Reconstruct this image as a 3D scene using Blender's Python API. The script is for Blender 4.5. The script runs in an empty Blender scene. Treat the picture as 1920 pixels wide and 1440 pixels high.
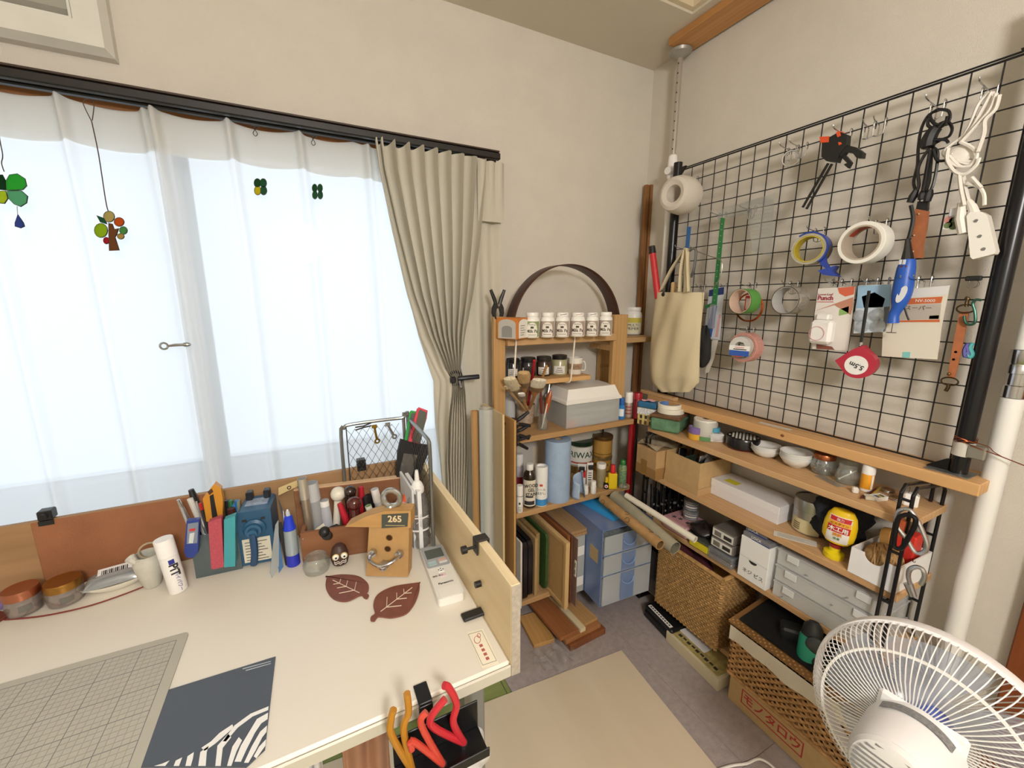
import bpy, math, random
from mathutils import Vector, Matrix
random.seed(7)
SC = bpy.context.scene
COL = SC.collection
PI = math.pi

# ------------------------------------------------------------------ camera
F = 773.19                                   # focal length in pixels of the 1920 x 1440 frame
CAM = Vector((-1.4692,-1.5350,1.3277))
RX = Vector((0.8923,-0.4514,0.0006)).normalized()
RF = Vector((0.4426,0.8745,-0.1984)).normalized()
RD = RF.cross(RX).normalized()
cam_data = bpy.data.cameras.new('camera')
cam_data.sensor_width = 36.0
cam_data.lens = F/1920.0*36.0
cam_data.clip_start = 0.02
cam = bpy.data.objects.new('camera', cam_data)
COL.objects.link(cam)
_u = -RD
cam.matrix_world = Matrix(((RX.x, _u.x,-RF.x, CAM.x),(RX.y, _u.y,-RF.y, CAM.y),(RX.z, _u.z,-RF.z, CAM.z),(0,0,0,1)))
SC.camera = cam

# ------------------------------------------------------------------ world, light, exposure
SC.view_settings.view_transform = 'Standard'
SC.view_settings.look = 'None'
SC.view_settings.gamma = 1.0
SC.view_settings.exposure = 0.0
SC.view_settings.use_curve_mapping = False
SC.cycles.transparent_max_bounces = 24
SC.cycles.caustics_reflective = False
SC.cycles.caustics_refractive = False
world = bpy.data.worlds.new('overcast_sky')
SC.world = world
world.use_nodes = True
wn = world.node_tree.nodes['Background']
wn.inputs['Color'].default_value = (0.86,0.93,1.0,1)
wn.inputs['Strength'].default_value = 1.7
FILL_P, FILL_L = (-1.42,-2.45,1.80),98.0   # added globe fill lamp: place and radiance

# ------------------------------------------------------------------ pixel helpers
def V(*a): return Vector(a)
def ray(px, py): return RX*((px-960)/F)+RD*((py-720)/F)+RF
def onx(px, py, x):
    d = ray(px, py); return CAM+d*((x-CAM.x)/d.x)
def ony(px, py, y):
    d = ray(px, py); return CAM+d*((y-CAM.y)/d.y)
def onz(px, py, z):
    d = ray(px, py); return CAM+d*((z-CAM.z)/d.z)
def mpp(p):
    """metres per pixel of width for an upright round thing at a point"""
    d = p-CAM; a = d.dot(RF); return a/F*a/math.hypot(a, d.dot(RX))
def face_cam(p): return math.atan2(CAM.x-p.x,-(CAM.y-p.y))   # z-turn that points local -y at the camera

# ------------------------------------------------------------------ materials
MATS = {}
def srgb(h):
    if isinstance(h, str):
        h = h.lstrip('#'); c = [int(h[i:i+2],16)/255 for i in (0,2,4)]
    else:
        c = [x/255 for x in h]
    return [x/12.92 if x <= .04045 else ((x+.055)/1.055) ** 2.4 for x in c]
def new_mat(name):
    m = bpy.data.materials.new(name); m.use_nodes = True
    nt = m.node_tree; nt.nodes.clear()
    return m, nt, nt.nodes.new('ShaderNodeOutputMaterial')
def mat(h, rough=.5, metal=0., spec=.5, trans=0., alpha=1., noise=0., nscale=30., bump=0., bscale=200., coat=0., sub=0.):
    """plain procedural surface: colour with optional noise mottling and bump"""
    key = ('p', str(h), rough, metal, spec, trans, alpha, noise, nscale, bump, bscale, coat, sub)
    if key in MATS: return MATS[key]
    m, nt, out = new_mat('surface')
    b = nt.nodes.new('ShaderNodeBsdfPrincipled')
    c = srgb(h)
    b.inputs['Base Color'].default_value = (*c,1)
    b.inputs['Roughness'].default_value = rough
    b.inputs['Metallic'].default_value = metal
    b.inputs['Specular IOR Level'].default_value = spec
    b.inputs['Transmission Weight'].default_value = trans
    b.inputs['Alpha'].default_value = alpha
    b.inputs['Coat Weight'].default_value = coat
    if sub: b.inputs['Subsurface Weight'].default_value = sub; b.inputs['Subsurface Scale'].default_value = .01
    if noise or bump:
        tc = nt.nodes.new('ShaderNodeTexCoord')
    if noise:
        n = nt.nodes.new('ShaderNodeTexNoise'); n.inputs['Scale'].default_value = nscale; n.inputs['Detail'].default_value = 4
        nt.links.new(tc.outputs['Object'], n.inputs['Vector'])
        r = nt.nodes.new('ShaderNodeValToRGB')
        r.color_ramp.elements[0].position = .3; r.color_ramp.elements[1].position = .7
        r.color_ramp.elements[0].color = (*[x*(1-noise) for x in c],1)
        r.color_ramp.elements[1].color = (*[min(1, x*(1+noise)) for x in c],1)
        nt.links.new(n.outputs['Fac'], r.inputs['Fac']); nt.links.new(r.outputs['Color'], b.inputs['Base Color'])
    if bump:
        n2 = nt.nodes.new('ShaderNodeTexNoise'); n2.inputs['Scale'].default_value = bscale; n2.inputs['Detail'].default_value = 3
        nt.links.new(tc.outputs['Object'], n2.inputs['Vector'])
        bp = nt.nodes.new('ShaderNodeBump'); bp.inputs['Strength'].default_value = bump; bp.inputs['Distance'].default_value = .004
        nt.links.new(n2.outputs['Fac'], bp.inputs['Height']); nt.links.new(bp.outputs['Normal'], b.inputs['Normal'])
    nt.links.new(b.outputs[0], out.inputs[0])
    MATS[key] = m; return m
def wood(a, b2, axis='X', scale=14., stretch=10., rough=.6, dist=3., ring=.14):
    """grain running along one object axis"""
    key = ('w', str(a), str(b2), axis, scale, stretch, rough, dist, ring)
    if key in MATS: return MATS[key]
    m, nt, out = new_mat('wood')
    b = nt.nodes.new('ShaderNodeBsdfPrincipled'); b.inputs['Roughness'].default_value = rough
    b.inputs['Specular IOR Level'].default_value = .3
    tc = nt.nodes.new('ShaderNodeTexCoord'); mp = nt.nodes.new('ShaderNodeMapping')
    s = [1,1,1]; s['XYZ'.index(axis)] = 1/stretch
    mp.inputs['Scale'].default_value = s
    nt.links.new(tc.outputs['Object'], mp.inputs['Vector'])
    n = nt.nodes.new('ShaderNodeTexNoise'); n.inputs['Scale'].default_value = scale; n.inputs['Detail'].default_value = 5
    n.inputs['Distortion'].default_value = dist*.3
    nt.links.new(mp.outputs[0], n.inputs['Vector'])
    w = nt.nodes.new('ShaderNodeTexWave'); w.bands_direction = {'X': 'Y', 'Y': 'X', 'Z': 'X'}[axis]
    w.inputs['Scale'].default_value = scale*1.3; w.inputs['Distortion'].default_value = dist*2; w.inputs['Detail'].default_value = 2; w.inputs['Detail Scale'].default_value = 1.2
    nt.links.new(mp.outputs[0], w.inputs['Vector'])
    mx = nt.nodes.new('ShaderNodeMix'); mx.data_type = 'FLOAT'; mx.inputs[0].default_value = ring
    nt.links.new(n.outputs['Fac'], mx.inputs[2]); nt.links.new(w.outputs['Fac'], mx.inputs[3])
    r = nt.nodes.new('ShaderNodeValToRGB')
    r.color_ramp.elements[0].position = .25; r.color_ramp.elements[1].position = .7
    r.color_ramp.elements[0].color = (*srgb(b2),1); r.color_ramp.elements[1].color = (*srgb(a),1)
    nt.links.new(mx.outputs[0], r.inputs['Fac']); nt.links.new(r.outputs['Color'], b.inputs['Base Color'])
    bp = nt.nodes.new('ShaderNodeBump'); bp.inputs['Strength'].default_value = .12; bp.inputs['Distance'].default_value = .002
    nt.links.new(n.outputs['Fac'], bp.inputs['Height']); nt.links.new(bp.outputs['Normal'], b.inputs['Normal'])
    nt.links.new(b.outputs[0], out.inputs[0])
    MATS[key] = m; return m
def clear(h='#ffffff', a=.25, rough=.06, gloss=.12, milky=.0):
    """thin clear plastic or glass wall: see-through, a little colour, a gloss"""
    key = ('c', str(h), a, rough, gloss, milky)
    if key in MATS: return MATS[key]
    m, nt, out = new_mat('clear')
    t = nt.nodes.new('ShaderNodeBsdfTransparent'); t.inputs[0].default_value = (*[.5+.5*x for x in srgb(h)],1)
    d = nt.nodes.new('ShaderNodeBsdfPrincipled'); d.inputs['Base Color'].default_value = (*srgb(h),1); d.inputs['Roughness'].default_value = max(rough,.2)
    mx = nt.nodes.new('ShaderNodeMixShader'); mx.inputs[0].default_value = a
    nt.links.new(t.outputs[0], mx.inputs[1]); nt.links.new(d.outputs[0], mx.inputs[2])
    g = nt.nodes.new('ShaderNodeBsdfGlossy'); g.inputs['Roughness'].default_value = rough
    lw = nt.nodes.new('ShaderNodeLayerWeight'); lw.inputs[0].default_value = .25
    mm = nt.nodes.new('ShaderNodeMath'); mm.operation = 'MULTIPLY_ADD'; mm.inputs[1].default_value = .3; mm.inputs[2].default_value = gloss*.2
    nt.links.new(lw.outputs['Fresnel'], mm.inputs[0])
    m2 = nt.nodes.new('ShaderNodeMixShader')
    nt.links.new(mm.outputs[0], m2.inputs[0]); nt.links.new(mx.outputs[0], m2.inputs[1]); nt.links.new(g.outputs[0], m2.inputs[2])
    nt.links.new(m2.outputs[0], out.inputs[0])
    MATS[key] = m; return m
def stained(h):
    key = ('s', h)
    if key in MATS: return MATS[key]
    m, nt, out = new_mat('stained_glass'); c = srgb(h)
    t = nt.nodes.new('ShaderNodeBsdfTransparent'); t.inputs[0].default_value = (*[x*.8 for x in c],1)
    d = nt.nodes.new('ShaderNodeBsdfPrincipled'); d.inputs['Base Color'].default_value = (*c,1); d.inputs['Roughness'].default_value = .5; d.inputs['Specular IOR Level'].default_value = .05
    mx = nt.nodes.new('ShaderNodeMixShader'); mx.inputs[0].default_value = .45
    nt.links.new(t.outputs[0], mx.inputs[1]); nt.links.new(d.outputs[0], mx.inputs[2]); nt.links.new(mx.outputs[0], out.inputs[0])
    MATS[key] = m; return m
def fabric(h, thin=.5, see=0., rough=.9, weave=0.):
    """cloth that lets light through: diffuse + translucent (+ open weave)"""
    key = ('f', str(h), thin, see, weave)
    if key in MATS: return MATS[key]
    m, nt, out = new_mat('cloth')
    c = (*srgb(h),1)
    d = nt.nodes.new('ShaderNodeBsdfDiffuse'); d.inputs[0].default_value = c
    t = nt.nodes.new('ShaderNodeBsdfTranslucent'); t.inputs[0].default_value = c
    mx = nt.nodes.new('ShaderNodeMixShader'); mx.inputs[0].default_value = thin
    nt.links.new(d.outputs[0], mx.inputs[1]); nt.links.new(t.outputs[0], mx.inputs[2])
    last = mx
    if weave:
        tc = nt.nodes.new('ShaderNodeTexCoord')
        n = nt.nodes.new('ShaderNodeTexNoise'); n.inputs['Scale'].default_value = weave; n.inputs['Detail'].default_value = 2
        nt.links.new(tc.outputs['Object'], n.inputs['Vector'])
        bp = nt.nodes.new('ShaderNodeBump'); bp.inputs['Strength'].default_value = .15; bp.inputs['Distance'].default_value = .002
        nt.links.new(n.outputs['Fac'], bp.inputs['Height'])
        nt.links.new(bp.outputs['Normal'], d.inputs['Normal'])
    if see:
        tr = nt.nodes.new('ShaderNodeBsdfTransparent')
        m2 = nt.nodes.new('ShaderNodeMixShader'); m2.inputs[0].default_value = see
        nt.links.new(mx.outputs[0], m2.inputs[1]); nt.links.new(tr.outputs[0], m2.inputs[2]); last = m2
    nt.links.new(last.outputs[0], out.inputs[0])
    MATS[key] = m; return m
def glow(h, s):
    key = ('g', str(h), s)
    if key in MATS: return MATS[key]
    m, nt, out = new_mat('fill_light')
    e = nt.nodes.new('ShaderNodeEmission'); e.inputs[0].default_value = (*srgb(h),1); e.inputs[1].default_value = s
    nt.links.new(e.outputs[0], out.inputs[0]); MATS[key] = m; return m

# ------------------------------------------------------------------ mesh builder
class MB:
    def __init__(s): s.v = []; s.f = []; s.M = None
    def at(s, loc=(0,0,0), rz=0, rx=0, ry=0, sc=1):
        s.M = Matrix.Translation(Vector(loc)) @ Matrix.Rotation(rz,4, 'Z') @ Matrix.Rotation(ry,4, 'Y') @ Matrix.Rotation(rx,4, 'X') @ Matrix.Scale(sc,4)
        return s
    def mtx(s, M): s.M = M; return s
    def add(s, vs, fs):
        o = len(s.v)
        if s.M is not None: vs = [s.M @ Vector(p) for p in vs]
        s.v += [tuple(p) for p in vs]; s.f += [tuple(o+i for i in f) for f in fs]
        return s
    def box(s, c, d, b=0.):
        """box by centre and size, optional chamfer b"""
        x, y, z = [q/2 for q in d]; cx, cy, cz = c
        if b <= 0:
            vs = [(cx+i*x, cy+j*y, cz+k*z) for i in (-1,1) for j in (-1,1) for k in (-1,1)]
            return s.add(vs,[(0,1,3,2),(4,6,7,5),(0,4,5,1),(2,3,7,6),(0,2,6,4),(1,5,7,3)])
        b = min(b, x*.99, y*.99, z*.99)
        vs = []; ix = {}
        for i in (-1,1):
            for j in (-1,1):
                for k in (-1,1):
                    for a in range(3):
                        p = [cx+i*(x-(b if a != 0 else 0)), cy+j*(y-(b if a != 1 else 0)), cz+k*(z-(b if a != 2 else 0))]
                        ix[(i, j, k, a)] = len(vs); vs.append(p)
        fs = []
        for i in (-1,1):
            q = [ix[(i,-1,-1,0)], ix[(i,1,-1,0)], ix[(i,1,1,0)], ix[(i,-1,1,0)]]; fs.append(q if i > 0 else q[::-1])
            q = [ix[(-1, i,-1,1)], ix[(1, i,-1,1)], ix[(1, i,1,1)], ix[(-1, i,1,1)]]; fs.append(q[::-1] if i > 0 else q)
            q = [ix[(-1,-1, i,2)], ix[(1,-1, i,2)], ix[(1,1, i,2)], ix[(-1,1, i,2)]]; fs.append(q if i > 0 else q[::-1])
        for i in (-1,1):
            for j in (-1,1):
                q = [ix[(i, j,-1,0)], ix[(i, j,1,0)], ix[(i, j,1,1)], ix[(i, j,-1,1)]]; fs.append(q if i*j < 0 else q[::-1])
                q = [ix[(i,-1, j,0)], ix[(i,1, j,0)], ix[(i,1, j,2)], ix[(i,-1, j,2)]]; fs.append(q if i*j > 0 else q[::-1])
                q = [ix[(-1, i, j,1)], ix[(1, i, j,1)], ix[(1, i, j,2)], ix[(-1, i, j,2)]]; fs.append(q if i*j < 0 else q[::-1])
        for i in (-1,1):
            for j in (-1,1):
                for k in (-1,1):
                    q = [ix[(i, j, k,0)], ix[(i, j, k,1)], ix[(i, j, k,2)]]; fs.append(q if i*j*k > 0 else q[::-1])
        return s.add(vs, fs)
    def bx(s, x0, x1, y0, y1, z0, z1, b=0.):
        return s.box(((x0+x1)/2,(y0+y1)/2,(z0+z1)/2),(abs(x1-x0), abs(y1-y0), abs(z1-z0)), b)
    def cyl(s, p0, p1, r0, r1=None, n=16, cap=True):
        p0 = Vector(p0); p1 = Vector(p1); r1 = r0 if r1 is None else r1
        d = (p1-p0).normalized(); a = d.orthogonal().normalized(); b = d.cross(a)
        vs = []
        for p, r in ((p0, r0),(p1, r1)):
            vs += [p+(a*math.cos(2*PI*i/n)+b*math.sin(2*PI*i/n))*r for i in range(n)]
        fs = [(i,(i+1) % n, n+(i+1) % n, n+i) for i in range(n)]
        if cap: fs += [tuple(range(n))[::-1], tuple(range(n,2*n))]
        return s.add(vs, fs)
    def lathe(s, prof, o=(0,0,0), n=24, a0=0., a1=2*PI, close=True, sx=1., sy=1.):
        """profile of (radius, height) turned about z through o"""
        full = abs(a1-a0-2*PI) < 1e-6; m = n if full else n+1
        vs = []; fs = []; ox, oy, oz = o
        for r, z in prof:
            for i in range(m):
                t = a0+(a1-a0)*i/n
                vs.append((ox+sx*r*math.cos(t), oy+sy*r*math.sin(t), oz+z))
        for k in range(len(prof)-1):
            for i in range(n):
                j = (i+1) % m if full else i+1
                fs.append((k*m+i, k*m+j,(k+1)*m+j,(k+1)*m+i))
        if full and close and tuple(prof[0]) != tuple(prof[-1]):
            if prof[0][0] > 1e-5: fs.append(tuple(range(m))[::-1])
            if prof[-1][0] > 1e-5: fs.append(tuple((len(prof)-1)*m+i for i in range(m)))
        return s.add(vs, fs)
    def tube(s, pts, r, n=8, closed=False, cap=True):
        pts = [Vector(p) for p in pts]; N = len(pts)
        rr = r if isinstance(r,(list, tuple)) else [r]*N
        T = []
        for i in range(N):
            a = pts[(i-1) % N] if (closed or i > 0) else pts[i]
            b = pts[(i+1) % N] if (closed or i < N-1) else pts[i]
            d = b-a; T.append(d.normalized() if d.length > 1e-9 else Vector((0,0,1)))
        nrm = T[0].orthogonal().normalized(); vs = []
        for i in range(N):
            nrm = (nrm-T[i]*nrm.dot(T[i]))
            nrm = nrm.normalized() if nrm.length > 1e-6 else T[i].orthogonal().normalized()
            bi = T[i].cross(nrm)
            vs += [pts[i]+(nrm*math.cos(2*PI*k/n)+bi*math.sin(2*PI*k/n))*rr[i] for k in range(n)]
        fs = []
        for i in range(N if closed else N-1):
            j = (i+1) % N
            for k in range(n): fs.append((i*n+k, i*n+(k+1) % n, j*n+(k+1) % n, j*n+k))
        if cap and not closed: fs += [tuple(range(n))[::-1], tuple((N-1)*n+k for k in range(n))]
        return s.add(vs, fs)
    def prism(s, out, t, M=None):
        """outline in local x,z turned into a plate of thickness t along local y (front at y=0)"""
        n = len(out)
        a = sum(out[i][0]*out[(i+1) % n][1]-out[(i+1) % n][0]*out[i][1] for i in range(n))
        if a < 0: out = out[::-1]
        vs = [(x,0, z) for x, z in out]+[(x, t, z) for x, z in out]
        fs = [tuple(range(n)), tuple(range(n,2*n))[::-1]]+[(i, n+i, n+(i+1) % n,(i+1) % n) for i in range(n)]
        if M is not None: vs = [M @ Vector(p) for p in vs]
        return s.add(vs, fs)
    def sheet(s, fn, nu, nv, t=0.):
        vs = [fn(i/nu, j/nv) for j in range(nv+1) for i in range(nu+1)]
        w = nu+1
        fs = [(j*w+i, j*w+i+1,(j+1)*w+i+1,(j+1)*w+i) for j in range(nv) for i in range(nu)]
        return s.add(vs, fs)
    def ball(s, c, r, n=14, m=9, sc=(1,1,1)):
        vs = []; fs = []
        for j in range(m+1):
            a = PI*j/m
            for i in range(n):
                t = 2*PI*i/n
                vs.append((c[0]+sc[0]*r*math.sin(a)*math.cos(t), c[1]+sc[1]*r*math.sin(a)*math.sin(t), c[2]-sc[2]*r*math.cos(a)))
        for j in range(m):
            for i in range(n): fs.append((j*n+i, j*n+(i+1) % n,(j+1)*n+(i+1) % n,(j+1)*n+i))
        return s.add(vs, fs)
    def ring(s, c, R, r, n=32, k=8, M=None, sx=1., sz=1.):
        """torus in the local x,z plane"""
        pts = [Vector((c[0]+sx*R*math.cos(2*PI*i/n), c[1], c[2]+sz*R*math.sin(2*PI*i/n))) for i in range(n)]
        if M is not None: pts = [M @ p for p in pts]
        return s.tube(pts, r, k, closed=True)
    def mesh(s, name='part'):
        me = bpy.data.meshes.new(name)
        me.from_pydata(s.v,[], s.f); me.update()
        return me

def finish(me, smooth=True, ang=32):
    if smooth:
        me.polygons.foreach_set('use_smooth',[True]*len(me.polygons))
        me.set_sharp_from_angle(angle=math.radians(ang))
def tag(o, label=None, cat=None, group=None, kind=None):
    if label: o['label'] = label
    if cat: o['category'] = cat
    if group: o['group'] = group
    if kind: o['kind'] = kind
    return o
def obj(name, mb, m, parent=None, label=None, cat=None, group=None, kind=None, loc=None, rz=0., rx=0., ry=0., ang=32, smooth=True, data=None):
    if data is None:
        me = mb.mesh(name) if isinstance(mb, MB) else mb
        finish(me, smooth, ang)
        for q in (m if isinstance(m,(list, tuple)) else [m]): me.materials.append(q)
    else: me = data
    o = bpy.data.objects.new(name, me); COL.objects.link(o)
    if parent is not None: o.parent = parent
    if loc is not None: o.location = loc
    o.rotation_euler = (rx, ry, rz)
    return tag(o, label, cat, group, kind)
def thing(name, label, cat, loc=(0,0,0), rz=0., group=None, rx=0., ry=0.):
    o = bpy.data.objects.new(name, None); COL.objects.link(o)
    o.location = loc; o.rotation_euler = (rx, ry, rz); o.empty_display_size = .02
    return tag(o, label, cat, group)
def struct(name, mb, m, parent=None,**k): return obj(name, mb, m, parent, kind='structure' if parent is None else None,**k)
def copy_tree(o, parent=None):
    c = o.copy(); COL.objects.link(c); c.parent = parent
    for ch in list(o.children): copy_tree(ch, c)
    return c
_fonts = {}
def text_mesh(body, size, ext=.0004, align='CENTER', bold=0., sp=1.):
    cu = bpy.data.curves.new('lettering', 'FONT'); cu.body = body; cu.size = size; cu.extrude = ext
    cu.align_x = align; cu.align_y = 'CENTER'; cu.offset = bold*size; cu.space_character = sp; cu.resolution_u = 2
    t = bpy.data.objects.new('lettering', cu); COL.objects.link(t)
    dg = bpy.context.evaluated_depsgraph_get()
    me = bpy.data.meshes.new_from_object(t.evaluated_get(dg))
    bpy.data.objects.remove(t); bpy.data.curves.remove(cu)
    return me
TXT = {}
def text(body, size, m, parent, loc, rz=0., rx=PI/2, ry=0., align='CENTER', bold=0., name='lettering', wrap=0., sp=1., sx=1.):
    """flat lettering; faces local -y with rx=pi/2; wrap = radius of the round body it is printed on"""
    key = (body, size, align, bold, wrap, sp, sx, m.name)
    if key not in TXT:
        me = text_mesh(body, size,.0002, align, bold, sp)
        if sx != 1.:
            for v in me.vertices: v.co.x *= sx
        if wrap:
            for v in me.vertices:
                a = v.co.x/wrap; r = wrap+v.co.z
                v.co.x = r*math.sin(a); v.co.z = r*math.cos(a)-wrap
        me.materials.clear(); me.materials.append(m); TXT[key] = me
    o = bpy.data.objects.new(name, TXT[key]); COL.objects.link(o)
    if parent is not None: o.parent = parent
    o.location = loc; o.rotation_euler = (rx, ry, rz)
    return o
def smooth_path(pts, k=6, closed=False):
    """Catmull-Rom through points"""
    pts = [Vector(p) for p in pts]; N = len(pts); out = []
    for i in range(N if closed else N-1):
        p0 = pts[(i-1) % N] if (closed or i > 0) else pts[0]
        p1 = pts[i]; p2 = pts[(i+1) % N]
        p3 = pts[(i+2) % N] if (closed or i+2 < N) else pts[-1]
        for j in range(k):
            t = j/k
            out.append(.5*((2*p1)+(p2-p0)*t+(2*p0-5*p1+4*p2-p3)*t*t+(3*p1-p0-3*p2+p3)*t ** 3))
    if not closed: out.append(pts[-1])
    return out

# ================================================================== SETTING
H = 2.31                                      # ceiling height
WALLM = mat('#d6cfc4',.85, noise=.025, nscale=9, bump=.35, bscale=420)
CEILM = mat('#d2c8b8',.9, noise=.02, nscale=8, bump=.2, bscale=300)
XL, YF = -3.05,-3.95
WX0, WX1, WZ0, WZ1 = -2.70,-0.86,0.06,1.815   # window opening
# back wall with the window opening
b = MB()
b.bx(XL-.1, WX0,0,.14,0, H); b.bx(WX1,.1,0,.14,0, H); b.bx(WX0, WX1,0,.14, WZ1, H); b.bx(WX0, WX1,0,.14,0, WZ0)
struct('wall_back', b, WALLM)
struct('wall_right', MB().bx(0,.1, YF-.1,0,0, H), WALLM)
struct('wall_left', MB().bx(XL-.1, XL, YF-.1,0,0, H), WALLM)
struct('wall_front', MB().bx(XL-.1,.1, YF-.1, YF,0, H), WALLM)
# ceiling: a flat border with a shallow recessed field and its edge moulding
b = MB(); cx0, cx1, cy0, cy1 = -2.85,-.152,-3.65,-.328
b.bx(XL-.1,.1, cy1,.14, H, H+.1); b.bx(XL-.1,.1, YF-.1, cy0, H, H+.1)
b.bx(XL-.1, cx0, cy0, cy1, H, H+.1); b.bx(cx1,.1, cy0, cy1, H, H+.1)
b.bx(cx0, cx1, cy0, cy1, H+.045, H+.1)
struct('ceiling', b, CEILM)
b = MB()
b.bx(cx0, cx1, cy1-.018, cy1-.0005, H+.008, H+.044); b.bx(cx0, cx1, cy0+.0005, cy0+.018, H+.008, H+.044)
b.bx(cx0+.0005, cx0+.018, cy0+.018, cy1-.018, H+.008, H+.044); b.bx(cx1-.018, cx1-.0005, cy0+.018, cy1-.018, H+.008, H+.044)
struct('trim_1', b, mat('#d8c8aa',.7))
# floor: green straw mats with dark cloth borders
tatami = wood('#8f9a5a', '#7c8850', 'X',60,30,.8,1.)
fl = struct('floor', MB().bx(XL-.1,.1, YF-.1,.14,-.06,-.004), mat('#6f6a48',.9))
k = 0
for (x0, x1, y0, y1) in ((-3.05,-1.80,-1.0,0),(-1.80,-.95,-1.50,0),(-.95,0,-1.78,0),(-3.05,-1.80,-3.95,-1.0),(-1.80,0,-3.95,-1.78),(-1.80,-.95,-1.78,-1.50)):
    p = obj('floor_mat', MB().bx(x0+.002, x1-.002, y0+.002, y1-.002,-.004,-.001), tatami, fl)
    obj('mat_border', MB().bx(x0+.002, x1-.002, y0+.002, y0+.03,-.0012,0), mat('#4a3a28',.8), p)
# carpet tiles on the floor
carpet = mat('#a89d9b',.95, noise=.10, nscale=60, bump=.6, bscale=500)
ct = thing('carpet', 'grey carpet tiles laid over the green floor mats beside the desk', 'carpet',(0,0,0))
for (x0, x1, y0, y1) in ((-.935,-.436,-.49,-.01),(-.435,-.005,-.49,-.01),(-.435,-.005,-.99,-.491),(-.435,-.005,-1.49,-.991),(-.935,-.436,-.99,-.491),(-.935,-.436,-1.49,-.991)):
    obj('carpet_tile', MB().bx(x0, x1, y0, y1,.0005,.007,.001), carpet, ct)
# wood-print floor sheet
c0 = onz(1165,1220,.0075)
fs = thing('floor_sheet', 'pale wood-print vinyl sheet lying on the grey carpet tiles', 'floor sheet',(c0.x, c0.y,.0078), math.radians(-4.4))
obj('sheet', MB().bx(-1.15,0,-1.1,0,0,.003,.001), wood('#d8cab2', '#cdbea4', 'Y',6,7,.5,1.,.0), fs)
# brown door casing on the right wall
b = MB(); b.bx(-.028,-.0005,-1.42,-1.323,0.0,2.02,.003); b.bx(-.028,-.0005,-2.25,-1.4205,1.93,2.02,.003); b.bx(-.028,-.0005,-2.34,-2.2505,0,2.02,.003)
tr = struct('trim_2', b, wood('#8a4a24', '#6b3416', 'Z',18,14,.4))
dr = struct('door_1', MB().bx(-.012,-.0005,-2.2495,-1.4215,.01,1.929,.002), wood('#a5673a', '#8d5530', 'Z',8,12,.45))
obj('door_handle', MB().cyl((-.012,-1.50,.95),(-.055,-1.50,.95),.011).cyl((-.055,-1.49,.95),(-.055,-1.60,.95),.009), mat('#b5b0a6',.3,1.), dr)
# window: dark timber lining, aluminium sashes and glass
casm = wood('#9c6c42', '#80532f', 'X',16,12,.5)
win = struct('window_1', MB().bx(WX0-.045, WX0,-.03,.10, WZ0-.04, WZ1+.035,.002).bx(WX1, WX1+.045,-.03,.10, WZ0-.04, WZ1+.035,.002).bx(WX0+.0005, WX1-.0005,-.03,.10, WZ1-.008, WZ1+.035,.002).bx(WX0+.0005, WX1-.0005,-.03,.10, WZ0-.04, WZ0+.004,.002), casm)
alu = mat('#b9bcc0',.4,.6)
xm = ony(366,560,.06).x
for (x0, x1, yy) in ((WX0+.002, xm+.03,.075),(xm-.03, WX1-.002,.045)):
    b = MB(); z0, z1 = WZ0+.006, WZ1-.010; w = .045; t = .012
    b.bx(x0, x0+w, yy-t, yy+t, z0, z1,.002); b.bx(x1-w, x1, yy-t, yy+t, z0, z1,.002)
    b.bx(x0+w, x1-w, yy-t, yy+t, z0, z0+.07,.002); b.bx(x0+w, x1-w, yy-t, yy+t, z1-.05, z1,.002)
    fr = obj('sash', b, alu, win)
    obj('pane', MB().bx(x0+w, x1-w, yy-.003, yy+.003, z0+.07, z1-.05), clear('#f4fbff',.03,.03,.1), fr)
# balcony outside: parapet wall with a top rail
struct('wall_balcony', MB().bx(-3.6,.6,1.05,1.13,-.1,.46), mat('#f6f6f6',.9))
b = MB(); b.bx(-3.6,.6,1.06,1.12,.4605,.49)
struct('trim_3', b, mat('#eef0f2',.6))
struct('floor_balcony', MB().bx(-3.6,.6,.15,1.13,-.16,-.1), mat('#b5b3ae',.9))
# glowing globe added out of view behind the camera to brighten walls and racks
lamp = thing('fill_lamp', 'added white globe fill lamp hanging out of view behind the camera', 'lamp',(FILL_P[0], FILL_P[1], H+.0445))
obj('fill_rose', MB().cyl((0,0,0),(0,0,-.025),.05,.06,24), mat('#f2f0ea',.5), lamp)
obj('fill_cord', MB().cyl((0,0,-.025),(0,0, FILL_P[2]+.165-H-.0445),.003, n=8), mat('#e8e6e0',.5), lamp)
obj('fill_globe', MB().ball((0,0, FILL_P[2]-H-.0445),.16,20,12), glow('#fffaf4', FILL_L), lamp)
# ventilation cover high on the back wall, left
p = ony(210,103,-.05)
vc = thing('wall_vent', 'white ventilation cover high on the wall above the curtain rail', 'vent',(p.x,0, p.z))
w, h = .56,.40
vm = mat('#dcdad2',.55, noise=.04, nscale=12)
b = MB(); o = [(-w,0),(0,0),(0, h),(-w, h)]; ins = lambda d: [(-w+d, d),(-d, d),(-d, h-d),(-w+d, h-d)]
def ringplate(bb, A, ya, B, yb):
    n = len(A); vs = [(x, ya, z) for x, z in A]+[(x, yb, z) for x, z in B]
    bb.add(vs,[(i,(i+1) % n, n+(i+1) % n, n+i) for i in range(n)])
ringplate(b, o,-.0005, o,-.028); ringplate(b, o,-.028, ins(.012),-.05); ringplate(b, ins(.012),-.05, ins(.062),-.05)
ringplate(b, ins(.062),-.05, ins(.07),-.028); ringplate(b, ins(.07),-.028, ins(.075),-.028)
obj('cover_frame', b, vm, vc, ang=20)
q = ins(.075)
obj('back_panel', MB().bx(q[0][0], q[1][0],-.02,-.002, q[0][1], q[2][1]), mat('#8d8a80',.8), vc)
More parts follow.
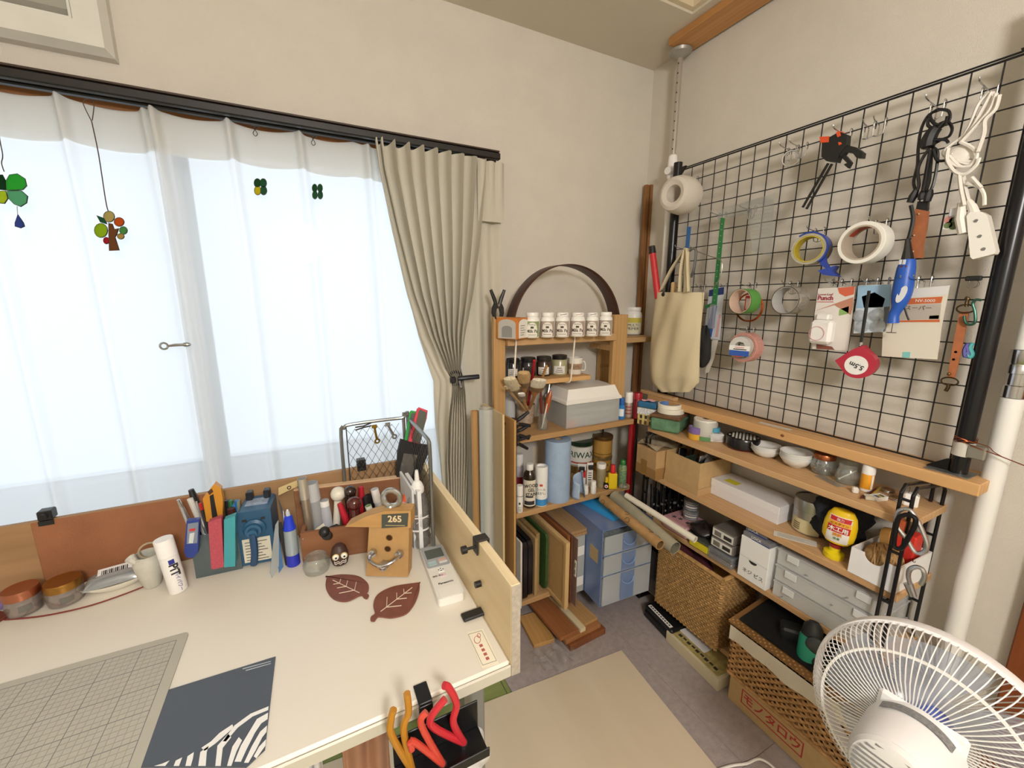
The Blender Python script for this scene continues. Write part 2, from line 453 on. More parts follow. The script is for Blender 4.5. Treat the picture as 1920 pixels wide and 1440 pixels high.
for i in range(5): obj('louvre', MB().at((-w/2,-.022,.10+i*.05), rx=.5).box((0,0,0),(w-.152,.004,.038)), mat('#a9a69b',.7), vc)

# ================================================================== CURTAINS AND RAIL
RY = -.085
rz_ = 1.822
rail = thing('curtain_rail', 'black double curtain rail running along the top of the window', 'curtain rail',(-.80,0, rz_))
blk = mat('#1b1918',.4)
for yy, r in ((-.105,.0),(-.068,.0)):
    obj('track', MB().bx(-2.05,.005, yy-.010, yy+.010,-.011,.011,.003), blk, rail)
obj('top_strip', MB().bx(-2.05,.0,-.118,-.056,.0115,.0165,.001), mat('#3a2a22',.5), rail)
for x in (-.02,-.7,-1.36,-2.0): obj('bracket', MB().bx(x-.012, x+.012,-.09,-.0345,.017,.024).bx(x-.012, x+.012,-.0345,-.0005,-.0,.024), blk, rail)
# --- sheer panels
def sheer(name, label, xa, xb, pleats, ya, seed, zt=1.806, zb=.10, grp=None):
    rnd = random.Random(seed); ph = [rnd.uniform(0,6.28) for _ in range(6)]
    nu = int((xb-xa)/.0035); nv = 44
    def fn(u, v):
        x = xa+(xb-xa)*u; z = zb+(zt-zb)*v
        top = max(0, min(1,(z-1.45)/.35))
        d = 0.
        for pl in pleats:
            q = (x-pl-.010*(1-top))/(.0085+.003*(1-top))
            d += math.exp(-q*q)*(.030-.008*(1-top))
        lo = math.sin(x*11+ph[0])*.009+math.sin(x*23+ph[1]+z*.7)*.005+math.sin(x*43+ph[2]+z*1.3)*.0022
        sag = 0.
        return (x, ya-d*.9+lo*(1-.7*top), z-(.012*abs(math.sin((x-pleats[0])*PI/(pleats[1]-pleats[0])))*top if len(pleats) > 1 else 0))
    t = thing(name, label, 'curtain',(0,0,0), group=grp)
    obj('cloth', MB().sheet(fn, nu, nv), fabric('#fbfcfd',.72,.30), t, ang=180)
    def fh(u, v):
        q = fn(u,1-.058*(1-v)); return (q[0], q[1]+.004, q[2])
    obj('heading_band', MB().sheet(fh, nu,6), fabric('#e9e7e0',.55,.12), t, ang=180)
    return t
px = lambda x, y=300: ony(x, y, RY).x
sheer('sheer_curtain', 'white sheer curtain panel behind the hanging glass tree ornament',-2.66, px(318),[px(-60), px(128), px(281)],-.062,3)
sheer('sheer_curtain', 'white sheer curtain panel beside the gathered beige curtain', px(292),-.835,[px(300), px(436), px(566), px(690), px(800)],-.078,5)
# metal hook clipped to the overlap of the sheers
hp = ony(333,648,-.104)
hk = thing('curtain_hook', 'small silver hook clipped to the sheer curtains where they meet', 'hook', tuple(hp))
sv = mat('#b8b9bb',.25,1.)
obj('hook_ring', MB().ring((-.030,0,.0),.0085,.0028,18,6), sv, hk)
obj('hook_stem', MB().tube([(-.021,0,0),(-.004,-.004,.002),(.016,-.003,.002)],[.003,.0045,.004],8).ball((.02,-.002,.002),.008,10,6,(1.4,.7,.8)), sv, hk)
# --- drape gathered at the right, tied with a clamp
dm = fabric('#cbc5b6',.12,0., weave=260)
rows = [(272,703,716,908),(330,712,724,905),(440,735,750,896),(550,760,778,883),(630,782,806,870),(690,803,832,863),(712,811,845,868),(735,811,845,871),(790,813,840,876),(860,822,838,877),(960,834,842,872),(1100,846,852,872)]
DY = -.135
keys = []
for (py, l, m_, r) in rows:
    z = ony((l+r)/2, py, DY).z
    keys.append((z, ony(l, py, DY).x, ony(m_, py, DY).x, ony(r, py, DY).x))
def lerp_key(z):
    if z >= keys[0][0]: return keys[0][1:]
    for a, c in zip(keys, keys[1:]):
        if z >= c[0]:
            t = (z-c[0])/(a[0]-c[0]); return tuple(c[i]+(a[i]-c[i])*t for i in (1,2,3))
    return keys[-1][1:]
zt, zb = 1.80,.42
ztie = ony(858,710, DY).z
folds = 9
def drape(u, v):
    z = zb+(zt-zb)*v
    l, m_, r = lerp_key(z)
    x = l+(m_-l)*(u/.16) if u < .16 else m_+(r-m_)*((u-.16)/.84)
    near = math.exp(-((z-ztie)/.10) ** 2)
    amp = .022*(1-.55*near)*(.35+.65*min(1, max(0,(u)/.12)))
    ph = u*folds*2*PI+.4*math.sin(z*5)
    s_ = math.sin(ph); y = DY-amp*(abs(s_) ** .7)*(1 if s_ > 0 else -1)
    top = max(0,(z-1.72)/.08)
    x += .006*math.cos(ph)*(1-near)
    zz = z+.006*top*math.sin(u*60)
    return (x, y-.012*near, zz)
dt = thing('beige_curtain', 'beige curtain gathered and clamped beside the window', 'curtain',(0,0,0))
obj('gathered_cloth', MB().sheet(drape,220,70), dm, dt, ang=180)
xl, xr = ony(862,420,-.105).x, ony(938,420,-.105).x
def flat(u, v):
    z = .40+(1.795-.40)*v
    x = xl+(xr-xl)*u
    return (x,-.103+.008*math.sin(u*9+1)+.004*math.sin(u*21+z*2)-.012*max(0,(z-1.7)/.1)*math.sin(u*26), z)
obj('flat_fall', MB().sheet(flat,40,30), dm, dt, ang=180)
def pinch(u, v):
    x = ony(893,300,-.118).x+u*.10; z = 1.60+.195*v
    return (x,-.122-.012*abs(math.sin(u*PI*3))*v-.004, z)
obj('outer_pleat', MB().sheet(pinch,30,10), dm, dt, ang=180)
# clamp holding the curtain
cp = ony(858,711, DY-.03)
cl = thing('curtain_clamp', 'small dark metal clamp pinching the beige curtain', 'clamp', tuple(cp), math.radians(-8))
dk = mat('#23252c',.3,.3)
obj('clamp_ring', MB().ring((-.004,.02,0),.024,.006,20,8).box((-.018,-.006,0),(.02,.018,.022),.003), dk, cl)
obj('clamp_handle', MB().tube([(.0,-.01,.004),(.03,-.014,.006),(.075,-.012,.007)],[.008,.009,.0085],10), dk, cl)
obj('clamp_screw', MB().cyl((.004,-.012,-.004),(.008,-.016,-.024),.005, n=10).ball((.009,-.016,-.026),.0065,10,6), mat('#8d8f95',.3,1.), cl)

# ================================================================== RACKS, GRID PANEL, POLES
PINE = wood('#d3ad80', '#bb9266', 'Y',12,10,.55,2.5)
PINEX = wood('#c6a174', '#ad875a', 'X',12,10,.55,2.5)
PINEZ = wood('#c09a68', '#a88252', 'Z',14,12,.55,2.5)
WIRE = mat('#17161a',.35,.2)
# --- right rack: wire end frames and four boards
BXF = -.205; BY0, BY1 = -1.165,-.305
rackB = thing('shelf_rack', 'low open shelf rack with pine boards and black wire ends under the grid', 'rack',(0,0,0))
BZ = [.808,.608,.408,.085]
for z in BZ: obj('shelf_board', MB().bx(BXF,-.012, BY0, BY1, z-.02, z,.0015), PINE, rackB)
def end_frame(y, parent, tp=0.):
    r = .0042
    for dy in (-.011,.011):
        b = MB(); yy = y+dy
        b.tube([(-.215, yy,.010),(-.215, yy,.875-tp),(-.20, yy,.892-tp),(-.045, yy,.868-tp),(-.028, yy,.85-tp),(-.028, yy,.010)], r,8)
        obj('frame_wire', b, WIRE, parent)
    for z in [q-.024 for q in BZ]+[.25,.52,.72]+([.86] if not tp else []):
        obj('cross_wire', MB().cyl((-.215, y-.012, z),(-.215, y+.012, z), r*.9, n=8).cyl((-.028, y-.012, z),(-.028, y+.012, z), r*.9, n=8), WIRE, parent)
    for z in [q-.0245 for q in BZ]:
        obj('shelf_support', MB().cyl((-.211, y, z),(-.032, y, z),.0035, n=8), WIRE, parent)
fr = obj('side_frame', MB().bx(-.219,-.024, BY0-.003, BY0+.021,.0075,.0105), WIRE, rackB); end_frame(BY0+.018-.0, fr)
fl2 = obj('side_frame', MB().bx(-.219,-.024, BY1-.03, BY1-.003,.0075,.0105), WIRE, rackB); end_frame(BY1-.018, fl2,.11)
# --- long pine plank on top carrying the grid panel
zp = .918
plank = obj('pine_plank', MB().bx(-.127,-.018,-1.238,-.215, zp-.03, zp,.002), wood('#dcb07c', '#c2935f', 'Y',10,12,.5,2.), label='long pine plank lying above the rack and carrying the black grid panel', cat='plank')
obj('knot', MB().at((-.1272,-.80, zp-.014), rx=0).ball((0,0,0),.006,12,6,(.1,1,.8)), mat('#7d4a28',.6), plank)
p = onz(1216,738, zp+.0)
obj('wood_offcut', MB().bx(-.126,-.099,-.36,-.17, zp+.0005, zp+.016,.002), PINE, label='short rough wood offcut lying on the end of the long plank', cat='wood piece')
# --- black wire grid panel between two posts
GX = -.08
gp = thing('grid_panel', 'black wire grid panel standing on the plank against the right wall', 'grid panel',(0,0,0))
gy = lambda c:-.319-.05*c
gz = lambda r: .93+.05*r
vm_ = MB().cyl((0,0, gz(0)),(0,0, gz(18)),.0016, n=6).mesh('grid_wire'); finish(vm_); vm_.materials.append(WIRE)
for c in range(0,17): obj('grid_wire', None, WIRE, gp, data=vm_, loc=(GX, gy(c),0))
hm_ = MB().cyl((0, gy(-1),0),(0, gy(17),0),.0016, n=6).mesh('grid_wire'); finish(hm_); hm_.materials.append(WIRE)
for r in range(1,18): obj('grid_wire', None, WIRE, gp, data=hm_, loc=(GX-.003,0, gz(r)))
b = MB(); r = .0026
b.tube([(GX, gy(-1), gz(0)),(GX, gy(-1), gz(18))], r,8); b.tube([(GX, gy(17), gz(0)),(GX, gy(17), gz(18))], r,8)
b.tube([(GX, gy(-1), gz(0)),(GX, gy(17), gz(0))], r,8); b.tube([(GX, gy(-1), gz(18)),(GX, gy(17), gz(18))], r,8)
b.tube([(GX, gy(-1), gz(18)+.006),(GX, gy(17), gz(18)+.006)],.0022,8)
obj('rim', b, WIRE, gp)
PB = mat('#141316',.28,.15)
for y, z1 in ((-.250,1.862),(-1.187,1.93)):
    obj('post', MB().cyl((GX-.002, y, zp+.001),(GX-.002, y, z1),.0165, n=24), PB, gp)
    s = -1 if y >-.5 else 1
    obj('corner_bracket', MB().prism([(0,0),(s*.03,0),(s*.028,-.006),(s*.006,-.03),(0,-.035)],.006, Matrix.Translation((GX-.004, y+s*.016, gz(18)+.010)) @ Matrix.Rotation(PI/2,4, 'Z')), PB, gp)
    obj('corner_bracket', MB().prism([(0,0),(s*.04,0),(s*.036,.005),(s*.008,.028),(0,.032)],.006, Matrix.Translation((GX-.004, y+s*.016, zp+.002)) @ Matrix.Rotation(PI/2,4, 'Z')), PB, gp)
obj('foot_plate', MB().bx(GX-.035, GX+.03,-1.214,-1.135, zp+.0005, zp+.003,.001), mat('#9a9c9a',.35,.8, noise=.3, nscale=60), gp)
# metal band and copper wire tying the post to the white pole
pb = onx(1806,840, GX)
bd = thing('post_band', 'clear band and metal clip around the black post at the plank', 'clip',(GX-.002,-1.187, pb.z))
obj('band', MB().lathe([(.0175,-.017),(.0185,-.017),(.0185,.017),(.0175,.017)], n=24), mat('#d8d4cc',.3,.2), bd)
obj('clip_tab', MB().box((-.014,-.026,0),(.012,.028,.03),.002), mat('#a8a49a',.35,.7), bd)
cw = MB()
zc = onx(1806,825, GX).z
for j in range(4):
    pts = [(GX-.002+.0195*math.cos(a),-1.187+.0195*math.sin(a), zc+.004*math.sin(a*2+j)+j*.002) for a in [k_*.5 for k_ in range(13)]]
    cw.tube(pts,.0009,5)
cw.tube(smooth_path([(GX-.02,-1.19, zc),(GX-.024,-1.215, zc-.006),(GX-.01,-1.245, zc-.016),(GX-.0,-1.29, zc-.03)]),.0012,5)
cw.tube(smooth_path([(GX-.02,-1.195, zc+.006),(GX-.03,-1.23, zc+.004),(GX-.026,-1.24, zc-.006),(GX-.012,-1.25, zc-.016)]),.0009,5)
obj('copper_wire', cw, mat('#b8694a',.3,1.), label='twisted copper wire tying the black post to the white pole', cat='wire')
# --- white tension poles, floor to ceiling
WP = mat('#e9e7e4',.3)
lp = thing('tension_pole', 'white tension pole in the corner with perforated upper tube', 'pole',(-.055,-.195,0))
obj('lower_tube', MB().cyl((0,0,.008),(0,0,1.86),.016, n=20), WP, lp)
b = MB().cyl((0,0,1.861),(0,0,2.262),.0105, n=16); up = obj('upper_tube', b, mat('#b9b2a8',.3,.5), lp)
for i in range(10): obj('hole', MB().cyl((-.0108,-.004,1.93+i*.034),(-.0104,-.004,1.93+i*.034),.003, n=8), mat('#2c2620',.8), up)
obj('joint_collar', MB().lathe([(.0175,1.82),(.0185,1.825),(.0185,1.885),(.0165,1.905),(.0125,1.91)], n=20), mat('#f1efec',.35), lp)
obj('joint_knob', MB().cyl((-.016,-.004,1.845),(-.034,-.008,1.845),.015,.014,16), mat('#e6e4e0',.35), lp)
obj('ceiling_plate', MB().lathe([(.011,2.255),(.022,2.262),(.04,2.272),(.043,2.282),(.0,2.282)], n=24), mat('#a09c94',.4,.4), lp)
obj('foot', MB().lathe([(.03,.0075),(.03,.02),(.018,.035),(.0165,.06)], n=20), mat('#d8d6d2',.5), lp)
rp = thing('tension_pole', 'thick white tension pole with metal joints beside the black post', 'pole',(-.052,-1.237,0))
obj('lower_tube', MB().cyl((0,0,.008),(0,0, onx(1893,745,-.052).z),.02, n=20), WP, rp)
z1, z2 = onx(1893,745,-.052).z, onx(1905,655,-.052).z
obj('metal_joint', MB().lathe([(.0195, z1+.001),(.0195, z1+.028),(.017, z1+.03),(.017, z1+.055),(.0195, z1+.056),(.0195, z1+.075),(.0185, z1+.077),(.0195, z1+.08),(.0195, z2)], n=20), mat('#c6c6c8',.18,1.), rp)
obj('upper_tube', MB().cyl((0,0, z2+.001),(0,0,2.288),.0165, n=20), WP, rp)
# board on the ceiling that the poles press against
obj('ceiling_board', MB().bx(-.122,-.012,-1.6,-.195,2.284, H-.0005,.002), wood('#c8935e', '#b07c48', 'Y',10,12,.5), label='long brown board on the ceiling above the tension poles', cat='board')
# rusty ring hanging near the left pole
q = onx(1250,345,-.075)
obj('brass_ring', MB().ring((0,0,0),.0075,.0022,18,6), mat('#8a6038',.4,.9), loc=tuple(q), rz=math.radians(40), label='tiny brass ring screwed into the white corner pole', cat='ring')
# wooden sticks in the corner
for px0, px1, nm, yy, xx in ((1208,1217, 'thin dark wooden stick standing in the room corner beside a wider one',-.028, None),(1217,1229, 'wide dark wooden stick standing in the room corner beside the white pole',-.032, None)):
    t_ = ony((px0+px1)/2,347, yy); w_ = (px1-px0)*mpp(t_)*.98
    obj('wooden_stick', MB().bx(-w_/2, w_/2,-.008,.008,.0, t_.z-.008,.001), wood('#94683f', '#7a5230', 'Z',14,12,.6), loc=(t_.x, yy,.008), label=nm, cat='stick')
# --- left rack on the back wall: wire ends, three boards
AYF = -.24; AX0, AX1 = -.80,-.222
rackA = thing('shelf_rack', 'small shelf rack with black wire ends beneath the wooden jar frame', 'rack',(0,0,0))
AZ = [.825,.520,.122]
for z in AZ: obj('shelf_board', MB().bx(AX0, AX1, AYF,-.012, z-.022, z,.0015), PINEX, rackA)
def end_frame_a(x, parent):
    for dx in (-.011,.011):
        obj('frame_wire', MB().tube([(x+dx, AYF-.012,.009),(x+dx, AYF-.012,.80),(x+dx, AYF+.004,.832),(x+dx,-.10,.862),(x+dx,-.03,.862),(x+dx,-.025,.009)],.0042,8), WIRE, parent)
    for z in [q_-.026 for q_ in AZ]+[.3,.66,.76]:
        obj('cross_wire', MB().cyl((x-.012, AYF-.012, z),(x+.012, AYF-.012, z),.0038, n=8), WIRE, parent)
        obj('shelf_support', MB().cyl((x, AYF-.009, z),(x,-.028, z),.0034, n=8), WIRE, parent)
e = obj('side_frame', MB().bx(AX0-.028, AX0-.004, AYF-.016,-.02,.0072,.0088), WIRE, rackA); end_frame_a(AX0-.016, e)
e = obj('side_frame', MB().bx(AX1+.004, AX1+.014, AYF-.016,-.02,.0072,.0088), WIRE, rackA)
obj('frame_wire', MB().tube([(AX1+.009, AYF-.012,.009),(AX1+.009, AYF-.012,.815),(AX1+.009,-.03,.815),(AX1+.009,-.025,.009)],.0042,8), WIRE, e)
# --- wooden jar frame above it
UY = -.205
u1 = ony(960,634, UY-.02).z
jf = thing('jar_frame', 'pine frame with two uprights carrying the row of paint jars', 'frame',(0,0,0))
xa0, xa1 = ony(926,650, UY).x, ony(947.5,650, UY).x
xb0, xb1 = ony(1150,640, UY).x, ony(1175.5,640, UY).x
zt1 = ony(937,594, UY).z
obj('upright', MB().bx(xa0, xa1, UY, UY+.02,.8265, zt1,.001), PINEZ, jf)
obj('upright', MB().bx(xb0, xb1, UY, UY+.02,.8265, ony(1160,590, UY).z,.001), PINEZ, jf)
obj('top_board', MB().bx(xa1+.0005, xb0-.0005, UY-.02,-.05, u1-.028, u1,.0015), PINEX, jf)
rx0, rx1 = ony(1123,690,-.03).x, ony(1147,690,-.03).x
obj('rear_upright', MB().bx(rx0, rx1,-.03,-.012,.8265, u1-.029,.001), PINEZ, jf)
for zz in (.98,1.08): obj('rear_block', MB().bx(rx0+.0, rx1,-.037,-.0305, zz-.045, zz+.045,.001), PINEZ, jf)
ux = ony(1190,632,-.13)
obj('end_board', MB().bx(xb1+.002, ony(1217,634,-.1).x,-.15,-.05, ux.z-.022, ux.z,.001), PINEX, jf)
obj('end_cleat', MB().bx(xb0, xb1, UY+.0205,-.05, ux.z-.045, ux.z-.0225), PINEX, jf)
u2p = ony(1060,706, UY+.02)
hs = thing('hanging_shelf', 'little wooden shelf hung from white cords below the paint jars', 'shelf',(0,0,0))
hx1 = ony(1102,704, UY+.02).x
obj('shelf_board', MB().bx(xa1+.006, hx1, UY-.0,-.09, u2p.z-.018, u2p.z,.001), wood('#d6ab76', '#c0935f', 'X',12,10), hs)
for pxx in (967,1077):
    q = ony(pxx,632, UY-.023)
    obj('cord', MB().tube(smooth_path([(q.x,-.12, u1+.003),(q.x, UY-.016, u1+.004),(q.x, UY-.0245, u1-.006),(q.x, UY-.0245, u1-.03),(q.x, UY-.012, u2p.z+.03),(q.x, UY-.005, u2p.z-.012),(q.x-.005, UY+.01, u2p.z-.022),(q.x-.01, UY+.06, u2p.z-.022)],6),.0032,6), mat('#e8e2d2',.9), hs)

# ================================================================== FAN
fc = V(-.489,-1.324,.55); fn_ = V(.988,.086,-.127).normalized()
FR = .18
yaw = math.atan2(fn_.y, fn_.x); pit = math.asin(fn_.z)
fan = thing('electric_fan', 'white electric fan seen from behind, facing the right wall', 'fan',(fc.x-.11, fc.y-.01,.0112))
# head local frame: +x = blowing direction
HM = Matrix.Translation(Vector((.11,.01, fc.z-.0112))) @ Matrix.Rotation(yaw,4, 'Z') @ Matrix.Rotation(-pit,4, 'Y')
WF = mat('#f0eff0',.35)
rot90 = Matrix.Rotation(PI/2,4, 'Y')          # lathe z -> local x
def hmb(): return MB().mtx(HM)
def xl_(prof, n=40):
    b_ = MB(); b_.mtx(HM @ rot90); b_.lathe(prof, n=n); return b_
obj('rim_band', xl_([(FR-.006,-.014),(FR,-.012),(FR+.002,0),(FR,.012),(FR-.006,.014),(FR-.008,0),(FR-.006,-.014)],72), WF, fan)
wm = mat('#f3f1ee',.4)
n_w = 96
# rear cage
rg = obj('rear_guard', xl_([(.141,-.070),(.1455,-.070),(.1455,-.066),(.141,-.066),(.141,-.070)],72), wm, fan)
def radial(t, prof):
    return [HM @ Vector((x, r*math.cos(t+tw), r*math.sin(t+tw))) for r, x, tw in prof]
pr = [(.045,-.074,.0),(.07,-.0745,.12),(.10,-.078,.16),(.143,-.070,.20),(.165,-.05,.21),(.174,-.028,.21),(.177,-.008,.21)]
w0 = MB()
for i in range(n_w): w0.tube(smooth_path(radial(2*PI*i/n_w, pr),2),.00115,4, cap=False)
g_ = obj('guard_wires', w0, wm, rg); g_['kind'] = 'stuff'
# front cage
pf = [(.03,.062,0),(.08,.060,0.02),(.13,.052,.04),(.160,.038,.05),(.174,.02,.05),(.177,.008,.05)]
fg = obj('front_guard', xl_([(.0,.064),(.032,.064),(.034,.060),(.0,.058)],32), WF, fan)
w1 = MB()
for i in range(n_w): w1.tube(smooth_path(radial(2*PI*i/n_w, pf),2),.0011,4, cap=False)
g_ = obj('guard_wires', w1, wm, fg); g_['kind'] = 'stuff'
# blades and hub
bl = obj('hub', xl_([(.0,.028),(.026,.024),(.034,.012),(.034,-.03),(.0,-.03)],28), mat('#5b74c8',.3, alpha=1.), fan)
bm = clear('#c9d2e4',.35,.12,.2)
for k in range(5):
    def blade(u, v, k=k):
        r = .033+.120*v; a = 2*PI*k/5+(u-.5)*(.75+.35*math.sin(v*2.6))+v*.25
        x = (u-.5)*(.036-.006*v)
        return HM @ Vector((-.004+x, r*math.cos(a), r*math.sin(a)))
    obj('blade', MB().sheet(blade,8,8), bm, fan, ang=180)
# motor housing (tapered rounded drum) with back ribs
def sq(r, x, e=1.): return (r, x)
mh = MB(); mh.mtx(HM @ rot90)
mh.lathe([(.060,-.076),(.066,-.080),(.067,-.095),(.064,-.15),(.061,-.185),(.057,-.200)], n=48, close=False)
mo = obj('motor_housing', mh, WF, fan)
obj('mount_plate', hmb().box((-.079,0,.004),(.012,.118,.118),.010), WF, mo)
obj('housing_end', xl_([(.0570,-.2002),(.052,-.209),(.040,-.213),(.0,-.214)],40), mat('#e6e4e2',.4), mo)
for i in range(-5,6):
    hh = math.sqrt(max(0,.048 ** 2-(i*.0084) ** 2))
    obj('vent_slot', hmb().box((-.2138+.004*(abs(i)/5) ** 2,0, i*.0084),(.003,2*hh,.003)), mat('#8c8a8a',.6), mo)
def lab(u, v):
    a = PI/2+(.5-u)*1.5; r = .0695; x = -.100-.020*v
    r -= (.003/.055)*(-x-.095)
    return HM @ Vector((x, r*math.cos(a), r*math.sin(a)))
obj('rating_label', MB().sheet(lab,16,2), mat('#7f7f80',.4, noise=.3, nscale=220), mo)
# neck, stand and base
obj('neck', MB().tube([HM @ Vector((-.14,0,-.05)), HM @ Vector((-.13,0,-.10)), Vector((.0,.0, fc.z-.16))],[.028,.03,.024],16), WF, fan)
obj('pole', MB().cyl((0,0,.05),(0,0, fc.z-.15),.012, n=16).cyl((0,0,.02),(0,0,.30),.017, n=16), WF, fan)
obj('base', MB().lathe([(.17,0),(.175,.008),(.165,.022),(.08,.04),(.03,.05),(.02,.06)], n=48), WF, fan)
# fan cord snaking over the floor
pts = [onz(1430,1425,.014), onz(1400,1432,.014), onz(1372,1436,.014), onz(1340,1446,.014)]
q = [Vector((fan.location.x+.19, fan.location.y+.02,.014)), onz(1480,1470,.014)]+pts
cd = obj('power_cord', MB().tube(smooth_path(q,6),.0035,6), mat('#ece9e2',.5), label='white power cord of the fan lying on the floor', cat='cord')

# ================================================================== DESK
DZ = .70
dfr = onz(957,1240, DZ)                       # front right corner of the top
DX1, DYF = dfr.x, dfr.y
DYB = onz(165,1090, DZ).y
DX0 = DX1-1.25
desk = thing('desk', 'cream topped work desk in front of the window', 'desk',(0,0,0))
top = mat('#e4ded2',.38, noise=.02, nscale=5)
obj('desk_top', MB().bx(DX0, DX1, DYF, DYB, DZ-.028, DZ,.004), top, desk)
obj('edge_band', MB().bx(DX0, DX1+.0, DYF-.006, DYF-.0005, DZ-.027, DZ-.003,.0025), mat('#c9c4b6',.4), desk)
lm = mat('#8f9092',.35,.5)
for x in (DX1-.06, DX0+.06):
    for y in (DYF+.05, DYB-.05):
        obj('leg', MB().bx(x-.022, x+.022, y-.022, y+.022,.0075, DZ-.029,.004), lm, desk)
    obj('side_rail', MB().bx(x-.012, x+.012, DYF+.0725, DYB-.0725, DZ-.075, DZ-.029,.002), lm, desk)
obj('frame_rail', MB().bx(DX0+.083, DX1-.083, DYB-.062, DYB-.038, DZ-.075, DZ-.029,.002), lm, desk)
# back board: plain wood with a brown leather covering
zbb = ony(165,962, DYB).z
bb_l = DX0; bb_r = min(ony(838,862, DYB).x, DX1-.0005)
bbw = wood('#a98660', '#8a6a48', 'X',16,10,.55)
bb = thing('back_board', 'low wooden board standing along the back edge of the desk', 'board',(0,0,0))
obj('board', MB().bx(bb_l, bb_r, DYB-.0, DYB+.012, DZ-.02, zbb,.001), bbw, bb)
lx0, lx1 = ony(63,1000, DYB).x, ony(640,930, DYB).x
obj('leather_cover', MB().bx(lx0, ony(415,935, DYB-.003).x, DYB-.0035, DYB-.0005, DZ+.001, zbb-.001,.0008), mat('#94603f',.6, noise=.10, nscale=14, bump=.3, bscale=300), bb)
for (pxx, pyy) in ((83,965),(678,872)):
    q = ony(pxx, pyy, DYB-.004)
    c_ = thing('board_clip',['black screw clip on the bare end of the back board', 'black screw clip on the back board behind the wire mesh stand'][pxx > 300], 'clip',(q.x, DYB+.006, zbb))
    obj('clip_body', MB().bx(-.012,.012,-.0115,.0115,.0005,.022,.002).bx(-.012,.012,-.0115,-.0075,-.010,.0005), mat('#1d1c1c',.4), c_)
    obj('screw', MB().cyl((0,-.012,.012),(0,-.020,.012),.0065, n=14), mat('#2a2a2c',.35,.4), c_)
# right side board, pale hinoki
sbt = .018
zf = onx(957,1098, DX1).z
yb_ = DYB-.0
sb = thing('side_board', 'pale wooden board fixed upright along the right edge of the desk', 'board',(0,0,0))
zb2 = onx(838,932, DX1).z
b = MB(); ol = [(DYF+.0, DZ-.004),(yb_, DZ-.004),(yb_, zf),(DYF, zf)]
obj('board', MB().bx(DX1+.0005, DX1+.0005+sbt, DYF-.002, DYB+.012, DZ-.03, zf,.001), wood('#ecd9b2', '#d8bf92', 'Y',12,10,.5,2.), sb)
obj('end_grain', MB().bx(DX1+.001, DX1+sbt, DYF-.0032, DYF-.0024, DZ-.029, zf-.001), mat('#b1a699',.8, noise=.15, nscale=120), sb)
q = onx(900,1094, DX1-.001)
obj('screw_knob', MB().cyl((DX1, q.y, q.z),(DX1-.012, q.y, q.z),.0065, n=14), mat('#1b1a1a',.4), sb)
q = onz(890,1154, DZ)
obj('bracket', MB().at((DX1-.02, q.y, DZ+.004)).box((0,0,0),(.045,.022,.007),.002), mat('#1f1e1e',.45), sb)
q = onx(904,1002, DX1+.012)
k_ = thing('board_clip', 'black screw clip gripping the top of the pale side board', 'clip',(DX1+.0095, q.y, zf))
obj('clip_plate', MB().bx(-.014,-.011,-.012,.012,-.028,.004,.001).bx(.011,.014,-.012,.012,-.028,.004,.001).bx(-.014,.014,-.012,.012,.0005,.0042,.001), mat('#2a2827',.4), k_)
obj('screw', MB().cyl((-.014,0,-.014),(-.032,0,-.014),.003, n=10).cyl((-.032,0,-.014),(-.042,0,-.014),.008, n=16), mat('#1b1a1a',.4), k_)

# ================================================================== BUILDERS FOR SMALL THINGS
def ztop(px_, py_, c):
    d = Vector((c.x-CAM.x, c.y-CAM.y,0)); L = d.length; d /= L
    r = ray(px_, py_); t = L/(r.x*d.x+r.y*d.y)
    return CAM.z+r.z*t
def cbase(px_, py_, z, r):
    p = onz(px_, py_, z); d = Vector((p.x-CAM.x, p.y-CAM.y,0)).normalized()
    return p+d*r
def round_fit(pl, pr, pb, pt, z, foot=1., topf=.7):
    """centre, radius and height of an upright round thing from its outline in the photo"""
    c = onz((pl+pr)/2, pb, z); r = (pr-pl)/2*mpp(c)
    c = cbase((pl+pr)/2, pb, z, r*foot); r = (pr-pl)/2*mpp(c)
    c = cbase((pl+pr)/2, pb, z, r*foot)
    zt = ztop((pl+pr)/2, pt, c)
    return c, r, zt-r*topf*(CAM.z-zt)/math.hypot(c.x-CAM.x, c.y-CAM.y)-z
def band(r, z0, z1, half=1.0, n=14, off=1.012):
    return MB().lathe([(r*off, z0),(r*off, z1)], n=n, a0=-PI/2-half, a1=-PI/2+half, close=False)
def pot(name, label, cat, fit, z, parts, group=None, tilt=0., n=24, turn=0., foot=1.):
    """parts: (part name, [(radius fraction, height fraction)...], material) turned about the upright axis"""
    c, r, h = round_fit(*fit, z, foot)
    t = thing(name, label, cat,(c.x, c.y, z+.0006), face_cam(c)+turn, group, rx=tilt)
    t['_r'] = r; t['_h'] = h
    for pn, prof, m in parts:
        obj(pn, MB().lathe([(a*r, b_*h) for a, b_ in prof], n=n), m, t)
    return t, r, h
def unkey(t):
    for k in ('_r', '_h'):
        if k in t: del t[k]
def corner_box(A, B, C, z, top):
    """frame of an upright box from three floor corners (left, nearest, right) and the pixel above the nearest one"""
    a, b_, c = onz(*A, z), onz(*B, z), onz(*C, z)
    v = (c-b_); lx = v.length; rz = math.atan2(v.y, v.x)
    u = Vector((-math.sin(rz), math.cos(rz),0)); ly = (a-b_).dot(u)
    return b_, rz, lx, abs(ly), ztop(*top, b_)-z
def loc2(t, x, y, z): return t.matrix_world @ Vector((x, y, z))
WHITE = mat('#efeeea',.4); BLACK = mat('#1a1919',.45); INK = mat('#2b2927',.7); CHROME = mat('#c4c5c8',.18,1.)
CARD = mat('#c2a274',.8, noise=.06, nscale=40); PAPER = mat('#f1efe8',.8)
GLASS = clear('#f6fbf9',.07,.03,.35)
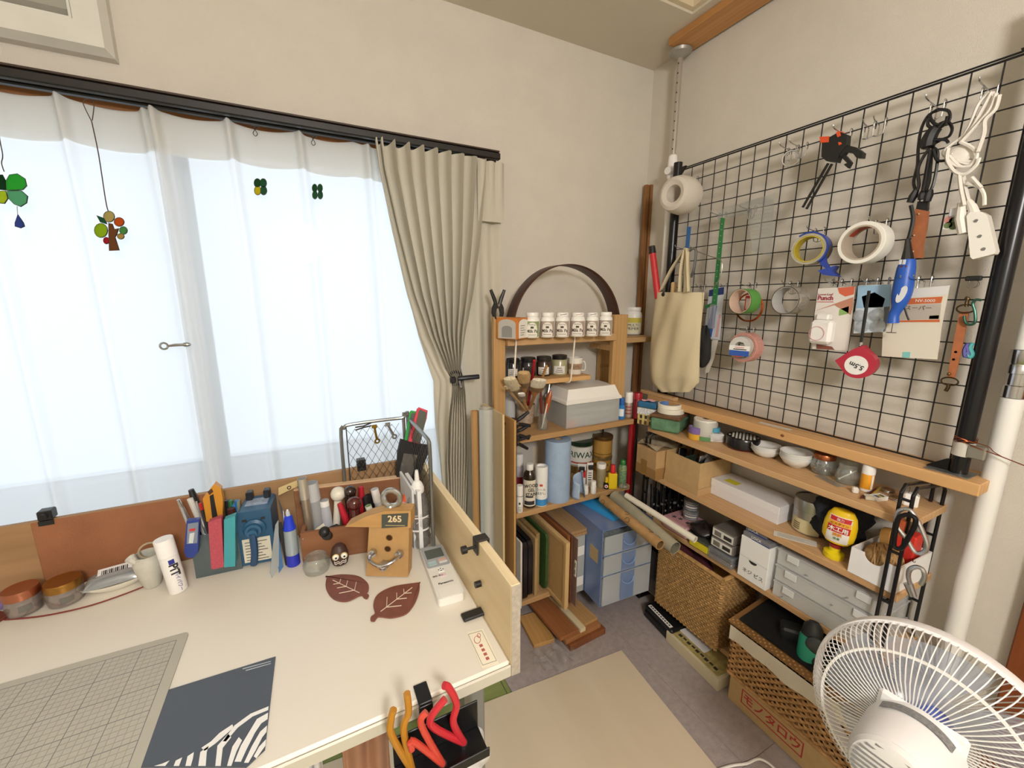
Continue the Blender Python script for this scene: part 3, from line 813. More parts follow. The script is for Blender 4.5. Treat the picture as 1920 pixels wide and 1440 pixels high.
def hollow_box(lx, ly, h, w=.003, bottom=True):
    b_ = MB(); b_.bx(0, lx,0, w,0, h); b_.bx(0, lx, ly-w, ly,0, h); b_.bx(0, w, w, ly-w,0, h); b_.bx(lx-w, lx, w, ly-w,0, h)
    if bottom: b_.bx(w, lx-w, w, ly-w,0, w)
    return b_
def round_rect(w, h, r, n=5):
    o = []
    for cx_, cz_, a in ((w/2-r, h/2-r,0),(-w/2+r, h/2-r, PI/2),(-w/2+r,-h/2+r, PI),(w/2-r,-h/2+r,1.5*PI)):
        for i in range(n+1): o.append((cx_+r*math.cos(a+PI/2*i/n), cz_+r*math.sin(a+PI/2*i/n)))
    return o
def tape_roll(name, label, c, R, r, w, m, core, axis='Z', rz=0., rx=0., group=None, cat='tape', inner=None):
    """roll of tape: axis Z stands flat, axis Y hangs with its hole facing local -y"""
    t = thing(name, label, cat, tuple(c), rz, group, rx=rx)
    k_ = .90
    M_ = Matrix.Identity(4) if axis == 'Z' else Matrix.Rotation(PI/2,4, 'X')
    ro = r*1.10
    obj('tape_winding', MB().mtx(M_).lathe([(ro,-w/2),(R-.001,-w/2),(R,-w/2+.001),(R, w/2-.001),(R-.001, w/2),(ro, w/2),(ro,-w/2)], n=40), m, t)
    obj('tape_core', MB().mtx(M_).lathe([(r,-w/2),(ro-.0002,-w/2),(ro-.0002, w/2),(r, w/2),(r,-w/2)], n=40), core, t)
    return t

# ================================================================== THINGS ON THE LEFT RACK
# --- row of milk paint jars on the jar frame
JW = mat('#efede8',.35)
def paint_jar(fit, z, lab, label, word, wcol='#4a3b34', cap=JW, smudge=None):
    t, r, h = pot('paint_jar', label, 'jar', fit, z,[('body',[(.9,0),(1,.03),(1,.70),(.93,.78),(.80,.83),(.80,.84)], JW),('lid',[(.84,.845),(.86,.86),(.86,.985),(.83,1.),(0,1.)], cap)], group='paint jars on the frame')
    unkey(t)
    l = obj('paper_label', band(r, h*.05, h*.66,1.15), lab, t)
    obj('label_arch', MB().sheet(lambda u, v: ((r*1.022)*math.sin((u-.5)*1.5),-(r*1.022)*math.cos((u-.5)*1.5), h*(.06+v*(.32+.24*math.sqrt(max(0,1-(2*u-1) ** 2))))),10,4), mat('#e6e0d6',.6), t)
    text(word, r*.62, mat(wcol,.7), t,(0,-r*1.03, h*.27), wrap=r*1.03, bold=.02, sx=.9)
    text('Finishing', r*.26, mat(wcol,.7), t,(0,-r*1.03, h*.53), wrap=r*1.03)
    obj('label_line', MB().sheet(lambda u, v: ((r*1.03)*math.sin((u-.5)*1.1),-(r*1.03)*math.cos((u-.5)*1.1), h*(.12+v*.018)),6,1), mat(wcol,.7), t)
    obj('label_figure', MB().sheet(lambda u, v: ((r*1.03)*math.sin((u-.5)*.42),-(r*1.03)*math.cos((u-.5)*.42), h*(.38+v*.08)),4,1), mat(wcol,.7), t)
    if smudge: obj('paint_mark', MB().sheet(lambda u, v: ((r*.875)*math.sin((u-.3)*1.1),-(r*.875)*math.cos((u-.3)*1.1), h*(.90+u*.04+v*.02)),6,1), mat(smudge,.5), t)
    return t
lb = mat('#a99a8d',.7)
paint_jar((984,1011,634.5,586), u1, mat('#8a9a68',.7), 'white paint jar with green label beside the orange carton', 'Milk Pa', '#3e4a2c')
paint_jar((1012.5,1039.5,633.5,586), u1, lb, 'white paint jar with beige label next to the green labelled jar', 'Milk Pa')
paint_jar((1040,1067,633,586), u1, lb, 'white paint jar with a small dark mark on its lid edge', 'Milk Pa', smudge='#3a3a3c')
paint_jar((1068,1096,632,586), u1, mat('#ab978f',.7), 'white paint jar with pinkish label and brown smeared lid behind the cord', 'Milk Pa', smudge='#a87a66')
paint_jar((1096.5,1121,631,586), u1, lb, 'white paint jar with black ink stroke across the lid', 'Milk Pa', smudge='#26262a')
paint_jar((1121.5,1147,630.5,585), u1, mat('#a3968c',.7), 'white paint jar with grey beige label against the right upright', 'Milk Pa')
t, r, h = pot('paint_jar', 'white primer jar with yellow label on the end board beyond the upright', 'jar',(1169.5,1202,628,576), ux.z,[('body',[(.9,0),(1,.03),(1,.70),(.93,.80),(.80,.85),(.80,.86)], JW),('lid',[(.84,.865),(.86,.88),(.86,.985),(.83,1.),(0,1.)], JW)], group='paint jars on the frame'); unkey(t)
obj('paper_label', band(r, h*.05, h*.62,1.15), mat('#e6e1c4',.7), t)
obj('label_top', band(r, h*.44, h*.62,1.15, off=1.02), mat('#cdbf52',.7), t)
text('MULTI', r*.45, INK, t,(0,-r*1.03, h*.35), wrap=r*1.03); text('PRIMER', r*.45, INK, t,(0,-r*1.03, h*.22), wrap=r*1.03)
# orange carton
b_, rz, lx, ly, h = corner_box((952,632),(970,637),(993,633.5), u1,(970,597))
ly = max(ly,.05)
t = thing('paint_carton', 'orange and white carton standing at the left end of the jars', 'box',(b_.x, b_.y, u1+.0005), rz)
obj('carton', MB().bx(0, lx,0, ly,0, h,.001), mat('#c8772e',.55), t)
pm = mat('#e8e4dc',.6)
def arch_pts(w, hh): return [(-w/2,0),(w/2,0),(w/2, hh*.75)]+[(w/2*math.cos(a), hh*.75+hh*.25*math.sin(a)) for a in [PI*k/8 for k in range(1,8)]]+[(-w/2, hh*.75)]
obj('front_print', MB().prism(arch_pts(lx*.8, h*.9),.0004, Matrix.Translation((lx*.5,-.0006, h*.04))), pm, t)
for k in range(5): obj('print_line', MB().bx(lx*.22, lx*(.5+.06*(k % 3)),-.0012,-.0007, h*(.18+.11*k), h*(.20+.11*k)), INK, t)
obj('side_print', MB().prism(arch_pts(ly*.85, h*.92),.0004, Matrix.Translation((-.0006, ly*.5, h*.02)) @ Matrix.Rotation(-PI/2,4, 'Z')), mat('#b9b4ac',.6), t)
obj('jar_picture', MB().prism(arch_pts(ly*.5, h*.55),.0004, Matrix.Translation((-.0011, ly*.5, h*.08)) @ Matrix.Rotation(-PI/2,4, 'Z')), mat('#8f8c88',.5), t)
# leather strap arching over the jars
ya = -.125
L_, T_, R_ = ony(953,615, ya), ony(1056,496, ya), ony(1153,615, ya)
cxx = (L_.x+R_.x)/2; hw = (R_.x-L_.x)/2; z0 = u1+.001; hh = T_.z-z0
def strap(u, v):
    a = PI*(1-u); w = .075
    tw = .25*math.sin(a*2)
    x = cxx+hw*math.cos(a); z = z0+hh*math.sin(a) ** .92
    return (x+.004*v*math.sin(3*a), ya-w/2+w*v+tw*.02, z)
sbm = MB().sheet(strap,48,3)
s_ = obj('leather_strap', sbm, mat('#4a2d22',.5, noise=.12, nscale=25), label='dark brown leather strap bent into an arch over the paint jars', cat='strap', ang=180)
md = s_.modifiers.new('thickness', 'SOLIDIFY'); md.thickness = .003
# black spring clamp on the left upright
def spring_clamp(name, label, loc, rz=0, rx=0, ry=0, s=1., col='#1a1919', tip=None, pad='#33302e'):
    t = thing(name, label, 'clamp', loc, rz, rx=rx, ry=ry)
    m_ = mat(col,.45); mt = mat(tip,.45) if tip else m_
    for sg in (-1,1):
        out = [(sg*.003,.0),(sg*.011,.004),(sg*.018,-.01),(sg*.019,-.026),(sg*.014,-.044),(sg*.008,-.045),(sg*.010,-.028),(sg*.007,-.014),(sg*.001,-.008)]
        arm = obj('jaw', MB().prism([(x*s, z*s) for x, z in out],.016*s, Matrix.Translation((0,-.008*s+.0008*sg,0))), m_, t)
        obj('handle', MB().tube([(sg*.006*s,0,0),(sg*.012*s,0,.018*s),(sg*.0235*s,0,.045*s)],[.006*s,.0065*s,.005*s],8), mt, arm)
        obj('jaw_pad', MB().box((sg*.0085*s,0,-.045*s),(.006*s,.012*s,.010*s),.001), mat(pad,.6), arm)
    obj('pivot_pin', MB().cyl((0,-.0095*s,-.002*s),(0,.0095*s,-.002*s),.004*s, n=12), mat('#8f9094',.3,1.), t)
    obj('spring', MB().ring((0,0,-.004*s),.0055*s,.0012*s,14,5), mat('#9a9ba0',.3,1.), t)
    return t
q = ony(931,574, UY)
spring_clamp('spring_clamp', 'black spring clamp gripping the top of the left upright',(xa0+(xa1-xa0)*.45, UY+.0095, zt1+.042*1.0), s=1.12)
# --- jars on the hanging shelf
def dark_jar(fit, body, lid, label, lab=True):
    t, r, h = pot('wax_jar', label, 'jar', fit, u2p.z,[('glass',[(.92,0),(1,.04),(1,.72),(.88,.80)], body),('lid',[(.96,.805),(.97,.82),(.97,.985),(.93,1.),(0,1.)], lid)]); unkey(t)
    if lab:
        obj('paper_label', band(r, h*.1, h*.48,.75, off=1.015), mat('#e4e2dd',.7), t)
        for k in range(3): obj('label_line', MB().sheet(lambda u, v: (r*1.03*math.sin((u-.5)*(1.0-.2*k)),-r*1.03*math.cos((u-.5)*(1.0-.2*k)), h*(.16+.1*k+.03*v)),5,1), INK, t)
    return t
bl_ = mat('#1c1b1e',.3)
dark_jar((949,974,709,671), mat('#26262c',.2, coat=.5), bl_, 'black glass wax jar behind the long brushes at the shelf end')
dark_jar((975.5,1004,707,669), mat('#2e2d34',.2, coat=.5), bl_, 'dark blue-black wax jar beside the red brush handle')
dark_jar((1005,1033,706,667), mat('#3a2a22',.2, coat=.5), mat('#2a2728',.3), 'dark brown wax jar next to the pale olive one')
dark_jar((1034,1063,704.5,664.5), mat('#a9a684',.25, coat=.5), bl_, 'pale olive wax jar with black lid and white label')
t, r, h = pot('enamel_cup', 'white cup with brown lettering at the end of the hanging shelf', 'cup',(1063,1092,703,669), u2p.z,[('cup',[(.80,0),(.84,.03),(1,.98),(.97,1.),(.92,.97),(.78,.10),(0,.08)], mat('#e9e5de',.35))]); unkey(t)
obj('brown_band', MB().lathe([(r*.90, h*.30),(r*.965, h*.66)], n=14, a0=-PI/2-1.2, a1=-PI/2+1.2, close=False), mat('#a98d74',.6), t)
text('NUTS', r*.5, mat('#6b4a34',.6), t,(0,-r*.98, h*.46), wrap=r)
obj('handle', MB().tube(smooth_path([(r*.85,0, h*.22),(r*1.25,0, h*.22),(r*1.35,0, h*.5),(r*1.2,0, h*.74),(r*.92,0, h*.74)],5), r*.09,6), mat('#e3ded4',.4), t)
# --- shelf at waist height: brushes, clear case, sprays
S1 = AZ[0]
t, r, h = pot('brush_pot', 'square-printed brown pot crammed with paint brushes', 'pot',(966,1003,797,754), S1,[('pot',[(.82,0),(.86,.02),(1,.97),(.97,1.),(.90,.97),(.76,.06),(0,.05)], mat('#a89682',.5, noise=.25, nscale=70))]); unkey(t)
pc = t.location.copy(); pr_, ph_ = r, h
gj, gr, gh = pot('glass_jar', 'small clear glass jar holding awls beside the brush pot', 'jar',(1008,1027.5,808,772), S1,[('glass',[(.9,0),(1,.04),(1,.6),(.82,.78),(.82,.97),(.86,1.),(.78,.97),(.76,.78),(.93,.58),(.92,.06),(0,.05)], GLASS)]); unkey(gj)
gc = gj.location.copy()
def brush(label, base, tipx, head, hw_, hl, hc, fc_, bc, dz=.03, flat_=.5, name='paint_brush'):
    """brush standing head-up in a pot: base centre, pixel of the bristle tip"""
    a = Vector((base[0], base[1], S1+dz)); 
    tip = Vector((ony(tipx[0], tipx[1], head).x, head, ony(tipx[0], tipx[1], head).z))
    d = (tip-a); L = d.length; d.normalize()
    Z_ = d; X_ = Vector((RX.x, RX.y,0)); X_ = (X_-Z_*X_.dot(Z_)).normalized(); Y_ = Z_.cross(X_)
    t = thing(name, label, 'brush', tuple(a)); 
    t.matrix_world = Matrix(((X_.x, Y_.x, Z_.x, a.x),(X_.y, Y_.y, Z_.y, a.y),(X_.z, Y_.z, Z_.z, a.z),(0,0,0,1)))
    Lh = L-hl
    obj('handle', MB().lathe([(.0,0),(.0045,.003),(.006, Lh*.3),(.005, Lh*.7),(hw_*.42, Lh*.93),(hw_*.42, Lh*.95)], n=12, sy=flat_), mat(hc,.5), t)
    obj('ferrule', MB().lathe([(hw_*.46, Lh*.90),(hw_*.5, Lh),(hw_*.5, Lh+hl*.12)], n=14, sy=flat_), mat(fc_,.3,.8), t)
    obj('bristles', MB().lathe([(hw_*.48, Lh+hl*.12),(hw_*.53, L-hl*.3),(hw_*.46, L-hl*.05),(hw_*.2, L)], n=14, sy=flat_*.8), mat(bc,.95, noise=.2, nscale=160, bump=.8, bscale=400), t)
    return t
hy = -.252
brush('wide cream soft brush leaning out of the pot to the curtain side',(pc.x-.004, pc.y),(955,708), hy-.03,.046,.10, '#c9a878', '#c9bfa8', '#e2d3b4')
brush('big tan bristle brush standing in the middle of the brush pot',(pc.x+.002, pc.y+.006),(982,697), hy+.0,.046,.07, '#b98a58', '#b8a890', '#c9a878')
brush('flat brush with dark bristles at the back of the brush pot',(pc.x+.004, pc.y+.012),(990,688), hy+.012,.028,.05, '#8a5a36', '#9a9a9c', '#3a3532')
brush('white haired flat brush standing toward the glass jar',(pc.x+.008, pc.y-.004),(1012,711), hy-.004,.056,.055, '#a87848', '#b2a288', '#e6ddc8', flat_=.35)
brush('small white tipped brush with metal ferrule at the front of the pot',(pc.x+.014, pc.y-.012),(977,737), hy-.028,.026,.032, '#caa676', '#b9b9bb', '#f0eee8', flat_=.35)
brush('thin wooden brush crossing the front of the pot',(pc.x+.018, pc.y-.015),(947,724), hy-.036,.012,.03, '#d2b284', '#c8b288', '#d8c29a')
def stick_in(name, label, cat, base, tip, head, rs, m, z0=.01, extra=None):
    a = Vector((base[0], base[1], S1+z0)); e_ = ony(tip[0], tip[1], head)
    t = thing(name, label, cat, tuple(a)); d = e_-a
    n_ = len(rs); obj('shaft', MB().tube([d*(i/(n_-1)) for i in range(n_)], rs,10), m, t)
    return t, d
stick_in('red_spatula', 'flat red plastic spatula handle standing among the brushes', 'tool',(pc.x+.010, pc.y+.004),(1002,676), hy+.0,[.004,.006,.007,.006], mat('#a81f2c',.4),.03)
stick_in('bamboo_pen', 'bamboo strip with yellow paint standing among the brushes', 'tool',(pc.x+.014, pc.y+.002),(1025,686), hy+.004,[.003,.0045,.005,.005], mat('#b88a52',.5),.03)
t, d = stick_in('awl', 'orange handled awl leaning in the small glass jar', 'awl',(gc.x-.004, gc.y),(1033,732), gc.y-.01,[.002,.002,.003,.008,.011,.011,.010,.004], mat('#a8572c',.35),.008)
t, d = stick_in('awl', 'dark red handled awl standing in the small glass jar', 'awl',(gc.x-.002, gc.y+.006),(1014,732), gc.y+.004,[.004,.005,.006,.006,.003], mat('#6b2a20',.35),.008)
t, d = stick_in('metal_spatula', 'silver metal spatula leaning in the small glass jar', 'tool',(gc.x-.006, gc.y-.004),(1031,719), gc.y+.01,[.003,.003,.004,.006,.001], mat('#b9bdc2',.25,.9),.008)
t, d = stick_in('modelling_knife', 'white thin knife leaning in the small glass jar', 'tool',(gc.x-.008, gc.y-.006),(1026,757), gc.y-.02,[.0025,.003,.0035,.002], mat('#ddd8ce',.4),.008)
# clear document case with white lid
b_, rz, lx, ly, h = corner_box((1027,789),(1062,805),(1159,789), S1,(1062,757))
rz = 0.; ly = .15
t = thing('storage_case', 'clear plastic case full of papers with white domed lid', 'case',(b_.x, b_.y+.002, S1+.0006), rz)
lx = onz(1158,788, S1).x-b_.x
bm_ = MB()
obj('case_body', hollow_box(lx, ly, h,.0025), clear('#eef0f0',.3,.2,.1), t)
for k in range(9): obj('paper_sheet', MB().bx(.012+.002*(k % 3), lx-.012,.012, ly-.015,.004+k*h*.095,.004+k*h*.095+h*.06), mat(['#c9ccd0', '#a4aab0', '#d7d7d4'][k % 3],.7), t)
ld_ = MB(); e_ = .006
A_ = [(-e_,-e_),(lx+e_,-e_),(lx+e_, ly+e_),(-e_, ly+e_)]; i_ = .001; i2 = .016
B_ = [(i_, i_),(lx-i_, i_),(lx-i_, ly-i_),(i_, ly-i_)]; C_ = [(i2, i2),(lx-i2, i2),(lx-i2, ly-i2),(i2, ly-i2)]
lv = [(A_, h-.006),(A_, h+.004),(B_, h+.010),(C_, h+.050)]
vs = [(x, y, z) for Q, z in lv for x, y in Q]; fs_ = [(k*4+i, k*4+(i+1) % 4, k*4+4+(i+1) % 4, k*4+4+i) for k in range(3) for i in range(4)]+[(12,13,14,15)]
obj('lid', ld_.add(vs, fs_), mat('#efede9',.35), t, ang=20)
obj('orange_slip', MB().bx(.004,.05,.0035,.0075,.004, h*.3), mat('#d9603a',.6), t)
# sprays at the right end
t, r, h = pot('spray_bottle', 'small blue spray bottle at the end of the clear case', 'bottle',(1157.5,1171,787,745), S1,[('bottle',[(.95,0),(1,.03),(1,.62),(.6,.7)], mat('#2f7fc4',.35)),('cap',[(.75,.66),(.78,.95),(.7,1.),(0,1.)], mat('#1f5fae',.35))]); unkey(t)
obj('white_print', band(r, h*.15, h*.5,.8), mat('#dfe8f0',.6), t)
t, r, h = pot('spray_can', 'white capped spray can between the blue bottle and the dark red can', 'can',(1169.5,1184.5,784,734), S1,[('can',[(.9,0),(1,.02),(1,.55),(.92,.6)], mat('#b5a396',.35,.4)),('cap',[(1.02,.6),(1.02,.95),(.9,1.),(0,1.)], mat('#efeeec',.35))]); unkey(t)
for k in range(3): obj('label_line', MB().lathe([(r*1.01, h*(.15+.13*k)),(r*1.01, h*(.2+.13*k))], n=14, a0=-PI/2-.9, a1=-PI/2+.9, close=False), mat('#a34a44',.6), t)
t, r, h = pot('spray_can', 'dark red spray can at the end of the shelf', 'can',(1185,1202,786,735), S1,[('can',[(.92,0),(1,.02),(1,.74),(.96,.76)], mat('#7c1a24',.35)),('cap',[(1.0,.765),(1.0,.97),(.92,1.),(0,1.)], mat('#a3202e',.3))]); unkey(t)
# red spirit level standing on end between the racks
q0, q1 = ony(1182,797,-.275), ony(1170,905,-.275)
obj('spirit_level', MB().bx(-.011,.011,-.008,.008,0, q0.z+.0-.009,.001), mat('#b3242f',.4), loc=(AX1+.030,-.20,.0085), label='red spirit level standing on end between the two racks', cat='level')
# black spring clamps on the wire end
for k,(px_, py_, lb_) in enumerate(((985,792, 'black spring clamp on the wire end, highest of three'),(982,812, 'black spring clamp on the wire end, middle of three'),(978,828, 'black spring clamp on the wire end, lowest of three'))):
    q = ony(966, py_, AYF-.03)
    spring_clamp('spring_clamp', lb_,(AX0-.012+.002*k, AYF-.035, q.z), rz=0, ry=math.radians(82+10*k), s=1.15-.05*k, tip='#15151a', pad='#3a3a40')
q = ony(955,765,-.22)
t = thing('caulk_tube', 'grey caulking tube standing behind the brushes', 'tube',(AX0+.035,-.12, S1+.0006))
obj('tube_body', MB().lathe([(.022,0),(.0235,.01),(.0235,.12),(.008,.135),(.004,.17)], n=18), mat('#b9bcc0',.4), t)
obj('tube_cap', MB().lathe([(.0242,-.0002),(.0242,.022)], n=18, close=False), mat('#2a2a2e',.5), t)
# --- middle shelf: sprays, stain, blue roll, wax tins
S2 = AZ[1]
t, r, h = pot('spray_can', 'white spray can with red print at the back beside the wire end', 'can',(967.5,981.5,925,849), S2,[('can',[(.92,0),(1,.01),(1,.66),(.95,.7)], mat('#cfc8d4',.35)),('cap',[(1,.70),(1,.96),(.9,1.),(0,1.)], mat('#f0efed',.35))]); unkey(t)
obj('red_print', band(r, h*.22, h*.42,.9), mat('#9c2436',.5), t)
t, r, h = pot('spray_can', 'slim white oil can with a black drop mark at the shelf end', 'can',(968,980.5,962.5,908), S2,[('can',[(.92,0),(1,.02),(1,.60),(.95,.61)], mat('#eceae6',.35)),('cap',[(1,.625),(1,.97),(.9,1.),(0,1.)], mat('#f2f1ee',.35)),('neck_ring',[(1.01,.605),(1.01,.623)], mat('#3a3838',.5))]); unkey(t)
drop = [(0,.5)]+[(.3*math.cos(a),-.05+.32*math.sin(a)) for a in [PI*.25-k*PI*1.5/10 for k in range(11)]]
obj('drop_mark', MB().prism([(x*r, z*r) for x, z in drop][::-1],.0004, Matrix.Translation((0,-r*1.02, h*.36))), INK, t)
for k in range(3): obj('label_line', band(r, h*(.08+.06*k), h*(.095+.06*k),.5, off=1.01), INK, t)
t, r, h = pot('stain_bottle', 'brown wood stain bottle with cream label and white cap', 'bottle',(980.5,1004.5,954.5,866), S2,[('bottle',[(.9,0),(1,.02),(1,.70),(.85,.80),(.5,.86),(.45,.88)], mat('#2e2017',.18, coat=.6)),('cap',[(.55,.865),(.56,.88),(.56,.985),(.5,1.),(0,1.)], WHITE)]); unkey(t)
obj('paper_label', band(r, h*.06, h*.66,1.2), mat('#e2dac8',.7), t)
for k, w_ in enumerate(('WOOD', 'GEL', 'STAIN')): text(w_, h*.105, INK, t,(r*.28,-r*1.0, h*(.54-.1*k)), bold=.02, rz=.28, sx=.85)
obj('dark_strip', band(r, h*.09, h*.18,.85, off=1.02), mat('#2c2a34',.6), t); obj('dark_strip', band(r, h*.26, h*.30,.6, off=1.02), mat('#2c2a34',.6), t)
t, r, h = pot('spray_can', 'white sticker remover spray with blue foot', 'can',(1002,1026,951,870), S2,[('can',[(.92,0),(1,.015),(1,.60),(.98,.61)], mat('#eeedea',.3)),('cap',[(1.0,.615),(1,.97),(.93,1.),(.7,1.),(.66,.96),(0,.96)], mat('#f0efed',.35))]); unkey(t)
obj('blue_foot', MB().lathe([(r*1.006, h*.025),(r*1.006, h*.19)], n=24, close=False), mat('#3f8fd0',.4), t)
obj('red_seal', MB().prism(round_rect(r*.5, r*.35, r*.08),.0004, Matrix.Translation((0,-r*1.02, h*.56))), mat('#c8402e',.5), t)
text('シール', r*.5, INK, t,(0,-r*1.012, h*.44), wrap=r*1.01); text('はがし', r*.52, INK, t,(0,-r*1.012, h*.345), wrap=r*1.01)
# paper cups, rims up in a stack
c, r, h = round_fit(995.5,1018.5,905,834, S2)
cb = MB().lathe([(r*.72,0),(r*.96,.062),(r*1.0,.064),(r*.97,.067),(r*.93,.062),(r*.70,.004),(0,.004)], n=24).mesh('cup'); finish(cb); cb.materials.append(mat('#e2d6bc',.7))
nc = int((h-.067)/.0075)
for k in range(nc+1): obj('paper_cup', None, None, data=cb, loc=(c.x, c.y+.03, S2+.0006+k*.0078), label='cream paper cup nested in the stack behind the sprays', cat='cup', group='stack of paper cups')
# blue towel roll and its loose end
t, r, h = pot('towel_roll', 'tall roll of light blue shop towel', 'roll',(1019.5,1067.5,945,817), S2,[('roll',[(.30,0),(.995,0),(1,.004),(1,.996),(.995,1),(.30,1),(.30,0)], mat('#9db4d2',.9, noise=.06, nscale=25, bump=.5, bscale=160)),('core',[(.26,.001),(.295,.001),(.295,.999),(.26,.999),(.26,.001)], mat('#b89a72',.8))], n=40); unkey(t)
c1, r1, h1 = round_fit(1070,1094,937,878, S2)
def flap(u, v):
    a = -.6+u*5.2; rr = r1*(1.15-.06*u*(1-v*.3))*(1-.55*v*(1-u)); 
    return (rr*math.cos(a), rr*math.sin(a), h1*(v*(1-.42*u))+.001)
o_ = obj('towel_sheet', MB().sheet(flap,28,6), mat('#a6bad3',.9, bump=.5, bscale=160), loc=(c1.x+.002, c1.y-.004, S2+.0006), rz=face_cam(c1)+.3, label='loose curled sheet of blue towel beside the roll', cat='towel', ang=180)
md = o_.modifiers.new('thickness', 'SOLIDIFY'); md.thickness = .0008
# wax tins in two stacks
def tin(label, c, r, h, z, body, lid, lab=None, word=None, wc='#23482f', ws=.5, group=None, lab2=None):
    t = thing('wax_tin', label, 'tin',(c.x, c.y, z), face_cam(c), group)
    obj('tin_body', MB().lathe([(r*.96,0),(r*.985,.003),(r*.97,.006),(r*.97, h*.82),(r*.99, h*.85)], n=36), body, t)
    obj('lid', MB().lathe([(r*1.0, h*.84),(r*1.015, h*.86),(r*1.015, h*.99),(r*.97, h),(r*.93, h*.97),(0, h*.97)], n=36), lid, t)
    if lab: obj('paper_label', band(r, h*.08, h*.80,1.45,20,.975), lab, t)
    if lab2: obj('label_stripe', band(r, h*.14, h*.2,1.2,20,.98), lab2, t)
    if word: text(word, h*ws, mat(wc,.6), t,(0,-r*.985, h*.48), wrap=r*.985, bold=.01)
    return t
gold = mat('#a8823e',.35,.5)
c, r, _ = round_fit(1070,1117,893,800, S2); c = c+V(.0,.03,0)
htin = (ztop(1093,874, c)-ztop(1093,893, c))
zb_ = ztop(1093,868, c); zl = ztop(1093,828, c)
tin('gold wax tin with dark label under the white labelled tin', c, r, zb_-S2-.001, S2+.0006, gold, gold, mat('#8c7440',.5), None, lab2=mat('#c9b26a',.5))
tin('white labelled wax tin with dark green lid', c, r, zl-zb_+.012, zb_, mat('#cfcfc8',.3,.5), mat('#17301f',.35), mat('#e8e8e2',.5), 'BRIWAX', '#1f4a30',.34, lab2=mat('#b0463c',.5))
c, r, _ = round_fit(1116,1154,893,800, S2); c = c+V(.012,.045,0)
za, zc_ = ztop(1135,853, c), ztop(1135,815, c)
tin('brown wax tin with black lettering standing under another', c, r, za-S2-.001, S2+.0006, gold, mat('#b8a070',.3,.7), mat('#b08438',.5), 'BRIWAX', '#2a1c10',.26)
tin('brown wax tin topmost of the stack beside the green lidded one', c, r, zc_-za, za, gold, mat('#7a5a34',.35,.6), mat('#b98e44',.5), None, lab2=mat('#8a6428',.5))
# small bottles in front
def mini(name, label, fit, parts, extra=None):
    t, r, h = pot(name, label, 'bottle', fit, S2, parts); unkey(t); return t, r, h
t, r, h = mini('glue_bottle', 'tiny white glue bottle below the red carded tube',(1093,1103,928,908),[('bottle',[(.9,0),(1,.05),(1,.55),(.7,.6)], WHITE),('cap',[(.85,.62),(.85,.97),(.7,1),(0,1)], WHITE)])
t, r, h = mini('glue_bottle', 'tiny white glue bottle nearer the glass jar',(1106.5,1117.5,927,900),[('bottle',[(.9,0),(1,.05),(1,.6),(.7,.64)], WHITE),('cap',[(.9,.66),(.9,.97),(.7,1),(0,1)], WHITE)])
p = onz(1099,924, S2)
t = thing('carded_tube', 'red and black carded tube with white top standing on the shelf', 'tube',(p.x, p.y+.035, S2+.0006), face_cam(p))
hh = ztop(1099,877, p)-S2
obj('card', MB().bx(-.017,.017,.010,.0125,0, hh), mat('#dcdad6',.6), t); obj('red_panel', MB().bx(-.0165,.0165,.0085,.0097, hh*.45, hh*.75), mat('#c41f2c',.5), t)
obj('tube_cap', MB().box((0,0, hh*.82),(.024,.016, hh*.18),.002), BLACK, t); obj('cap_badge', MB().box((.0,-.009, hh*.76),(.010,.003,.010),.001), mat('#d8d6d4',.3,.5), t)
p = onz(1114,921, S2)
t = thing('carded_tube', 'white and black carded tube with slanted top', 'tube',(p.x, p.y+.03, S2+.0006), face_cam(p)+.25)
hh = ztop(1114,874, p)-S2
obj('card', MB().bx(-.013,.013,.010,.0125,0, hh), mat('#e2e0dc',.6), t); obj('black_cap', MB().box((.002,.002, hh*.84),(.022,.014, hh*.16),.002), BLACK, t)
for k in range(4): obj('label_line', MB().bx(-.008,.008,.0088,.0098, hh*(.3+.09*k), hh*(.33+.09*k)), INK, t)
t, r, h = mini('glass_jar', 'clear glass jar of varnish with white lid',(1117,1134.5,916,866),[('glass',[(.92,0),(1,.03),(1,.74),(.85,.80)], clear('#cfc8a4',.35,.08,.3)),('lid',[(.98,.81),(1.0,.83),(1.0,.98),(.95,1.),(0,1.)], WHITE)])
t, r, h = mini('ink_bottle', 'tiny black ink bottle with yellow cap',(1130.5,1142.5,918,893),[('bottle',[(.9,0),(1,.06),(1,.48),(.45,.54)], mat('#19181c',.25)),('cap',[(.5,.55),(.52,.96),(.42,1),(0,1)], mat('#d9b21f',.4))])
obj('round_label', MB().prism([(r*.55*math.cos(a), r*.55*math.sin(a)) for a in [2*PI*k/16 for k in range(16)]],.0004, Matrix.Translation((0,-r*1.05, h*.28))), mat('#e8e0de',.6), t)
obj('label_dot', MB().prism([(r*.3*math.cos(a), r*.3*math.sin(a)) for a in [2*PI*k/12 for k in range(12)]],.0004, Matrix.Translation((0,-r*1.1, h*.28))), mat('#c4303a',.6), t)
p = onz(1151,918, S2); sc_ = mpp(p)
t = thing('squeeze_bottle', 'yellow flat squeeze bottle with red cap', 'bottle',(p.x, p.y+.012, S2+.0006), face_cam(p)+.15)
hh = ztop(1151,873, p)-S2; w_ = 17*sc_
obj('bottle', MB().box((0,0, hh*.33),(w_, w_*.6, hh*.66),.004), mat('#e3c31c',.35), t)
obj('cap', MB().lathe([(w_*.3, hh*.665),(w_*.3, hh*.70),(w_*.24, hh*.98),(w_*.2, hh),(0, hh)], n=16), mat('#d0262c',.4), t)
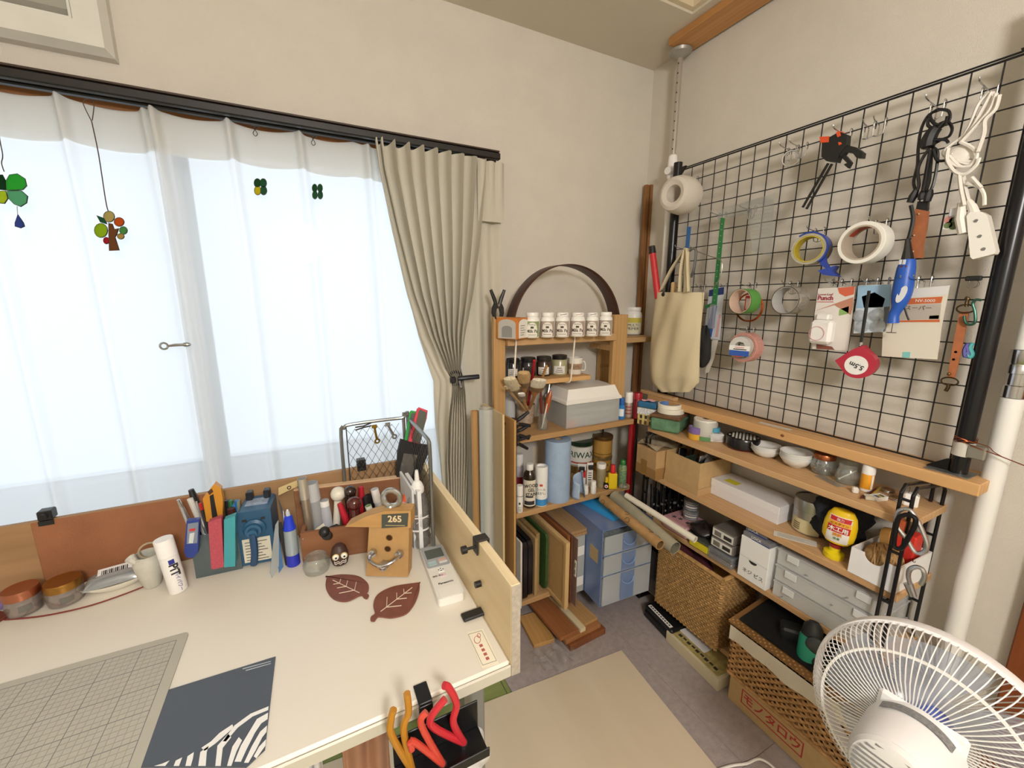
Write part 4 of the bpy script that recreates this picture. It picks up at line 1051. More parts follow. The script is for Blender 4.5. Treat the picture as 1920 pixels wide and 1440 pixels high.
t, r, h = mini('spray_bottle', 'green and white patterned spray bottle in the rack corner',(1157.5,1173.5,914,860),[('bottle',[(.92,0),(1,.03),(1,.72),(.7,.82)], mat('#6f8f6c',.4, noise=.5, nscale=120)),('cap',[(.62,.82),(.62,.97),(.5,1.),(0,1.)], mat('#2f7a3c',.4))])
obj('yellow_band', MB().lathe([(r*1.01, h*.64),(r*.98, h*.74)], n=20, close=False), mat('#a8a850',.5), t)
# crumpled plastic bag on the shelf end
def crumple(cx_, cy_, cz_, sx_, sy_, sz_, seed, n=16, m=9):
    rnd = random.Random(seed); ph = [(rnd.uniform(2,6), rnd.uniform(2,6), rnd.uniform(0,6)) for _ in range(6)]
    def fn(u, v):
        a = u*2*PI; e = PI*v
        k_ = 1+.16*sum(math.sin(p_[0]*a*1.0 // 1*0+round(p_[0])*a+p_[1]*e+p_[2]) for p_ in ph)/2
        return (cx_+sx_*k_*math.sin(e)*math.cos(a), cy_+sy_*k_*math.sin(e)*math.sin(a), cz_+sz_*(1-math.cos(e))*.5*(1+.1*math.sin(3*a)))
    return MB().sheet(fn, n, m)
p = onz(1172,917, S2)
obj('plastic_bag', crumple(0,0,0,.022,.02,.02,4), clear('#d8d2c4',.25,.15,.3), loc=(p.x, p.y+.01, S2+.001), label='crumpled clear plastic bag on the shelf corner', cat='bag', ang=180)

# ================================================================== BOTTOM OF THE LEFT RACK
S3 = AZ[2]+.0006
def slab(name, label, cat, x0, x1, yf, yb, z0, z1, m, bev=.0015, parent=None, group=None):
    return obj(name, MB().bx(x0, x1, yf, yb, z0, z1, bev), m, parent, label=label, cat=cat, group=group)
# paper folders against the wire end
for k,(c_, lb_) in enumerate((('#e6e2da', 'white paper folder standing against the wire end'),('#c9cfc6', 'pale green paper folder beside the black trays'),('#b98f86', 'dusty pink paper folder beside the black trays'))):
    slab('paper_folder', lb_, 'folder',-.792+k*.008,-.786+k*.008,-.272+.012*k,-.05, S3,.415-.012*k, mat(c_,.7))
# black plastic trays on edge
def tray(x, yf, z1, label):
    t = thing('black_tray', label, 'tray',(x, yf, S3))
    w, d, h = .026,.19, z1-S3
    o_ = [(d/2+a, h/2+b_) for a, b_ in round_rect(d, h,.028)]
    M_ = Matrix.Rotation(PI/2,4, 'Z')
    obj('tray_floor', MB().prism(o_,.002, Matrix.Translation((w*.8,0,0)) @ M_), mat('#17171a',.25), t)
    b_ = MB(); n_ = len(o_)
    i_ = [(d/2+a, h/2+c) for a, c in round_rect(d-.004, h-.004,.026)]
    vs = [(0, p[0], p[1]) for p in o_]+[(w*.8, p[0], p[1]) for p in o_]+[(0, p[0], p[1]) for p in i_]
    b_.add(vs,[(i,(i+1) % n_, n_+(i+1) % n_, n_+i) for i in range(n_)]+[(i,2*n_+i,2*n_+(i+1) % n_,(i+1) % n_) for i in range(n_)])
    obj('tray_wall', b_, mat('#1b1b1f',.22), t)
    for zz in (.06,.13,.20):
        obj('moulded_dent', MB().ball((w*.78,.012, zz),.012,12,7,(.5,.5,1.2)), mat('#232328',.2), t)
tray(-.765,-.245,.385, 'black plastic tray on edge nearest the paper folders')
tray(-.737,-.235,.380, 'black plastic tray on edge beside the thin wooden board')
slab('wooden_board', 'thin pale wooden board on edge next to the black trays', 'board',-.706,-.694,-.235,-.03, S3,.386, wood('#b79a70', '#a18458', 'Z',20,8))
slab('wooden_board', 'brownish hardboard sheet on edge between the trays and the green mat', 'board',-.690,-.672,-.215,-.03, S3,.392, wood('#a88c5e', '#937748', 'Z',20,8))
# dark green cutting board with rounded corner
o_ = [(a+.10, b_+.128) for a, b_ in round_rect(.2,.256,.02)]
obj('green_board', MB().prism(o_,.011, Matrix.Rotation(PI/2,4, 'Z')), mat('#3c5a2e',.55, noise=.2, nscale=40), loc=(-.645,-.238, S3+.012), label='dark green cutting board standing on edge', cat='board')
# framed MDF panels
t = thing('framed_panel', 'unfinished framed panel with recessed face pulled out from the shelf', 'panel',(-.640,-.357, S3))
W_ = .30; Hh = .292; fm = wood('#d6b684', '#c3a06c', 'Z',14,9)
obj('panel_face', MB().bx(.004,.010,.018, W_,.016, Hh-.016), mat('#bd9a68',.8, noise=.05, nscale=60), t)
obj('frame_rail', MB().bx(0,.014,0, W_,0,.0155,.001), fm, t); obj('frame_rail', MB().bx(0,.014,0, W_, Hh-.0155, Hh,.001), fm, t)
obj('frame_stile', MB().bx(0,.014,0,.0175,.016, Hh-.016,.001), fm, t)
slab('wooden_board', 'pale board on edge behind the framed panel', 'board',-.6245,-.616,-.35,-.05, S3,.410, wood('#d9bd8e', '#c9a976', 'Z',14,9))
slab('wooden_board', 'reddish brown stained board on edge', 'board',-.6145,-.602,-.33,-.03, S3,.425, wood('#8e5a34', '#75452a', 'Y',14,9))
slab('wooden_board', 'second reddish brown board, darker and thinner', 'board',-.600,-.592,-.335,-.03, S3,.420, wood('#7c4c30', '#663a22', 'Y',14,9))
t = thing('veneer_bundle', 'bundle of thin purplish veneer sheets with a green tag', 'veneer',(-.590,-.362, S3))
for k in range(3): obj('veneer_sheet', MB().bx(.0035*k,.0035*k+.0028,.012*k,.28,0,.298-.006*k,.0005), wood(['#8a7068', '#a5887a', '#c9b498'][k], '#7a6058', 'Z',20,10), t)
obj('tag', MB().bx(-.0032,-.0008,.002,.012,.135,.205), mat('#e4e2dc',.7), t); obj('tag_print', MB().bx(-.0038,-.0033,.004,.009,.145,.165), mat('#2f6a3c',.6), t); obj('tag_print', MB().bx(-.0038,-.0033,.004,.009,.175,.195), mat('#2f6a3c',.6), t)
# clear tall container with wooden slabs on its top
bx0, bx1 = -.572,-.503; yf_ = -.295
t = thing('clear_container', 'tall clear plastic container with white labels beside the blue drawers', 'container',(bx0, yf_, S3))
obj('container_wall', hollow_box(bx1-bx0,.25,.265,.002), clear('#e2e6e4',.5,.1,.2), t)
obj('contents', MB().bx(.006, bx1-bx0-.006,.01,.24,.004,.20), mat('#8d918e',.7, noise=.3, nscale=60), t)
for z_ in (.03,.17): obj('white_label', MB().bx(.030, bx1-bx0-.002,-.0008,-.0002, z_, z_+.042), mat('#eceae6',.6), t)
t = thing('wood_slab', 'flat pale wooden slabs lying on top of the clear container', 'wood',(bx0-.018, yf_-.008, S3+.2655))
for k in range(2): obj('slab', MB().bx(.004*k,.100-.004*k,.004*k,.255,.0125*k,.0125*k+.012,.001), wood('#b4946c', '#9d7e58', 'Y',14,10), t)
# blue three-drawer unit
B0 = onz(1125,1141, AZ[2]); B1 = onz(1218,1110, AZ[2])
rz = math.atan2(B1.y-B0.y, B1.x-B0.x); lx = (B1-B0).length; ly = .33; hT = .335
t = thing('drawer_unit', 'translucent blue plastic unit with three drawers', 'drawers',(B0.x, B0.y, S3), rz+math.radians(1))
bm = clear('#86a2d8',.62,.2,.1)
b_ = MB(); w_ = .003
b_.bx(0, w_,.006, ly,0, hT); b_.bx(lx-w_, lx,.006, ly,0, hT); b_.bx(w_, lx-w_, ly-w_, ly,0, hT); b_.bx(w_, lx-w_,.006, ly-w_, hT-w_, hT); b_.bx(w_, lx-w_,.006, ly-w_,0, w_)
cs = obj('cabinet', b_, bm, t)
zz = [(.008,.138),(.144,.226),(.232,.312)]
dm_ = clear('#eaf0f6',.34,.25,.1)
cont = [mat('#c9cbc6',.8, noise=.3, nscale=90, bump=1., bscale=120), mat('#aeb0ab',.8, noise=.3, nscale=90, bump=1., bscale=120), mat('#9aa3a0',.8, noise=.3, nscale=90, bump=1., bscale=120)]
for k,(z0, z1) in enumerate(zz):
    d_ = obj('drawer', MB().bx(.006, lx-.006,-.004,-.001, z0, z1,.001).bx(.006,.009,-.001, ly-.02, z0, z1-.012).bx(lx-.009, lx-.006,-.001, ly-.02, z0, z1-.012).bx(.009, lx-.009,-.001, ly-.02, z0, z0+.003), dm_, t)
    hz = z1-.03
    obj('handle', MB().tube([(lx*.5-.030*math.cos(a),-.006-.008*math.sin(a), hz-.022*math.sin(a)) for a in [PI*q/12 for q in range(13)]],.0032,6), clear('#8fb0e0',.7,.1,.3), d_)
    obj('handle_recess', MB().bx(lx*.5-.034, lx*.5+.034,-.0052,-.0042, z0+.004, z1-.003), clear('#8ea8d6',.6,.15,.2), d_)
    if k == 0:
        for i in range(26):
            rnd = random.Random(i); obj('white_ball', MB().ball((rnd.uniform(.02, lx*.45), rnd.uniform(.012,.04), z0+.014+rnd.uniform(0,.05)),.010,8,6), mat('#d8d8d2',.5), d_)
    obj('contents', MB().bx(.014, lx-.014,.012, ly*.8, z0+.005, z0+(z1-z0)*.6), cont[k], d_)
for z0, z1 in zz[1:]: obj('divider', MB().bx(w_, lx-w_,.0,.01, z0-.006, z0-.001), bm, t)
obj('side_sticker', MB().bx(-.0006,-.0001,.03,.085,.18,.24), mat('#b9a47c',.7), t)
# colourful bag lying on the drawers
p = V(0,0,0)
t = thing('snack_bag', 'flat bright blue bag with colourful print lying on the blue drawers', 'bag',(B0.x+.085, B0.y+.045, S3+hT+.0006), rz+math.radians(12))
def pillow(lx_, ly_, h_):
    return lambda u, v: (lx_*u, ly_*v, h_*(max(0,(1-(2*u-1) ** 4)*(1-(2*v-1) ** 4))) ** .5+.002*math.sin(20*u+9*v)*0)
obj('bag_body', MB().sheet(pillow(.14,.20,.022),14,14), mat('#2f93d6',.35), t, ang=180)
for (u0, u1, v0, v1, c_) in ((.45,.98,.35,.95, '#e8e4d0'),(.5,.75,.55,.9, '#d9c62a'),(.7,.96,.28,.62, '#c44a2a'),(.4,.62,.3,.55, '#4f9a3c'),(.72,.94,.66,.9, '#7fae44')):
    f_ = pillow(.14,.20,.022)
    obj('printed_patch', MB().sheet(lambda u, v, a=u0, b2=u1, c2=v0, d2=v1: (lambda q: (q[0], q[1], q[2]+.0012+.0004*len(c_)*0))(f_(a+(b2-a)*(.5+(u-.5)*math.sqrt(max(.05,1-(2*v-1) ** 2))), c2+(d2-c2)*v)),8,8), mat(c_,.5), t, ang=180)
# rolled papers poking out under the middle shelf
def roll_tube(name, label, a, e, r, m, inner, cat='roll', wall=.15, wob=0.):
    d = e-a; L = d.length; Z_ = d.normalized(); X_ = Z_.orthogonal().normalized(); Y_ = Z_.cross(X_)
    t = thing(name, label, cat, tuple(a)); t.matrix_world = Matrix(((X_.x, Y_.x, Z_.x, a.x),(X_.y, Y_.y, Z_.y, a.y),(X_.z, Y_.z, Z_.z, a.z),(0,0,0,1)))
    rr = r*(1-wall)
    obj('outer_layer', MB().lathe([(rr+.0004,0),(r,0),(r, L),(rr+.0004, L),(rr+.0004,0)], n=28), m, t)
    obj('inner_layer', MB().lathe([(rr-.001,.001),(rr,.001),(rr, L-.001),(rr-.001, L-.001),(rr-.001,.001)], n=28), inner, t)
    return t, L
tb = V(-.40,-.10,.470)
e1 = onz(1238,1021,.36); e1 = e1+V(0,0,0)
a1 = ony(1130,938,-.18)
kr = mat('#b08a5a',.75, noise=.18, nscale=24)
t, L = roll_tube('paper_roll', 'brown kraft paper roll printed with dark swirls', onz(1130,935,.522), onz(1238,1022,.50),.0185, kr, mat('#7a5a38',.8))
for k in range(12):
    a = random.Random(k).uniform(0,6.28); z_ = L*(.08+.9*k/12)
    pts = [(.0198*math.cos(a+.45*math.cos(q)),.0198*math.sin(a+.45*math.cos(q)), z_+.010*math.sin(q)) for q in [i*2*PI/10 for i in range(9)]]
    obj('swirl_print', MB().tube(pts,.0008,4), mat('#4a3826',.8), t)
t, L = roll_tube('paper_roll', 'loose grey-green paper roll with an open end', onz(1152,930,.50), onz(1266,1028,.462),.0245, mat('#a39d88',.8, noise=.1, nscale=18), mat('#7d7866',.8), wall=.06)
obj('loose_tail', MB().sheet(lambda u, v: (.026*math.cos(.4+u*.8)+.012*u,.026*math.sin(.4+u*.8)-.03*u, L*(.4+.66*v)),6,6), mat('#a8a28c',.8), t, ang=180)
t, L = roll_tube('paper_roll', 'slim white paper roll lying above the grey one', onz(1174,929,.53), onz(1304,1012,.50),.012, mat('#e6e1d2',.7), mat('#c9c4b2',.8), wall=.35)
# planks stacked on the floor with torn plastic wrap
pb = onz(1070,1226,0.007)
PZ = .0078
ang_ = math.atan2(.0,1)+math.radians(0)
for k,(dx, dy, w_, l_, h_, c1, c2, lb_) in enumerate(((.0,.0,.178,.30,.026, '#8a5534', '#6f4026', 'dark reddish plank at the bottom of the stack on the carpet'),(-.012,.012,.175,.32,.017, '#a8764a', '#90603a', 'brown plank in the middle of the stack on the carpet'),(-.035,.02,.09,.30,.014, '#a06a42', '#8a5834', 'narrow brown plank on top of the stack beside the pale strip'),(.062,.035,.10,.29,.012, '#c09a68', '#ab8454', 'light brown plank on top of the stack near the blue drawers'))):
    zz_ = [0,.0265,.044,.044][k]
    obj('wood_plank', MB().bx(0, w_,0, l_,0, h_,.001), wood(c1, c2, 'Y',14,10), loc=(-.662+dx,-.436+dy, PZ+zz_), rz=math.radians(3+2*(k == 3)), label=lb_, cat='plank')
obj('pale_strip', MB().bx(0,.026,0,.27,0,.0165,.0008), wood('#ddd0ae', '#cfc09a', 'Y',14,10), loc=(-.603,-.418, PZ+.0440), rz=math.radians(3), label='thin cream wooden strip between the two top planks', cat='wood strip')
obj('wood_plank', MB().bx(-.09,0,0,.16,0,.016,.001), wood('#c79c62', '#b2884e', 'Y',14,10), loc=(-.690,-.37, PZ), rz=math.radians(-6), label='yellowish plank poking out beside the plank stack', cat='plank')
obj('plastic_wrap', MB().sheet(lambda u, v: (-.09+.18*u+.012*math.sin(v*9),-.05+.10*v+.014*math.sin(u*13),.008+.006*math.sin(u*31+3*math.sin(v*9))+.0015*math.sin(v*60)),50,30), clear('#ffffff',.10,.2,.1), loc=(-.72,-.43, PZ), label='torn clear plastic wrap spilling from the plank stack', cat='wrap', ang=180)
# boards and rolls standing between the desk and the rack
def leaning(name, label, cat, x, y0, z0p, y1, z1p, t_, m):
    b_ = MB(); vs = [(x-t_/2, y0,.0085),(x+t_/2, y0,.0085),(x+t_/2, y1,.0085),(x-t_/2, y1,.0085),(x-t_/2, y0, z0p),(x+t_/2, y0, z0p),(x+t_/2, y1, z1p),(x-t_/2, y1, z1p)]
    b_.add(vs,[(3,2,1,0),(4,5,6,7),(0,1,5,4),(2,3,7,6),(1,2,6,5),(3,0,4,7)])
    return obj(name, b_, m, label=label, cat=cat)
q0, q1 = onx(943,772,-.862), onx(964,795,-.862)
leaning('plywood_sheet', 'tall tan plywood sheet standing against the wire end of the rack', 'plywood',-.858, q1.y,(q0.z+q1.z)/2, q1.y+.17,(q0.z+q1.z)/2,.008, wood('#c39a64', '#ad8450', 'Z',10,12,.6,3))
q0, q1 = onx(926,765,-.895), onx(944,780,-.895)
leaning('plywood_sheet', 'paler plywood sheet standing beside the clear plastic roll', 'plywood',-.895, q1.y+.0,(q0.z+q1.z)/2, q1.y+.17,(q0.z+q1.z)/2,.007, wood('#dcc59a', '#cdb284', 'Z',10,12,.6,3))
p = ony(911,766,-.33)
t = thing('plastic_roll', 'tall roll of clear plastic film standing behind the side board', 'roll',(p.x, p.y,.0085))
r_ = 13.5*mpp(p)
obj('film', MB().lathe([(r_*.9,0),(r_,0),(r_, p.z-.0085),(r_*.9, p.z-.0085),(r_*.9,0)], n=28), clear('#e6e8e4',.45,.08,.4), t)
obj('core', MB().lathe([(r_*.62,.001),(r_*.7,.001),(r_*.7, p.z-.01),(r_*.62, p.z-.01),(r_*.62,.001)], n=24), mat('#b9b4a4',.7), t)
p = ony(892,770,-.29)
obj('cardboard_tube', MB().lathe([(.0105,0),(.013,0),(.013, p.z-.0085),(.0105, p.z-.0085),(.0105,0)], n=20), mat('#b48a58',.8), loc=(p.x-.004, p.y,.0085), label='thin brown cardboard tube standing next to the plastic roll', cat='tube')

# ================================================================== THINGS ON THE RIGHT RACK
Q1, Q2, Q3, Q4 = [z+.0006 for z in BZ]
# --- top shelf
b_, rz, lx, ly, h = corner_box((1191,793),(1226,800.5),(1246,789), Q1,(1226,768))
lx = .052; ly = min(max(ly,.06),.075)
t = thing('house_tin', 'little house-shaped printed tin with blue roof lid', 'tin',(b_.x, b_.y, Q1), rz)
obj('tin_walls', MB().bx(0, lx,0, ly,0, h*.98,.002), mat('#c9b678',.45, noise=.3, nscale=90), t)
obj('roof_lid', MB().bx(-.003, lx+.003,-.003, ly+.003, h*.98, h*1.34,.006), mat('#2f6a94',.4), t)
obj('snow_band', MB().bx(-.0012, lx+.0012,-.0012, ly+.0012, h*.62, h*.97), mat('#d9dade',.5, noise=.3, nscale=140), t)
for k in range(3):
    obj('painted_window', MB().bx(-.0022,-.0013, ly*(.15+.28*k), ly*(.27+.28*k), h*.38, h*.56), INK, t)
    obj('painted_window', MB().bx(lx*(.15+.28*k), lx*(.27+.28*k),-.0022,-.0013, h*.38, h*.56), INK, t)
    obj('painted_door', MB().bx(-.0022,-.0013, ly*(.15+.28*k), ly*(.29+.28*k), h*.04, h*.26), mat('#5a3c22',.6), t)
obj('pink_ribbon', MB().sheet(lambda u, v: (lx*(.1+.8*u), ly*(.25+.5*v)+.01*math.sin(u*9), h*1.345+.004+.003*math.sin(u*14+v*5)),14,5), mat('#d8a5ae',.6), label='crumpled pink ribbon lying on the roof of the house tin', cat='ribbon', loc=tuple(t.location), rz=rz, ang=180)
b_, rz, lx, ly, h = corner_box((1227,799),(1272,816),(1303,792), Q1,(1272,791))
ly = min(ly,.14); lx = min(max(lx,.10),.14)
t = thing('green_tin', 'mottled green square tin with brown lid', 'tin',(b_.x, b_.y, Q1), rz)
obj('tin_body', MB().bx(0, lx,0, ly,0, h,.008), mat('#5f8568',.5, noise=.25, nscale=35), t)
obj('lid', MB().bx(-.002, lx+.002,-.002, ly+.002, h-.001, h+.014,.006), mat('#6b4d34',.5, noise=.2, nscale=40), t)
gz_ = Q1+h+.0146; gcx = loc = Matrix.Translation(t.location) @ Matrix.Rotation(rz,4, 'Z') @ Vector((lx*.5, ly*.5,0))
w1m = mat('#e9e4d4',.6); blu = mat('#c9d6e8',.6, noise=.4, nscale=60)
pc_ = V(gcx.x, gcx.y, gz_); Rr = 25.5*mpp(pc_)
t1 = tape_roll('tape_roll', 'wide cream masking tape roll lying on the green tin',(gcx.x, gcx.y, gz_+.010), Rr, Rr*.72,.0195, w1m, mat('#d8cfba',.7))
t2 = tape_roll('tape_roll', 'cream masking tape roll with blue printed core, topmost on the green tin',(gcx.x-.006, gcx.y+.003, gz_+.0285), Rr*.88, Rr*.70,.017, mat('#ece8da',.6), mat('#5f86c4',.6))
t, r, h = pot('paper_roll', 'thick white label roll in clear wrap behind the small tapes', 'roll',(1297,1343,828,781), Q1,[('winding',[(.30,0),(.98,0),(1,.02),(1,.98),(.98,1),(.3,1),(.3,0)], mat('#dcdad2',.6)),('core',[(.24,.002),(.29,.002),(.29,.998),(.24,.998),(.24,.002)], mat('#8a7a64',.8))], n=36); unkey(t)
obj('wrap', MB().lathe([(r*1.03, h*.0),(r*1.04, h*.9),(r*.9, h*1.03)], n=20, close=False), clear('#eeeeea',.12,.1,.3), t)
obj('green_print', band(r, h*.02, h*.22,.6, off=1.045), mat('#5f8f5a',.6), t)
def flat_tape(label, fit, m, core, z):
    c, r, h = round_fit(*fit, z)
    return tape_roll('tape_roll', label,(c.x, c.y, z+h/2*.8), r, r*.62, h*.8, m, core), c, r, h*.8
tt, c, r, h = flat_tape('yellow masking tape roll under a purple one',(1289,1319,826,806), mat('#dba93a',.5), mat('#e6dcc0',.7), Q1)
tape_roll('tape_roll', 'purple masking tape roll lying on the yellow one',(c.x, c.y, Q1+h+.0006+h*.55), r*.99, r*.62, h*1.1, mat('#7d64a4',.6), mat('#8fb0d8',.6))
p = onz(1344,829, Q1)
t = thing('paper_packet', 'white paper packet in plastic under the light blue tape', 'packet',(p.x+.006, p.y+.012, Q1), face_cam(p)+.3)
obj('packet', MB().bx(-.027,.027,-.018,.022,0,.032,.004), mat('#e4e4e2',.6, noise=.05, nscale=60), t)
obj('loose_wrap', crumple(.0,0,0,.036,.028,.036,3), clear('#f0f0f2',.06,.12,.2), t, ang=180)
c = V(t.location.x-.004, t.location.y+.004, Q1+.033)
r = 10.5*mpp(c)
tape_roll('tape_roll', 'small light blue tape roll on the white packet',(c.x, c.y, Q1+.0365+.0085), r, r*.62,.016, mat('#4f9fc4',.5), mat('#3f84a8',.6))
# black flower holder with pale pins
t, r, h = pot('flower_frog', 'round black dish with rows of pale studs on a red base', 'dish',(1358,1424,848,812), Q1,[('base',[(.90,0),(.93,.04),(.9,.06)], mat('#8c2a2c',.4)),('dish',[(.92,.065),(1,.2),(1,.86),(.94,1.),(0,1.0)], mat('#141417',.22))], n=40); unkey(t)
for i in range(-4,5):
    for j in range(-4,5):
        if i*i+j*j < 17: obj('stud', MB().ball((i*r*.20, j*r*.20, h*1.0), r*.075,8,5,(1,1,.35)), mat('#d6d4cc',.35), t)
# white bowls in two stacks
def bowl_stack(fit, n, grp, where):
    c, r, h = round_fit(*fit, Q1,.45,1.)
    hb = h*.62; st = (h-hb)/(n-1)
    me = MB().lathe([(r*.42,0),(r*.46,.003),(r*.72, hb*.28),(r*.93, hb*.76),(r*.95, hb*.9),(r, hb*.94),(r, hb),(r*.96, hb),(r*.90, hb*.76),(r*.68, hb*.32),(r*.3, hb*.14),(0, hb*.13)], n=40).mesh('bowl'); finish(me); me.materials.append(mat('#e3e3df',.25, noise=.03, nscale=8))
    for k in range(n):
        lb_ = ('lowest' if k == 0 else 'topmost' if k == n-1 else 'inner')+' white china bowl of the stack ' +where
        o = obj('china_bowl', None, None, data=me, loc=(c.x, c.y, Q1+st*k), label=lb_, cat='bowl', group=grp)
bowl_stack((1405,1463,858,826),4, 'bowl stack by the black dish', 'next to the black dish')
bowl_stack((1457.5,1522,877,837.5),5, 'bowl stack by the nail jar', 'next to the jar of screws')
# jar of screws, open jar, glue stick
t, r, h = pot('screw_jar', 'round glass jar of silver screws with copper lid', 'jar',(1515,1566,893,845), Q1,[('glass',[(.72,0),(.85,.03),(1,.28),(1,.45),(.86,.68),(.80,.74),(.78,.74),(.84,.67),(.975,.44),(.975,.28),(.82,.05),(0,.04)], GLASS),('lid',[(.83,.745),(.86,.76),(.86,.93),(.80,1.),(0,1.0)], mat('#a8623e',.3,.9))], n=36); unkey(t)
rnd = random.Random(2)
for k in range(34):
    a, q, zz_ = rnd.uniform(0,6.28), rnd.uniform(0,.7)*r, h*rnd.uniform(.08,.34)
    d = Vector((rnd.uniform(-1,1), rnd.uniform(-1,1), rnd.uniform(-.4,.4))).normalized()*.009
    c_ = Vector((q*math.cos(a), q*math.sin(a), zz_)); obj('screw', MB().cyl(c_-d, c_+d,.0013,.0008,6).cyl(c_-d, c_-d*1.15,.0028, n=7), mat('#b9bbbf',.25,1.), t)
t, r, h = pot('open_jar', 'open glass jar with a cotton swab leaning inside', 'jar',(1561,1611,911,864), Q1,[('glass',[(.75,0),(.9,.03),(1,.3),(.98,.5),(.78,.74),(.80,.78),(.76,.82),(.80,.9),(.80,1.),(.76,1.),(.74,.76),(.95,.5),(.97,.3),(.86,.06),(0,.05)], GLASS)], n=36); unkey(t)
obj('swab', MB().tube([(-r*.6,0, h*.1),(r*.62,.0, h*.72)],.0018,6).ball((-r*.6,0, h*.1),.0036,8,6), mat('#f0eee6',.8), t)
t, r, h = pot('glue_stick', 'orange glue stick with white cap standing on the shelf', 'glue stick',(1609,1635,923,864), Q1,[('barrel',[(.98,.10),(1,.11),(1,.60),(.98,.61)], mat('#e8a02c',.4)),('foot',[(.9,0),(.92,.02),(.92,.095)], WHITE),('cap',[(1.02,.615),(1.02,.97),(.95,1.),(0,1.)], mat('#f1f0ee',.35))]); unkey(t)
obj('white_stripe', MB().lathe([(r*1.01, h*.12),(r*1.01, h*.6)], n=6, a0=-.9, a1=-.5, close=False), PAPER, t)
# odds and ends near the end frame
p = onz(1606,925, Q1); obj('eraser', MB().box((0,0,.008),(.016,.014,.016),.003), mat('#e4e1d8',.6), loc=(p.x, p.y+.004, Q1), rz=.5, label='small white cube eraser beside the glue stick', cat='eraser')
def pen_flat(label, a, e, z, r, m, name='pencil', cat='pencil', tip=None):
    A_, E_ = onz(*a, z+r), onz(*e, z+r)
    t = thing(name, label, cat, tuple(A_)); d = E_-A_
    obj('shaft', MB().cyl((0,0,0), d*.9, r, n=8), m, t); obj('tip', MB().cyl(d*.901, d, r, r*.3,8), tip or m, t)
pen_flat('dark red pencil lying on the shelf by the eraser',(1643,918),(1613,934), Q1,.0035, mat('#5a2424',.45))
pen_flat('short yellow pencil lying among the loose bits',(1650,914),(1634,930), Q1,.0035, mat('#c9b04a',.45))
p = onz(1630,937, Q1)
t = thing('connector', 'small beige plug connector lying among the loose bits', 'connector',(p.x, p.y, Q1),.7)
for k in range(2): obj('plug', MB().box((k*.012,0,.005),(.009,.02,.010),.001), mat('#b9b3a0',.5), t)
p = onz(1650,939, Q1)
t = thing('small_box', 'tiny open white box of clips among the loose bits', 'box',(p.x-.012, p.y, Q1),-.25)
obj('box_wall', hollow_box(.034,.022,.011,.0015), WHITE, t)
for k in range(4): obj('clip', MB().box((.007+.0065*k,.011,.008),(.004,.012,.005),.001), mat(['#2b3a6a', '#9a9aa0', '#c9b23a', '#4a4a50'][k],.4), t)
for k,(x_, y_, lb_) in enumerate(((1663,921, 'silver key ring lying behind the tiny white box'),(1681,937, 'silver key ring lying next to the end frame'))):
    p = onz(x_, y_, Q1); b2 = MB()
    b2.tube([(.016*math.cos(a),.016*math.sin(a),.002) for a in [2*PI*i/20 for i in range(20)]],.0011,6, closed=True)
    b2.tube([(.0155*math.cos(a)+.003,.0155*math.sin(a),.0042) for a in [2*PI*i/20 for i in range(20)]],.001,6, closed=True)
    obj('key_ring', b2, CHROME, loc=(p.x, p.y, Q1), label=lb_, cat='ring')
p = onz(1717,952, Q1)
t = thing('plug_charger', 'white plug charger standing prongs up behind the end frame', 'charger',(p.x, p.y+.012, Q1), face_cam(p))
obj('body', MB().box((0,0,.017),(.03,.026,.034),.004), WHITE, t)
for sx_ in (-.006,.006): obj('prong', MB().box((sx_,0,.042),(.0015,.006,.016)), CHROME, t)
p = onz(1555,902, Q1); obj('plastic_sleeve', MB().bx(-.04,.04,-.014,.014,0,.002,.0008), clear('#f2f2ee',.12,.06,.5), loc=(p.x, p.y, Q1), rz=1.2, label='thin clear plastic sleeve lying in front of the glass jars', cat='sleeve')
# --- second shelf: cartons, white box, tin, glue, twine
b_, rz, lx, ly, h = corner_box((1241,893),(1307.5,930),(1340,916), Q2,(1311,870))
rz = -.03; x1 = -.045
t = thing('cardboard_box', 'open cardboard box of electronic parts on the second shelf', 'box',(b_.x, b_.y, Q2), rz)
ly = .165; lx = .17
obj('box_wall', hollow_box(lx, ly, h,.003), CARD, t)
obj('lower_lip', MB().bx(-.004, lx,-.004,-.0005,0, h*.2).bx(-.004,-.0005,-.0005, ly,0, h*.2), mat('#bd9c6e',.8), t)
for k,(u, v, a, m_) in enumerate(((.03,.03,.2, '#1d2226'),(.03,.075,-.2, '#23302a'),(.07,.05,.1, '#c9ccd0'),(.08,.11,.5, '#2c2c30'),(.12,.06,-.3, '#8a8f94'),(.05,.13,.1, '#18181b'),(.12,.12,.2, '#b09a5a'))):
    o = obj('part_packet', MB().at((u, v, h*.72), rz=a, rx=.35-.1*k, ry=.1*k-.2).box((0,0,0),(.050,.004, h*.7),.001), mat(m_,.4, noise=.5, nscale=130), t)
o = obj('silver_pouch', crumple(.09,.045, h*.62,.035,.02,.045,6), mat('#b9c3cc',.25,.4, noise=.3, nscale=80), t, ang=60)
b2, rz2, lx2, ly2, h2 = corner_box((1180,878),(1228,901),(1245,894), Q2,(1231,848))
t = thing('cardboard_box', 'taped cardboard box at the corner end of the second shelf', 'box',(b2.x, b2.y, Q2),-.03)
obj('box_body', MB().bx(0,.15,0,.115,0, h2,.002), mat('#b8966a',.8, noise=.06, nscale=40), t)
obj('tape_strip', MB().bx(-.0006,-.0001,.0,.115,0, h2*.34), mat('#9c774a',.5), t)
obj('tape_strip', MB().bx(-.0012,-.0007,.05,.085, h2*.08, h2*.55), mat('#96703f',.5), t)
obj('tape_strip', MB().bx(0,.06,-.0006,-.0001,0, h2*.4), mat('#9c774a',.5), t)
